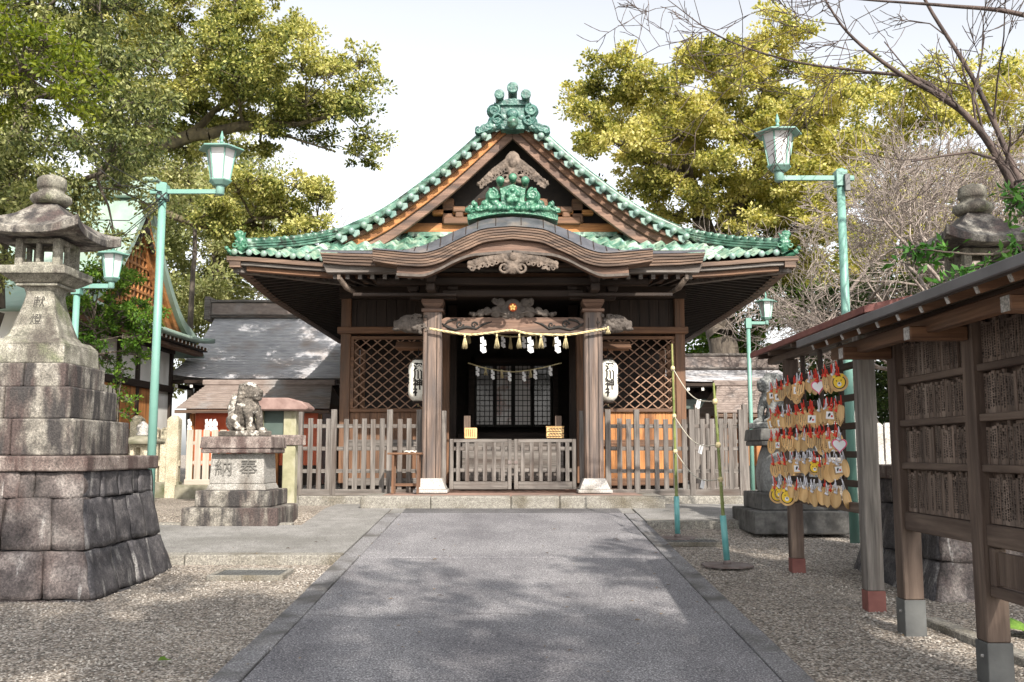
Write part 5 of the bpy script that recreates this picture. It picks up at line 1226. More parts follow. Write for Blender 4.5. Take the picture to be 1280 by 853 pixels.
for i, (u1, u2) in enumerate(((.92, .88), (.62, .60), (.40, .38))):
    p, q = b2[0].lerp(b2[1], u1 * .93), b1[0].lerp(b1[1], u2); mid = (p + q) / 2 - Vector((0, 0, .16)); cv = catmull([tuple(p), tuple(p.lerp(mid, .6) - Vector((0, 0, .03))), tuple(mid), tuple(q.lerp(mid, .6) - Vector((0, 0, .03))), tuple(q)], 20)
    T = thing('boundary_rope', ['highest', 'middle', 'lowest'][i] + ' of the thin straw ropes strung between the two bamboo poles', 'rope', p); m = MB(); m.tube([Vector(c) - p for c in cv], .007, 6); m.build('cord', MT['cordp'], T)
    k = MB(); k.ball((0, 0, 0), (.032, .032, .04), 8, 6); k.ball(q - p, (.032, .032, .04), 8, 6); k.build('knot', MT['straw'], T)
    pp = Vector(cv[14]) - p; m = MB(); m.prism([(pp.x - .02, pp.z), (pp.x + .03, pp.z + .01), (pp.x + .0, pp.z - .11), (pp.x - .045, pp.z - .09)], pp.y - .002, pp.y + .002); m.build('paper_strip', MT['shide'], T, fix=True)
MT['tag'] = M('aged_name_tag', [(.085, .058, .044), (.21, .15, .115)], scale=(6, 6, 1), s=2.5, rough=.75, bump=.2, isl=.35, stain=((.27, .21, .17), (3, 3, .6), 1.4, .52, .74))
MT['ink3'] = M('faded_brush_ink', [(.06, .045, .038), (.12, .09, .072)], rough=.9, bump=0)
MT['roofedge'] = M('grey_roof_edge_metal', [(.09, .085, .09), (.14, .135, .14)], s=3, rough=.5, bump=.1)
MT['pale_z'] = wood('bleached_picket_z', (.30, .26, .21), (.48, .42, .35), 'z'); MT['pale_x'] = wood('bleached_picket_x', (.30, .26, .21), (.48, .42, .35), 'x')
MT['stone_y2'] = M('mossy_yellow_post_stone', [(.20, .19, .11), (.36, .34, .22)], s=5, rough=.9, bump=.4, stain=((.45, .42, .34), (2, 2, 1), 1.5, .5, .7))
MT['redstone'] = M('reddish_canopy_stone', [(.16, .095, .08), (.28, .19, .165)], s=6, rough=.8, bump=.4)
# ================================================================ plaque rack and notice board on the right
RX = 3.13
def post(t, x, y, w, d, top, shoe=None, mat='board_z', sh=.3):
    z0 = ground_z(0, y) - .05 - t.location.z; m = MB(); m.box(x - w / 2, x + w / 2, y - d / 2, y + d / 2, z0 + (sh if shoe else 0), top); m.build('post', MT[mat], t, bevel=.008)
    if shoe: MB().box(x - w / 2 - (.006 if shoe == 'steel' else 0.001), x + w / 2 + .006, y - d / 2 - .006, y + d / 2 + .006, z0, z0 + sh).build('post_shoe', MT[shoe], t, bevel=.004)
    if shoe == 'steel': MB().tube([(x - w / 2 - .02, y - .02, z0 + sh * .72), (x - w / 2 + .02, y - .02, z0 + sh * .72)], .012, 6).build('bolt', MT['stone_w'], t)

# --- the rack
RK = thing('plaque_rack', 'roofed dark wooden rack of crossbars for votive plaques', 'rack', (0, 0, 0))
def rk(m, n, mat, b=.006): return m.build(n, MT[mat], RK, bevel=b)
post(RK, RX + .02, 8.62, .15, .14, 1.95, 'redpaint', 'grey_z', .22); post(RK, RX + .02, 10.9, .14, .14, 1.95, 'redpaint', 'board_z', .2)
rails = [1.70, 1.405, 1.145, .885, .62]
for i, z in enumerate(rails): rk(MB().box(RX - .035, RX + .02, 8.70, 11.25, z - .03, z + .03), 'crossbar', 'dark_y')
rk(MB().box(RX - .03, RX + .03, 8.70, 10.84, .36, .45), 'lower_rail', 'board_y')
for y in (9.3, 9.9, 10.5): rk(MB().box(RX + .021, RX + .06, y - .03, y + .03, .4, 1.95), 'upright', 'dark_z')
rk(MB().box(RX - .05, RX + .06, 8.0, 11.6, 1.951, 2.03), 'top_beam', 'board_y', .01)
for y in (8.3, 9.2, 10.1, 11.0, 11.45): rk(MB().beam((RX - .2, y, 2.035), (RX + .4, y, 2.08), .05, .06), 'rafter', 'board_x')
m = MB(); m.add([(2.91, 7.9, 2.075), (2.91, 11.7, 2.075), (3.3, 11.7, 2.16), (3.3, 7.9, 2.16), (3.65, 11.7, 2.09), (3.65, 7.9, 2.09)], [(0, 1, 2, 3), (3, 2, 4, 5)])
o = rk(m, 'rack_roof', 'grey_y', 0); q = o.modifiers.new('s', 'SOLIDIFY'); q.thickness = .03; q.offset = 1
rk(MB().box(2.895, 2.93, 7.9, 11.7, 2.045, 2.105), 'roof_fascia', 'redpaint', .004)
rk(MB().add([(2.90, 7.89, 2.045), (2.90, 7.87, 2.045), (3.3, 7.87, 2.135), (3.3, 7.89, 2.135), (2.90, 7.89, 2.105), (2.90, 7.87, 2.105), (3.3, 7.87, 2.195), (3.3, 7.89, 2.195)], [(0, 1, 2, 3), (4, 7, 6, 5), (0, 4, 5, 1), (2, 6, 7, 3), (1, 5, 6, 2), (0, 3, 7, 4)]), 'roof_fascia', 'redpaint', .003)

# --- votive plaques: builders face -X (towards the path)
def plaque(kind, cord):
    lab = {'house': 'peaked', 'oval': 'oval', 'heart': 'heart shaped', 'round': 'round', 'tall': 'narrow pointed'}[kind]
    t = thing('votive_plaque', 'x', 'votive plaque', (0, 0, 0)); T = .007
    if kind == 'house': poly = [(-.05, -.15), (.05, -.15), (.055, -.065), (0, -.045), (-.055, -.065)]
    elif kind == 'tall': poly = [(-.04, -.06), (-.03, -.045), (.03, -.045), (.04, -.06), (.04, -.14), (0, -.185), (-.04, -.14)]
    elif kind == 'oval': poly = [(.047 * cos(a), -.12 + .075 * sin(a)) for a in np.linspace(0, 2 * pi, 20, endpoint=False)]
    elif kind == 'round': poly = [(.066 * cos(a), -.12 + .066 * sin(a)) for a in np.linspace(0, 2 * pi, 28, endpoint=False)]
    else: poly = [(.0035 * 16 * sin(a) ** 3 * 1.05, -.11 + .0035 * (13 * cos(a) - 5 * cos(2 * a) - 2 * cos(3 * a) - cos(4 * a)) * 1.1) for a in np.linspace(0, 2 * pi, 30, endpoint=False)]
    R = Matrix.Rotation(-pi / 2, 3, 'Z')                # outline x -> y, front to -X
    def up(mb): mb.v = [tuple(R @ Vector(v)) for v in mb.v]; return mb
    up(MB().prism(poly, -T, 0)).build('wooden_tag', MT['ema'] if kind != 'heart' else MT['ema'], t, bevel=.0015, fix=True)
    m = MB(); m.tube([(-.012, -.004, -.075), (-.004, -.006, -.0), (0, -.01, .035)], .0035, 4); m.tube([(.012, -.004, -.075), (.004, -.006, -.0), (0, -.01, .035)], .0035, 4); m.tube([(-.014, -.012, -.055), (.0, -.016, -.064), (.014, -.012, -.07)], .010, 5); m.tube([(.004, -.014, -.06), (.012, -.012, -.03), (.016, -.01, -.012)], .005, 4); 
    up(m).build('hanging_cord', MT[cord], t)
    def flat(pts_, y, mat, nm, par=t): up(MB().prism(pts_, -T - y, -T - .0002 - (y - .0008 if y > .001 else 0))).build(nm, MT[mat], par, fix=True)
    if kind == 'round':
        d = lambda r, z=0, x=0, sx=1: [(x + sx * r * cos(a), -.12 + z + r * sin(a)) for a in np.linspace(0, 2 * pi, 20, endpoint=False)]
        flat(d(.05), .001, 'ink', 'printed_ring'); flat(d(.043), .0022, 'ywl', 'printed_face'); flat(d(.016, -.014), .0034, 'shide', 'printed_muzzle'); flat(d(.006, -.008), .0046, 'ink', 'printed_nose')
        for s in (-1, 1): flat(d(.0045, .012, s * .017), .0034, 'ink', 'printed_eye'); flat(d(.012, .045, s * .03), .0036, 'ywl', 'printed_ear')
    elif kind == 'heart':
        flat([(x, z) for x, z in poly], .001, 'pink', 'printed_border'); flat([(x * .84, -.112 + (z + .112) * .84) for x, z in poly], .0022, 'shide', 'printed_field'); 
    elif kind == 'house':
        flat([(-.036, -.138), (.036, -.138), (.036, -.08), (-.036, -.08)], .001, 'shide', 'printed_field')
        flat([(-.02, -.125), (-.008, -.118), (.002, -.10), (-.004, -.088), (-.018, -.10)], .0022, 'ink', 'printed_figure'); flat([(.012 + .009 * cos(a), -.115 + .009 * sin(a)) for a in np.linspace(0, 2 * pi, 12, endpoint=False)], .0022, 'red', 'printed_sun')
    else:
        m = MB()
        for i in range(3 if cord == 'red' else 0):
            z = -.075
            while z > -.16 + abs(i - 1) * .02: h = random.uniform(.006, .011); m.prism([(-.02 + i * .02 - .003, z - h), (-.02 + i * .02 + .004, z - h), (-.02 + i * .02 + .003, z), (-.02 + i * .02 - .004, z)], -T - .001, -T - .0002); z -= h + .004
        if cord == 'red': up(m).build('written_columns', MT['ink3'], t, fix=True)
    return t
protos = {}
for kd in ('house', 'oval', 'heart', 'round', 'tall'):
    for cd in ('red', 'cordw'): protos[(kd, cd)] = plaque(kd, cd)
rowname = ['top', 'second', 'third', 'fourth', 'lowest']; ORD = ['path side', 'inner', 'rear', 'front']
seen = {}; usedp = set(); rr = random.Random(5)
shape_w = {'house': 'square white-fronted', 'oval': 'plain oval', 'heart': 'pink-edged heart', 'round': 'round yellow-faced', 'tall': 'narrow pointed'}
where = ['at the far end', 'left of centre', 'near the middle', 'right of centre', 'at the post end']
for ri, z in enumerate(rails):
    n = 29; yfar = 11.25; ynear = 8.92 if ri < 4 else 9.0
    for i in range(n):
        u = (i + rr.uniform(-.35, .35)) / (n - 1); u = min(1, max(0, u)); y = yfar + (ynear - yfar) * u
        if ri == 4: kd = 'round' if i in (1, 4, 8) else rr.choice(['oval', 'oval', 'tall', 'round' if False else 'oval', 'heart' if i == 17 else 'oval'])
        else: kd = rr.choice(['oval', 'oval', 'tall', 'tall', 'house', 'heart' if rr.random() < .3 else 'oval', 'round' if rr.random() < .04 else 'tall'])
        cd = 'red' if rr.random() < (.7 if ri < 3 else .3) else 'cordw'
        k = rr.random(); show = kd in ('round', 'heart', 'house') and i % 3 != 0 or (i % 3 == 0)
        turn = rr.uniform(.35, 1.0) if show else rr.uniform(-.6, -1.3) * rr.choice([1, -1])      # towards the path's visitor or edge on
        x = RX - .045 - (.075 if show else rr.uniform(.015, .05)); zz_ = z + rr.uniform(-.035, .015) - (.01 if show else 0)
        p0 = protos[(kd, cd)]; wi = min(4, int(u * 5)); key = (kd, cd, ri, wi)
        lab = '%s plaque on a %s cord, %s bar of the rack, %s' % (shape_w[kd], 'red' if cd == 'red' else 'white', rowname[ri], where[wi])
        c = seen.setdefault(key, [0, []]); c[0] += 1
        o = dup(p0, (x, y, zz_), turn) if (kd, cd) in usedp else p0
        usedp.add((kd, cd)); o.location = (x, y, zz_); o.rotation_euler = (rr.uniform(-.16, .16), rr.uniform(-.12, .05), turn); o['label'] = lab; sc = rr.uniform(.95, 1.3) * (1.12 if kd == 'round' else 1); o.scale = (sc, sc, sc)
        o['group'] = 'votive plaques: ' + lab
for k, p in protos.items():
    if k not in usedp:
        for ch in list(p.children): bpy.data.objects.remove(ch)
        bpy.data.objects.remove(p)

# --- the notice board with its rows of name tags
NBD = thing('notice_board', 'long roofed wooden notice board covered with rows of written name tags', 'notice board', (0, 0, 0))
def nb(m, n, mat, b=.006): return m.build(n, MT[mat], NBD, bevel=b)
ys_p = [7.77, 6.46, 5.15]
for y in ys_p: post(NBD, RX, y, .155, .155, 1.82, 'steel', 'board_z', .32)
for (ya, yb) in ((7.69, 6.54), (6.38, 5.23)):
    low = .32 if yb > 6 else .30
    nb(MB().box(RX - .05, RX + .05, yb, ya, .30, .44), 'lower_beam', 'board_y', .008)
    for z in (.80, 1.13, 1.46): nb(MB().box(RX - .055, RX + .03, yb, ya, z - .025, z + .025), 'shelf_rail', 'board_y')
    nb(MB().box(RX + .02, RX + .045, yb, ya, .44, 1.81), 'backing', 'board_z', 0)
    for zi, (z0, z1) in enumerate(((.445, .774), (.826, 1.104), (1.156, 1.434), (1.486, 1.78))):
        m = MB(); ink = MB(); y = ya - .01
        while y > yb + .03:
            w = random.uniform(.026, .036); d = random.uniform(.0, .006); hh = z1 - random.uniform(.0, .05)
            if random.random() > .02:
                m.box(RX - .012 - d, RX + .002, y - w, y, z0, hh); z = hh - .02
                if random.random() < .15: z = z0
                while z > z0 + .04:
                    h = random.uniform(.009, .016); yc = y - w / 2
                    for q in range(2):
                        a = random.uniform(-.4, .4) * w; ink.box(RX - .0142 - d, RX - .0122 - d, yc + a * .5 - .0045, yc + a * .5 + .0045, z - h * (1 if q else .4), z)
                    if random.random() < .45: ink.box(RX - .0141 - d, RX - .0121 - d, yc - w * .28, yc + w * .28, z - h * .6, z - h * .35); z -= h + .005
            y -= w + .003
        nt_ = nb(m, 'name_tags', 'tag', 0); ink.build('brush_writing', MT['ink3'], nt_) if zi >= 0 else None
    if yb < 6:                                        # a lower panel under the nearer bay
        nb(MB().box(RX - .03, RX + .0, yb, 6.28, .06, .27), 'lower_panel', 'board_z', .004); nb(MB().box(RX - .05, RX + .03, yb, 6.37, -.02, .05), 'lower_rail', 'board_y'); nb(MB().box(RX - .05, RX + .03, 6.29, 6.36, .05, .29), 'panel_stile', 'board_z')
nb(MB().box(RX - .06, RX + .06, 3.9, 8.36, 1.82, 1.93), 'top_beam', 'board_y', .01)
nb(MB().box(RX - .36, RX - .27, 3.6, 8.36, 1.70, 1.80), 'eave_beam', 'brown_y', .008)
for y in ys_p: nb(MB().box(RX - .47, RX - .08, y - .05, y + .05, 1.65, 1.745) , 'bracket_arm', 'brown_x', .008)
for y in ys_p: nb(MB().box(RX - .475, RX - .4702, y - .045, y + .045, 1.655, 1.74), 'arm_end_cap', 'stone_w', 0)
y = 3.75; 
while y < 8.3:
    nb(MB().beam((RX - .60, y, 1.785), (RX + .05, y, 2.0), .04, .055), 'rafter', 'brown_x', .004); c = MB(); c.beam((RX - .606, y, 1.783), (RX - .601, y, 1.785), .036, .05); nb(c, 'rafter_end_cap', 'stone_w', 0); y += .36
m = MB(); m.add([(RX - .63, 3.5, 1.83), (RX - .63, 8.38, 1.83), (RX + .05, 8.38, 2.06), (RX + .05, 3.5, 2.06), (RX + .5, 8.38, 1.92), (RX + .5, 3.5, 1.92)], [(0, 1, 2, 3), (3, 2, 4, 5)]); o = nb(m, 'board_roof', 'dark_y', 0); q = o.modifiers.new('s', 'SOLIDIFY'); q.thickness = .035; q.offset = 1
nb(MB().box(RX - .65, RX - .62, 3.5, 8.38, 1.81, 1.87), 'roof_edge', 'roofedge', .004)

# --- kerb and moss under the board on the right
o = MB().box(-.07, .07, -1.5, 1.5, -.08, .04).build('edging_stone', MT['curb'], bevel=.012); o.location = (3.62, 6.6, ground_z(0, 6.6) + .02); o.rotation_euler = (.058, 0, radians(8)); tag(o, 'flat edging stone in the gravel behind the notice board', 'edging stone')
m = MB(); n = 24
m.add([(3.9 + 1.6 * i / n + .12 * sin(j), 5.2 + 2.6 * j / n, ground_z(0, 5.2 + 2.6 * j / n) + .03 + .05 * sin(i * .9) * sin(j * 1.1) + .04) for j in range(n + 1) for i in range(n + 1)], [(j * (n + 1) + i, j * (n + 1) + i + 1, (j + 1) * (n + 1) + i + 1, (j + 1) * (n + 1) + i) for j in range(n) for i in range(n)], True)
tag(m.build('moss', MT['moss']), 'bright green moss on the bed behind the notice board', 'moss', kind='stuff')

# ================================================================ stone fences, small lantern, stone-framed board
def stone_fence(label, x0, x1, Y, n, zt, big=(), z0=0.0, mat='stone_y', w=.085):
    a, b = P(x0, 560, Y).x, P(x1, 560, Y).x; t = thing('stone_fence', label, 'fence', (a, Y, z0)); L = b - a
    MB().box(-.02, L + .02, -.11, .11, -.05, .30).build('plinth', MT['stone_mossy'], t, bevel=.012)
    MB().box(0, L, -.045, .045, .62, .74).build('rail', MT[mat], t, bevel=.006)
    for i in range(n):
        x = L * (i + .5) / n; o = MB(); o.box(x - w, x + w, -.075, .075, .3, zt); o.frus(x, 0, zt, zt + .05, w, .075, w * .5, .04); o.build('fence_post', MT[mat], t, bevel=.006)
    for q in big:
        x = P(q, 560, Y).x - a; o = MB(); o.box(x - .12, x + .12, -.12, .12, -.05, zt + .22); o.frus(x, 0, zt + .22, zt + .3, .12, .12, .05, .05); o.build('corner_pillar', MT[mat], t, bevel=.01)
    return t
MT['stone_mossy'] = M('mossy_plinth_stone', [(.14, .13, .09), (.28, .26, .20)], s=6, rough=.9, bump=.5, stain=((.07, .08, .035), (1, 1, 2), 1.8, .45, .65))
stone_fence('pale yellowish stone fence running behind the left lamp post', 110, 226, 20.4, 9, 1.38, (171, 217))
stone_fence('pale stone fence beyond the plaque rack on the right', 1066, 1180, 19.5, 9, 1.45, (1074,), mat='stone_w')
fence('picket_fence', 'bleached picket fence between the stone fence and the left guardian lion', 232, 284, 20.0, (), .25, 1.12, [.45, .85], 5, mat='pale', w=.13)
o = MB().box(-.6, .75, -.12, .12, -.05, .25).build('fence_plinth', MT['stone_mossy'], bevel=.012); o.location = (P(258, 560, 20).x, 20.05, 0); tag(o, 'low mossy stone plinth under the bleached picket fence', 'plinth')
c = P(176, 600, 18.4); t = thing('small_stone_lantern', 'small pale stone lantern behind the stepped base, before the stone fence', 'stone lantern', (c.x, 18.4, 0)); sl_ = 'stone_y'
MB().box(-.2, .2, -.2, .2, 0, .5).build('lantern_base', MT['stone_mossy'], t, bevel=.01)
m = MB(); m.lathe([(.17, .5), (.2, .55), (.12, .66), (.09, .72)], n=20); m.build('shaft', MT[sl_], t)
MB().box(-.2, .2, -.2, .2, .72, .82).build('shelf', MT[sl_], t, bevel=.01)
m = MB(); [m.box(sx * .13 - .03, sx * .13 + .03, sy * .13 - .03, sy * .13 + .03, .82, 1.06) for sx in (-1, 1) for sy in (-1, 1)]; m.box(-.17, .17, -.17, .17, 1.0, 1.055); m.build('fire_box', MT[sl_], t)
m = MB(); m.frus(0, 0, 1.06, 1.12, .31, .31, .33, .33); m.frus(0, 0, 1.121, 1.22, .32, .32, .12, .12); m.build('lantern_roof', MT['stone_mossy'], t, bevel=.015, seg=2)
MB().lathe([(.11, 1.22), (.12, 1.25), (.08, 1.29), (.12, 1.36), (.1, 1.42), (.05, 1.47), (.01, 1.5)], n=20).build('finial', MT['stone_w'], t)
# stone-framed dark board beside the left pedestal
c = P(356, 600, 15.6); t = thing('stone_framed_sign', 'dark green board in a stone frame under a brown canopy behind the left guardian lion', 'sign', (c.x, 15.6, 0))
def sb(m, n, mat, b=.01): return m.build(n, MT[mat], t, bevel=b)
xr = P(362, 600, 15.6).x - c.x; xl = P(322, 600, 15.6).x - c.x
sb(MB().box(xr - .10, xr + .10, -.1, .1, -.05, P(0, 514, 15.6).z), 'post', 'stone_y2'); sb(MB().box(xl - .08, xl + .08, -.1, .1, -.05, P(0, 514, 15.6).z), 'post', 'stone_y2')
z1, z2 = P(0, 557, 15.6).z, P(0, 544, 15.6).z; sb(MB().box(xl - .2, xr + .22, -.13, -.101, z1, z2), 'cross_beam', 'stone_red'); sb(MB().box(xl - .2, xr + .22, .101, .13, z1, z2), 'cross_beam', 'stone_red')
sb(MB().box(xl + .081, xr - .101, -.02, .02, z2, P(0, 512, 15.6).z), 'sign_panel', 'green_board', .004)
zc = P(0, 514, 15.6).z; pr = [(xl - .35, zc), (xr + .3, zc), (xr + .33, zc + .05), (xr + .22, zc + .14), (xr + .0, zc + .2), (xl, zc + .2), (xl - .3, zc + .13)]; sb(MB().prism(pr, -.28, .28), 'canopy', 'redstone', .02)
MT_dummy = None

# ================================================================ buildings
# --- left hall: copper roof whose gable looks towards the forecourt (along +X)
HL = thing('side_hall', 'green copper roofed hall with an orange latticed gable at the left', 'hall', (-9, 23.4, 0))
def hb(m, n, mat, b=0, par=None, **k): return m.build(n, MT[mat], par or HL, world=True, bevel=b, **k)
XG = -9.35; YR = 23.4; ZR = P(172, 246, 23.4).z
def hp(d): return float(np.interp(abs(d), [0, .6, 1.2, 2.0, 2.8, 3.5, 4.2], [0, 0, 0, 0, 0, 0, 0]))
def roofz(d):                                         # height against distance from the ridge
    d = abs(d); t = d / 3.2; return ZR - 2.95 * (1 - (1 - min(1, t)) ** 1.6) - max(0, d - 3.2) * .34
vs = []; ds = np.linspace(-4.75, 4.75, 39); xs_ = np.linspace(-22, XG + .35, 12)
vs = [(x if abs(d) < 3.2 else x + 0.0, YR + d, roofz(d) + .0) for d in ds for x in xs_]; k = len(xs_)
o = hb(MB().add(vs, [(j * k + i, j * k + i + 1, (j + 1) * k + i + 1, (j + 1) * k + i) for j in range(len(ds) - 1) for i in range(k - 1)], True), 'main_roof', 'copper'); q = o.modifiers.new('s', 'SOLIDIFY'); q.thickness = .1; MR = o
# skirt roof at the gable end
zsk = roofz(3.2); ze = P(253, 424, 26.6).z; vs = []
for j in range(13):
    y = YR - 4.75 + 9.5 * j / 12
    for i in range(5):
        u = i / 4; lim = 3.3 + u * 1.45; yy = max(YR - lim, min(YR + lim, y)); fl = .18 * (abs(yy - YR) / 4.7) ** 4 * u; vs.append((XG - .3 + u * .95, yy, zsk - .0 + (ze - zsk) * (u ** .8) + fl))
o = hb(MB().add(vs, [(j * 5 + i, j * 5 + i + 1, j * 5 + 6 + i, j * 5 + 5 + i) for j in range(12) for i in range(4)], True), 'skirt_roof', 'copper'); q = o.modifiers.new('s', 'SOLIDIFY'); q.thickness = .14
for dz, mat, w in ((-.18, 'shadowy', .0), (-.3, 'brown_y', .12)): hb(MB().box(XG + .25 - w, XG + .5 - w, YR - 4.6, YR + 4.55, ze + dz - .06, ze + dz + .05), 'eave_beam', mat, .01)
m = MB(); y = YR - 4.4
while y < YR + 4.4: m.box(XG - .2, XG + .55, y - .04, y + .04, ze - .22, ze - .13); y += .3
hb(m, 'rafters', 'brown_x')
m = MB(); y = YR - 4.4
while y < YR + 4.4: hb(MB().box(XG + .552, XG + .56, y - .038, y + .038, ze - .215, ze - .135), 'rafter_end_cap', 'white'); y += .3
for s in (-1, 1):                                     # verge, orange bargeboards
    def vb(d0, d1, x0, x1, n, mat, dmax=3.75):
        vs = []
        for i in range(17):
            d = dmax * i / 16; z = roofz(d)
            for x, dz in ((x0, -d0), (x1, -d0), (x1, -d1), (x0, -d1)): vs.append((x, YR + s * d, z + dz))
        hb(MB().add(vs, [(4 * i + c, 4 * i + (c + 1) % 4, 4 * i + 4 + (c + 1) % 4, 4 * i + 4 + c) for i in range(16) for c in range(4)] + [(0, 1, 2, 3), (67, 66, 65, 64)]), n, mat, 0, fix=True)
    vb(-.1, .16, XG + .12, XG + .42, 'verge', 'copper'); vb(.16, .36, XG + .2, XG + .3, 'bargeboard', 'orange_y', 2.9); vb(.34, .62, XG + .1, XG + .2, 'bargeboard', 'orange_y', 2.7)
hb(MB().box(-22, XG + .5, YR - .22, YR + .22, ZR - .05, ZR + .35), 'ridge', 'copper', .03)
m = MB(); m.box(XG + .35, XG + .62, YR - .3, YR + .3, ZR - .25, ZR + .38); m.box(XG + .3, XG + .66, YR - .38, YR + .38, ZR + .3, ZR + .4); hb(m, 'ridge_end_tile', 'copper', .03)
poly = [(0, 0)]; m = MB(); vs = [(XG + .05, YR + d, roofz(d) - .5) for d in np.linspace(-2.6, 2.6, 15)]; nb_ = len(vs); vs += [(XG + .05, YR + 2.6, zsk + .1), (XG + .05, YR - 2.6, zsk + .1)]
hb(MB().add(vs, [tuple(range(len(vs)))]), 'gable_wall', 'brown_z')
m = MB()
for i in range(-9, 10):
    y = YR + i * .24; zt_ = roofz(i * .24) - .55
    if zt_ > zsk + .15: m.box(XG + .055, XG + .1, y - .03, y + .03, zsk + .1, zt_)
z = zsk + .2
while z < ZR - .8:
    w = 3.2 * (1 - (1 - (ZR - .55 - z) / 2.95)) if False else 0
    d = 0
    while roofz(d) - .55 > z: d += .03
    m.box(XG + .065, XG + .11, YR - d, YR + d, z - .03, z + .03); z += .21
hb(m, 'gable_lattice', 'orange_z')
m = MB(); cg = Vector((XG + .3, YR, ZR - .75)); m.ball(cg, (.08, .2, .22)); [m.ball(cg + Vector((0, s * (.15 + .09 * i), -.12 - .1 * i)), (.06, .1, .09)) for s in (-1, 1) for i in range(5)]; hb(m, 'gable_pendant', 'dark_y')
# walls
XW = -9.55; hb(MB().box(-21, XW, YR - 3.9, YR + 3.6, 0, ze - .15), 'plaster_wall', 'white')
m = MB()
for y in (-3.9, -2.6, -1.35, -.1, 1.1, 2.3, 3.5): m.box(XW - .05, XW + .07, YR + y - .08, YR + y + .08, 0, ze - .15)
hb(m, 'wall_post', 'dark_z', .008)
m = MB(); [m.box(XW + .0, XW + .1, YR - 3.9, YR + 3.6, z - .09, z + .09) for z in (1.0, 2.65, ze - .3)]; hb(m, 'wall_beam', 'dark_y', .008)
m = MB(); m.box(XW + .01, XW + .03, YR - 3.9, YR + 3.5, .1, .92); hb(m, 'plank_dado', 'brown_z')
for i, (ya, yb, kind) in enumerate(((-3.8, -2.68, 's'), (-2.5, -1.45, 'o'), (-1.25, -.2, 's'), (0, 1.0, 'o'), (1.2, 2.2, 'o'))):
    if kind == 's':
        w = hb(MB().box(XW + .01, XW + .05, YR + ya, YR + yb, 1.1, 2.55), 'window', 'orange_z', .005); hb(MB().box(XW + .052, XW + .056, YR + ya + .07, YR + yb - .07, 1.18, 2.48), 'paper_pane', 'paper', par=w)
        m = MB(); [m.box(XW + .057, XW + .07, YR + ya + (yb - ya) * q / 4 - .012, YR + ya + (yb - ya) * q / 4 + .012, 1.18, 2.48) for q in (1, 2, 3)]; [m.box(XW + .0575, XW + .069, YR + ya + .07, YR + yb - .07, z - .012, z + .012) for z in (1.5, 1.83, 2.16)]; hb(m, 'window_bars', 'dark_z', par=w)
    else: w = hb(MB().box(XW + .01, XW + .04, YR + ya, YR + yb, 1.05, 2.56), 'door_panel', 'orange_z', .005)

# --- grey roofed buildings behind, left and right
def grey_house(label, x0, x1, xr0, Y, ye, yr, hipside, mat='greyroof', ridge='grey_x'):
    a, b = P(x0, ye, Y).x, P(x1, ye, Y).x; ze_ = P(640, ye, Y).z; zr = P(640, yr, Y + 3.2).z; t = thing('outbuilding', label, 'building', (a, Y, 0)); L = b - a
    xr = P(xr0, yr, Y + 3.2).x - a
    rows = 24; m = MB(); vs = []
    for j in range(rows):
        for q, l in ((0, .018), (.98, 0)):
            u = min(1, (j + q) / rows); z = ze_ + (zr - ze_) * (u ** 1.35) + l
            xs0 = (xr * u ** .7) * 1.0 if hipside else 0
            for i in range(13): x = xs0 + (L - xs0) * i / 12; vs.append((x, 3.2 * u, z + (.14 * max(0, 1 - i / 3) ** 2 * (1 - u))))
    m.add(vs, [(j * 13 + i, j * 13 + i + 1, j * 13 + 14 + i, j * 13 + 13 + i) for j in range(2 * rows - 1) for i in range(12)]); m.build('front_roof_slope', MT[mat], t)
    vs = []
    for j in range(13):                               # end slope and rear slope
        u = j / 12; z = ze_ + (zr - ze_) * (u ** 1.35); xs0 = xr * u ** .7; vs += [(xs0, 3.2 * u, z), (xs0, 6.4 - 3.2 * u, z)]
    MB().add(vs, [(2 * j, 2 * j + 1, 2 * j + 3, 2 * j + 2) for j in range(12)]).build('end_roof_slope', MT[mat], t)
    MB().add([(0, 6.4, ze_), (L, 6.4, ze_), (L, 3.2, zr), (xr, 3.2, zr)], [(0, 1, 2, 3)]).build('rear_roof_slope', MT[mat], t)
    R = MB().box(xr - .1, L, 3.0, 3.4, zr - .05, zr + .42).build('ridge', MT['brownroof'], t, bevel=.02); MB().box(xr - .2, L, 2.95, 3.45, zr + .42, zr + .5).build('ridge_cap', MT['grey_x'], R, bevel=.01); MB().box(xr - .2, L, 2.94, 3.46, zr + .0, zr + .05).build('ridge_cap', MT['grey_x'], R, bevel=.01)
    MB().box(xr - .3, xr - .1, 2.9, 3.5, zr - .15, zr + .6).build('ridge_end_tile', MT['grey_x'], R, bevel=.04)
    MB().box(0, L, .03, .2, ze_ - .12, ze_ - .02).build('eave_fascia', MT['dark_x'], t, bevel=.01)
    m = MB(); c = MB(); x = .3
    while x < L: m.box(x - .04, x + .04, .1, 1.3, ze_ - .24, ze_ - .13); MB().box(x - .038, x + .038, .09, .099, ze_ - .235, ze_ - .135).build('rafter_end_cap', MT['white'], t); x += .42
    m.build('rafters', MT['dark_y'], t)
    MB().box(.5, L - .1, 1.0, 5.8, 0, ze_ - .1).build('wall', MT['dark_z'], t); MB().box(.4, L, .7, .99, ze_ - .75, ze_ - .45).build('wall_beam', MT['green_board'], t, bevel=.02)
    m = MB(); [m.box(.5 + i * 1.1, .62 + i * 1.1, .86, .99, 0, ze_ - .76) for i in range(int((L - .6) / 1.1) + 1)]; m.build('wall_post', MT['brown_z'], t)
    return t
grey_house('grey tiled outbuilding with a long ridge between the left hall and the shrine', 206, 470, 270, 27.0, 474, 396, True)
grey_house('low grey roofed outbuilding seen to the right of the shrine hall', 830, 1010, 835, 28.0, 478, 462, False)
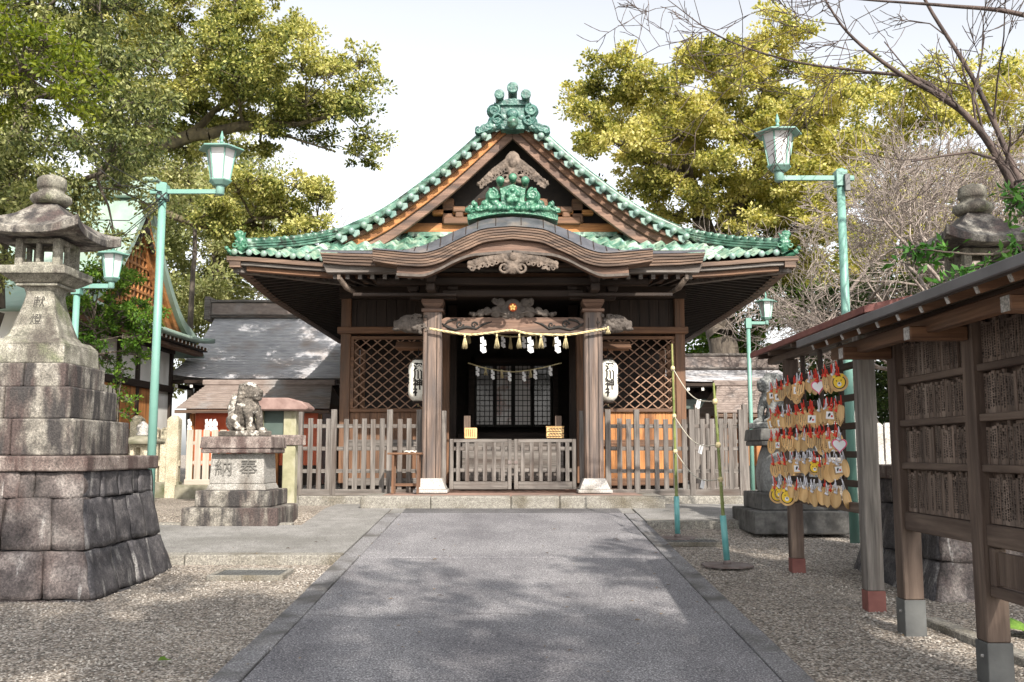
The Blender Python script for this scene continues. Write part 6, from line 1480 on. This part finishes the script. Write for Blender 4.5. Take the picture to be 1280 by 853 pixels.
def shed(label, x0, x1, Y, ye, yt, hi_gable, par_col='vermilion'):
    a, b = P(x0, ye, Y).x, P(x1, ye, Y).x; ze_ = P(640, ye, Y).z; zt = P(640, yt, Y + 1.3).z; L = b - a; t = thing('small_shrine', label, 'small shrine', (a, Y, 0)); vs = []
    for j in range(12):
        for q, l in ((0, .02), (.97, 0)): u = (j + q) / 12; vs += [(x, 1.3 * u, ze_ + (zt - ze_) * u + l) for x in np.linspace(.35 * u, L - .2 * u, 8)]
    MB().add(vs, [(j * 8 + i, j * 8 + i + 1, j * 8 + 9 + i, j * 8 + 8 + i) for j in range(23) for i in range(7)]).build('shingle_roof', MT['brownroof'], t)
    MB().add([(0, 2.6, ze_), (L, 2.6, ze_), (L - .2, 1.3, zt), (.35, 1.3, zt)], [(0, 1, 2, 3)]).build('rear_roof_slope', MT['brownroof'], t)
    MB().box(.25, L - .1, 1.22, 1.4, zt - .02, zt + .12).build('ridge', MT['brownroof'], t, bevel=.02)
    MB().box(0, L, .0, .06, ze_ - .09, ze_ - .01).build('eave_fascia', MT['layered'], t, bevel=.008)
    MB().box(.35, L - .35, .5, 2.1, 0, ze_ + .02).build('wall', MT[par_col], t)
    m = MB(); [m.box(x - .05, x + .05, .38, .48, 0, ze_ - .09) for x in np.linspace(.3, L - .3, 4)]; m.build('front_post', MT['orange_z'], t)
    MB().box(.36, L - .36, .44, .499, 0, .6).build('dado', MT['dark_x'], t)
    return t
t = shed('small vermilion shrine under a brown shingle roof behind the left guardian lion', 218, 412, 23.2, 512, 481, True)
pp = P(261, 524, 23.4); o = thing('paper_streamers', 'white zigzag paper streamers on the vermilion shrine front', 'streamers', (pp.x, 23.3, pp.z)); 
for dx in (-.42, 0, .1, .2): shide(o, Vector((0, 0, 0)), Vector((dx, 0, 0)), 1.0)
shed('brown shingle roofed small shrine between the hall and the plaque rack', 893, 990, 22.5, 517, 482, True, 'orange_z')
# ================================================================ trees
def seg_mesh(name, A, B, ra, rb, m, parent=None, n=4):
    A, B = np.array(A, float), np.array(B, float); ra, rb = np.array(ra), np.array(rb); d = B - A; L = np.linalg.norm(d, axis=1, keepdims=True) + 1e-9; d /= L
    up = np.where(np.abs(d[:, 2:3]) > .9, np.array([[1., 0, 0]]), np.array([[0, 0, 1.]])); u = np.cross(d, up); u /= np.linalg.norm(u, axis=1, keepdims=True); v = np.cross(d, u)
    N = len(A); V = np.zeros((N, 2, n, 3))
    for k in range(n):
        a = 2 * pi * k / n; o = u * cos(a) + v * sin(a); V[:, 0, k] = A + o * ra[:, None]; V[:, 1, k] = B + o * rb[:, None]
    F = np.array([(k, (k + 1) % n, n + (k + 1) % n, n + k) for k in range(n)]); F = (F[None] + (np.arange(N) * 2 * n)[:, None, None]).reshape(-1, 4)
    return np_mesh(name, V.reshape(-1, 3), F, m, parent)

def leaf_mesh(name, C, size, m, parent=None, asp=.5, seed=0, upb=.35, droop=0.0):
    r = np.random.default_rng(seed); N = len(C); C = np.array(C)
    d = r.normal(size=(N, 3)); d[:, 2] -= droop; d /= np.linalg.norm(d, axis=1, keepdims=True); q = r.normal(size=(N, 3)); q[:, 2] += upb * 2; u = np.cross(d, q); u /= np.linalg.norm(u, axis=1, keepdims=True) + 1e-9; nrm = np.cross(u, d)
    s = size * r.uniform(.6, 1.25, (N, 1)); w = s * asp
    V = np.stack([C - d * s * .5, C + u * w * .5 + nrm * s * .10, C + d * s * .5, C - u * w * .5 + nrm * s * .10], 1)
    F = np.arange(N * 4).reshape(-1, 4); return np_mesh(name, V.reshape(-1, 3), F, m, parent)

def in_poly(x, y, poly):
    c = False; j = len(poly) - 1
    for i in range(len(poly)):
        if (poly[i][1] > y) != (poly[j][1] > y) and x < (poly[j][0] - poly[i][0]) * (y - poly[i][1]) / (poly[j][1] - poly[i][1]) + poly[i][0]: c = not c
        j = i
    return c
def fill(poly, Y, rad, n, dep, seed):
    """clump centres through a crown whose outline at depth Y is given"""
    r = random.Random(seed); xs = [p[0] for p in poly]; ys = [p[1] for p in poly]; out = []; tries = 0
    while len(out) < n and tries < n * 60:
        tries += 1; x, y = r.uniform(min(xs), max(xs)), r.uniform(min(ys), max(ys))
        if not in_poly(x, y, poly): continue
        yy = Y + r.uniform(-dep, dep); p = P(x, y, Y); p = Vector((p.x, yy, p.z))
        if any((p - q).length < rad * .85 for q in out): continue
        out.append(p)
    return out

def leafy(name, label, limbs, clumps, rad, leaf, size, lm, bm_, seed, group=None, sub=9, twigs=True, cat='tree', flat=.7, spread=.33, asp=.5, parent_base=None, rcap=.12, droop=0.0, rk=1.0, extra=None):
    """limbs: list of (points, radii); clumps join the nearest wood"""
    r = random.Random(seed); base = Vector(limbs[0][0][0]); t = thing(name, label, cat, base, 0, group); A, B, ra, rb = [], [], [], []; nodes = []
    for pts, rs in limbs:
        n = len(pts) * 5; cv = catmull([tuple(p) for p in pts], n); rr_ = np.interp(np.linspace(0, 1, n + 1), np.linspace(0, 1, len(rs)), rs); cv = [Vector(c) + Vector((r.uniform(-1, 1), r.uniform(-1, 1), r.uniform(-1, 1))) * rr_[i] * .35 for i, c in enumerate(cv)]
        for i in range(n): A.append(cv[i]); B.append(cv[i + 1]); ra.append(rr_[i]); rb.append(rr_[i + 1])
        nodes += [(c, rr_[i]) for i, c in enumerate(cv) if i > 2]
    subs = []
    clumps = sorted(clumps, key=lambda c: min((c - q[0]).length for q in nodes[::3]))
    for c in clumps:
        q, qr = min(nodes, key=lambda n_: (n_[0] - c).length + (.0 if n_[1] > .02 else .8)); D = (c - q).length; r0 = min(qr * .75, (.018 + .02 * D) * rk, rcap); m = max(2, min(7, int(D / .45) + 2)); prev = q; off = Vector((r.uniform(-.2, .2), r.uniform(-.2, .2), r.uniform(.0, .35))) * D * .5
        for i in range(1, m + 1):
            u = i / m; p = q.lerp(c, u) + off * sin(pi * u) * .5 + Vector((r.uniform(-1, 1), r.uniform(-1, 1), r.uniform(-1, 1))) * .06 * D * (1 - u * .5) / 1.5; a_, b_ = r0 * (1 - .6 * (i - 1) / m), r0 * (1 - .6 * i / m)
            A.append(prev); B.append(p); ra.append(a_); rb.append(b_); nodes.append((p, b_)); prev = p
        for i in range(sub):
            v = Vector((r.gauss(0, 1), r.gauss(0, 1), r.gauss(0, flat))).normalized() * rad * r.uniform(.35, 1.05); v.z *= flat; s_ = c + v; subs.append(s_)
            if twigs:
                st = prev.lerp(q, r.uniform(0, .35)); mid = st.lerp(s_, .5) + Vector((r.uniform(-1, 1), r.uniform(-1, 1), r.uniform(-1, 1))) * .08; A += [st, mid]; B += [mid, s_]; ra += [max(.008, r0 * .3) * rk, .007 * rk]; rb += [.007 * rk, .004]
    wd = seg_mesh('trunk', [p - base for p in A], [p - base for p in B], ra, rb, MT[bm_], t, 6)
    rg = np.random.default_rng(seed); S_ = np.array([tuple(s_ - base) for s_ in subs]); N = len(S_)
    off = rg.normal(size=(N, leaf, 3)); off /= np.linalg.norm(off, axis=2, keepdims=True) + 1e-9; rr_ = rg.random((N, leaf, 1)) ** .5; sc = rg.uniform(.6, 1.3, (N, 1, 1))
    C = (S_[:, None] + off * rr_ * rad * spread * 1.6 * sc * np.array([1, 1, .62])).reshape(-1, 3)
    leaf_mesh('crown', C, size, MT[lm], t, asp, seed, droop=droop); return t

def L(pts): return [P(*p) if len(p) == 3 else Vector(p[:3]) for p in pts]
def gp(x, Y): return P(x, 600, Y).x
# left camphor
c1 = fill([(95, -40), (345, -40), (362, 22), (410, 84), (440, 88), (462, 66), (474, 130), (458, 185), (442, 180), (430, 148), (380, 150), (330, 140), (290, 135), (230, 145), (170, 170), (110, 195), (90, 90)], 23, .55, 120, 1.8, 3)
c1 += fill([(180, 190), (230, 150), (330, 150), (440, 160), (440, 195), (380, 185), (300, 172), (230, 205)], 23.2, .4, 5, .8, 33)
c1 += fill([(255, 262), (300, 238), (350, 230), (402, 240), (440, 282), (410, 300), (340, 300), (270, 300)], 23.5, .5, 24, 1.0, 4)
leafy('camphor_tree', 'tall camphor tree at the left with long limbs reaching over towards the shrine roof',
      [([Vector((gp(52, 24), 24, -.2))] + L([(58, 430, 24), (75, 320, 24), (112, 245, 23.6), (160, 205, 23.3), (225, 178, 23), (300, 158, 23), (370, 155, 23), (430, 140, 23)]), [.5, .42, .36, .3, .23, .17, .12, .07, .03]),
       (L([(160, 205, 23.3), (210, 130, 23), (262, 60, 22.8), (300, -10, 22.8)]), [.2, .12, .08, .05]), (L([(225, 178, 23), (290, 120, 23.4), (350, 60, 23.4)]), [.12, .07, .03]),
       (L([(75, 320, 24), (130, 262, 23.8), (190, 262, 23.6), (260, 285, 23.6), (330, 272, 23.5), (410, 272, 23.5)]), [.2, .12, .11, .08, .05, .02]), (L([(300, 158, 23), (350, 168, 23.2), (420, 190, 23.3)]), [.08, .04, .015])],
      c1, .52, 74, .095, 'lf_camphor', 'bark_y', 11, 'camphor trees around the hall', sub=10, asp=.62, rcap=.10, rk=1.6)
# olive evergreen close on the left
c1 = fill([(-160, -60), (150, -60), (190, 20), (188, 120), (178, 200), (142, 235), (132, 290), (150, 250), (165, 285), (135, 320), (60, 330), (0, 350), (-160, 360)], 15.5, .5, 150, 1.6, 5)
leafy('evergreen_tree', 'dense olive green evergreen tree rising behind the left stone lantern', [([Vector((gp(-30, 16.5), 16.5, -.2))] + L([(-20, 400, 16.5), (5, 250, 16.2), (30, 120, 16), (60, 10, 16)]), [.34, .3, .24, .15, .08]), (L([(5, 250, 16.2), (60, 240, 15.8), (130, 215, 15.6)]), [.12, .08, .03]), (L([(30, 120, 16), (100, 110, 15.6), (160, 80, 15.5)]), [.12, .07, .02])], c1, .5, 62, .085, 'lf_left', 'bark', 12, sub=9, droop=.5)
# bright young crown in the upper left corner
c1 = fill([(-80, 10), (60, 10), (90, 60), (125, 95), (115, 130), (60, 135), (0, 140), (-80, 150)], 12.0, .34, 34, .7, 6)
leafy('maple_tree', 'bright yellow green foliage in the upper left corner in front of the olive tree', [([Vector((-8.2, 12, -.3))] + L([(-230, 300, 12), (-120, 160, 12), (-40, 110, 12), (60, 80, 12)]), [.12, .1, .07, .04, .015])], c1, .32, 34, .075, 'lf_fresh2', 'bark', 13, sub=7)
# small leafy shrub behind the lantern
c1 = fill([(100, 345), (150, 335), (176, 360), (190, 400), (178, 440), (130, 455), (70, 440), (72, 380)], 17.3, .3, 34, .5, 7)
leafy('young_tree', 'fresh green small tree between the left stone lantern and the white walled hall', [([Vector((gp(128, 17.3), 17.3, 0))] + L([(128, 520, 17.3), (120, 440, 17.3), (118, 390, 17.3)]), [.05, .04, .03, .015])], c1, .3, 45, .07, 'lf_fresh', 'bark', 14, sub=8)
c1 = fill([(136, 455), (165, 455), (168, 500), (150, 540), (130, 545)], 17.8, .2, 9, .2, 8)
leafy('slender_shrub', 'thin reddish stemmed shrub in front of the lit window of the left hall', [([Vector((gp(148, 17.8), 17.8, 0))] + L([(147, 520, 17.8), (152, 470, 17.8)]), [.02, .015, .008])], c1, .2, 12, .07, 'lf_fresh', 'bark', 15, sub=6)
c1 = fill([(120, 200), (160, 165), (250, 165), (330, 190), (335, 235), (250, 262), (215, 300), (150, 240)], 31, .8, 46, 1.5, 77)
leafy('evergreen_tree', 'pale airy tree seen under the long camphor limb, above the gable of the left hall', [([Vector((gp(238, 31), 31, 0))] + L([(238, 430, 31), (243, 300, 31), (235, 210, 31)]), [.12, .1, .07, .03])], c1, .8, 34, .14, 'lf_pale', 'bark', 76, 'trees beyond the outbuildings', sub=8, asp=.6)
# pale evergreens behind the outbuilding
c1 = fill([(190, 205), (240, 195), (330, 285), (372, 332), (352, 400), (250, 480), (190, 470)], 40, 1.1, 60, 3, 9)
leafy('evergreen_tree', 'pale sunlit evergreen tree rising behind the grey tiled outbuilding', [([Vector((gp(285, 41), 41, 0))] + L([(285, 450, 41), (275, 350, 41), (260, 240, 41)]), [.4, .35, .25, .1])], c1, 1.1, 75, .20, 'lf_pale', 'bark', 16, 'trees beyond the outbuildings', sub=10, spread=.36, rcap=.2)
c1 = fill([(335, 345), (400, 350), (440, 380), (450, 480), (330, 480)], 46, 1.1, 26, 2, 10)
leafy('evergreen_tree', 'pale evergreen seen in the gap between outbuilding ridge and the left eave of the shrine', [([Vector((gp(390, 46), 46, 0))] + L([(390, 470, 46), (385, 400, 46)]), [.3, .25, .1])], c1, 1.1, 60, .2, 'lf_pale', 'bark', 17, 'trees beyond the outbuildings', sub=9, rcap=.2)
for i, (xa, xb, yt, Y) in enumerate(((-120, 60, 250, 36), (60, 215, 215, 44))):
    c1 = fill([(xa, yt + 60), ((xa + xb) / 2, yt), (xb, yt + 50), (xb, 520), (xa, 520)], Y, 1.1, 50, 2.5, 20 + i)
    leafy('evergreen_tree', ['dark evergreen tree far behind the roof of the left hall', 'dark evergreen tree seen above the green copper ridge of the left hall'][i], [([Vector((gp((xa + xb) / 2, Y), Y, 0))] + L([((xa + xb) / 2, 450, Y), ((xa + xb) / 2 + 8, yt + 60, Y)]), [.4, .3, .1])], c1, 1.1, 60, .2, 'lf_left', 'bark', 18 + i, 'trees beyond the outbuildings', sub=9, rcap=.2)
# yellow green camphor behind the shrine on the right
c1 = fill([(715, 170), (712, 125), (735, 115), (775, 104), (838, 112), (862, 82), (905, 62), (960, 60), (1005, 84), (1030, 130), (1045, 220), (1020, 330), (975, 345), (905, 300), (850, 268), (790, 240), (740, 215)], 33, .8, 165, 3, 30)
leafy('camphor_tree', 'large yellow green camphor tree rising behind the right side of the shrine roof',
      [([Vector((gp(905, 34), 34, 0))] + L([(905, 480, 34), (900, 380, 34), (888, 300, 34), (860, 220, 33.5), (840, 130, 33)]), [.6, .55, .48, .38, .25, .1]), (L([(888, 300, 34), (950, 200, 33), (955, 90, 33)]), [.3, .2, .06]), (L([(860, 220, 33.5), (790, 190, 33), (730, 140, 33)]), [.2, .12, .04]), (L([(900, 380, 34), (960, 330, 33), (1010, 260, 33)]), [.25, .15, .05])],
      c1, .78, 84, .13, 'lf_yellow', 'bark', 21, 'camphor trees around the hall', sub=11, spread=.30, rcap=.16, asp=.65, rk=1.5)
c1 = fill([(1000, 110), (1060, 85), (1120, 95), (1180, 75), (1330, 70), (1330, 360), (1010, 360)], 42, 1.1, 120, 3, 31)
leafy('camphor_tree', 'yellowish camphor tree behind the tangle of bare grey branches at the right', [([Vector((gp(1150, 42), 42, 0))] + L([(1150, 480, 42), (1140, 330, 42), (1120, 180, 42)]), [.6, .5, .4, .1])], c1, 1.2, 60, .22, 'lf_yellow', 'bark', 22, 'camphor trees around the hall', sub=9, rcap=.2)
for i, (poly, Y, lm, sz, lab) in enumerate((([(845, 400), (900, 345), (985, 330), (1010, 400), (1010, 500), (840, 500)], 38, 'lf_fresh', .18, 'green tree low behind the right eave corner of the shrine'),
                                       ([(1000, 370), (1080, 350), (1130, 380), (1150, 520), (1000, 520)], 33, 'lf_dark', .16, 'dark evergreen tree standing behind the plaque rack roof'),
                                       ([(1090, 330), (1200, 350), (1330, 330), (1330, 540), (1085, 540)], 27, 'lf_dark', .14, 'dark evergreen mass behind the right stone lantern and notice board'))):
    c1 = fill(poly, Y, .9, 48, 2, 40 + i); xm = sum(p[0] for p in poly) / len(poly)
    leafy('evergreen_tree', lab, [([Vector((gp(xm, Y), Y, 0))] + L([(xm, 480, Y), (xm + 10, 400, Y)]), [.3, .25, .1])], c1, .9, 70, sz, lm, 'bark', 24 + i, 'dark trees on the right', sub=9, rcap=.15)

# bare trees
def bare(name, label, base, H, r0, depth, seed, bm_, cat='tree', group=None, lean=(0, 0), spread=.55, limbs=None, up=.18, minr=.0085, nb=(3, 5), start=.35):
    r = random.Random(seed); base = Vector(base); t = thing(name, label, cat, base, 0, group); A, B, ra, rb = [], [], [], []
    def grow(p, d, Ln, rad, lev):
        n = 5 if lev < 2 else 3; pts = [p]; q = p.copy(); dd = d.copy()
        for i in range(n):
            dd = (dd + Vector((r.gauss(0, 1), r.gauss(0, 1), r.gauss(0, 1))) * .2 + Vector((0, 0, up * .12))).normalized(); q2 = q + dd * Ln / n; u0, u1 = i / n, (i + 1) / n
            A.append(q); B.append(q2); ra.append(max(minr, rad * (1 - .55 * u0))); rb.append(max(minr * .7, rad * (1 - .55 * u1))); q = q2; pts.append(q)
        if lev >= depth: return
        k = r.randint(*nb) + (2 if lev == 0 else 0)
        for i in range(k):
            u = start + (1 - start) * (i + r.random()) / k; f = u * n; j = min(n - 1, int(f)); s_ = pts[j].lerp(pts[j + 1], f - j); ax = d.orthogonal().normalized(); ax.rotate(Matrix.Rotation(r.uniform(0, 2 * pi), 3, d)); nd_ = (d * (1 - spread * .5) + ax * spread * r.uniform(.7, 1.4)).normalized()
            grow(s_, nd_, Ln * r.uniform(.45, .72), rad * (1 - .55 * u) * r.uniform(.45, .7), lev + 1)
    if limbs:
        for pts, rs in limbs:
            n = len(pts) * 5; cv = [Vector(c) for c in catmull([tuple(p) for p in pts], n)]; rr_ = np.interp(np.linspace(0, 1, n + 1), np.linspace(0, 1, len(rs)), rs)
            for i in range(n):
                A.append(cv[i]); B.append(cv[i + 1]); ra.append(rr_[i]); rb.append(rr_[i + 1])
                if i > n * start and r.random() < .33:
                    d = (cv[i + 1] - cv[i]).normalized(); ax = d.orthogonal().normalized(); ax.rotate(Matrix.Rotation(r.uniform(0, 2 * pi), 3, d)); grow(cv[i], (d * .75 + ax * .6).normalized(), r.uniform(.4, 1.5) * H, rr_[i] * .4, depth - 2)
    else: grow(base, Vector((lean[0], lean[1], 1)).normalized(), H, r0, 0)
    seg_mesh('trunk', [p - base for p in A], [p - base for p in B], ra, rb, MT[bm_], t, 5); return t

bare('bare_tree', 'pale leafless tree behind the plaque rack, trunk seen left of the right stone lantern', (gp(1168, 24), 24, 0), 5.6, .24, 5, 51, 'bark_g', group='leafless trees on the right', nb=(4, 5))
bare('bare_tree', 'pale leafless tree behind the mint green lamp post on the right', (gp(1105, 27), 27, 0), 5.6, .22, 5, 52, 'bark_g', group='leafless trees on the right', lean=(-.1, 0), nb=(4, 5))
bare('bare_tree', 'pale leafless tree at the right edge above the right stone lantern', (gp(1268, 21), 21, 0), 5.4, .2, 5, 53, 'bark_g', group='leafless trees on the right', nb=(4, 5))
bare('bare_tree', 'pale leafless tree behind the right stone lantern roof', (gp(1225, 28), 28, 0), 5.6, .18, 5, 55, 'bark_g', group='leafless trees on the right', nb=(4, 5))
bare('bare_tree', 'thin leafless tree against the sky behind the left slope of the shrine roof', (gp(372, 33), 33, 0), 6.0, .16, 4, 54, 'bark_g', nb=(4, 5), lean=(-.05, 0))
bare('cherry_tree', 'dark leafless cherry branches arching in from the upper right corner', (6.6, 11, -.3), 1.0, .2, 4, 60, 'bark_c', start=.3, minr=.005, limbs=[
    ([Vector((6.6, 11, -.3))] + L([(1330, 380, 10.8), (1262, 225, 10.5), (1204, 141, 10.3), (1118, 88, 10.1), (1058, 39, 10), (1020, -20, 10)]), [.10, .08, .05, .036, .024, .015, .009]),
    (L([(1204, 141, 10.3), (1150, 100, 10.6), (1076, 89, 10.9), (988, 76, 11), (900, 46, 11.2), (835, 0, 11.3)]), [.035, .026, .018, .013, .01, .005]),
    (L([(1330, 330, 10.8), (1274, 225, 10.9), (1220, 105, 11), (1160, 7, 11), (1130, -60, 11)]), [.05, .038, .028, .02, .012]),
    (L([(1400, 60, 10), (1276, 18, 10.2), (1181, 7, 10.3), (1083, 0, 10.5), (950, -12, 10.6)]), [.04, .028, .02, .012, .006])])
# glossy leaved spray at the right edge
c1 = fill([(1118, 300), (1200, 318), (1280, 300), (1360, 250), (1360, 350), (1280, 340), (1190, 335)], 7.4, .14, 10, .25, 61) + fill([(1232, 228), (1290, 215), (1380, 240), (1380, 280), (1270, 262)], 7.4, .16, 12, .3, 62)
leafy('camellia_shrub', 'glossy green leafy sprays hanging over the notice board roof at the right edge', [([Vector((5.6, 7.6, -.3))] + L([(1480, 420, 7.5), (1400, 330, 7.5), (1330, 300, 7.4), (1240, 318, 7.4), (1150, 312, 7.4)]), [.06, .05, .04, .02, .012, .005]), (L([(1400, 330, 7.5), (1340, 260, 7.4), (1240, 245, 7.4)]), [.025, .012, .005])], c1, .17, 10, .10, 'lf_gloss', 'bark', 27, sub=5, asp=.38, spread=.5, cat='shrub')

# the grove behind the visitor that dapples the approach with shade
for i, (bx, by, cx_, cy_, cz_, rx, ry, n, lab) in enumerate((
    (5.5, -7.0, 5.2, -4.2, 9.0, 3.6, 3.8, 62, 'tall grove tree behind the visitor on the right'), (-1.5, -9.0, .6, -5.6, 9.2, 3.4, 3.6, 56, 'tall grove tree straight behind the visitor'),
    (9.5, 1.0, 7.6, 1.0, 8.0, 2.6, 3.6, 46, 'grove tree standing off to the right of the notice board'), (-6, -9, -3.6, -5.2, 9.4, 2.6, 2.8, 26, 'grove tree behind the visitor on the left'))):
    r = random.Random(70 + i); cl = []
    while len(cl) < n:
        a = r.uniform(0, 2 * pi); q = sqrt(r.random()); cl.append(Vector((cx_ + rx * q * cos(a), cy_ + ry * q * sin(a), cz_ + r.uniform(-1.0, 1.2) * (1.2 - q))))
    leafy('grove_tree', lab, [([Vector((bx, by, -1.2)), Vector((bx, by, 3)), Vector((bx * .6 + cx_ * .4, by * .6 + cy_ * .4, 6.5)), Vector((cx_, cy_, cz_))], [.35, .3, .2, .08])], cl, .7, 30, .17, 'lf_left', 'bark', 80 + i, 'grove trees behind the visitor', sub=7, twigs=False)
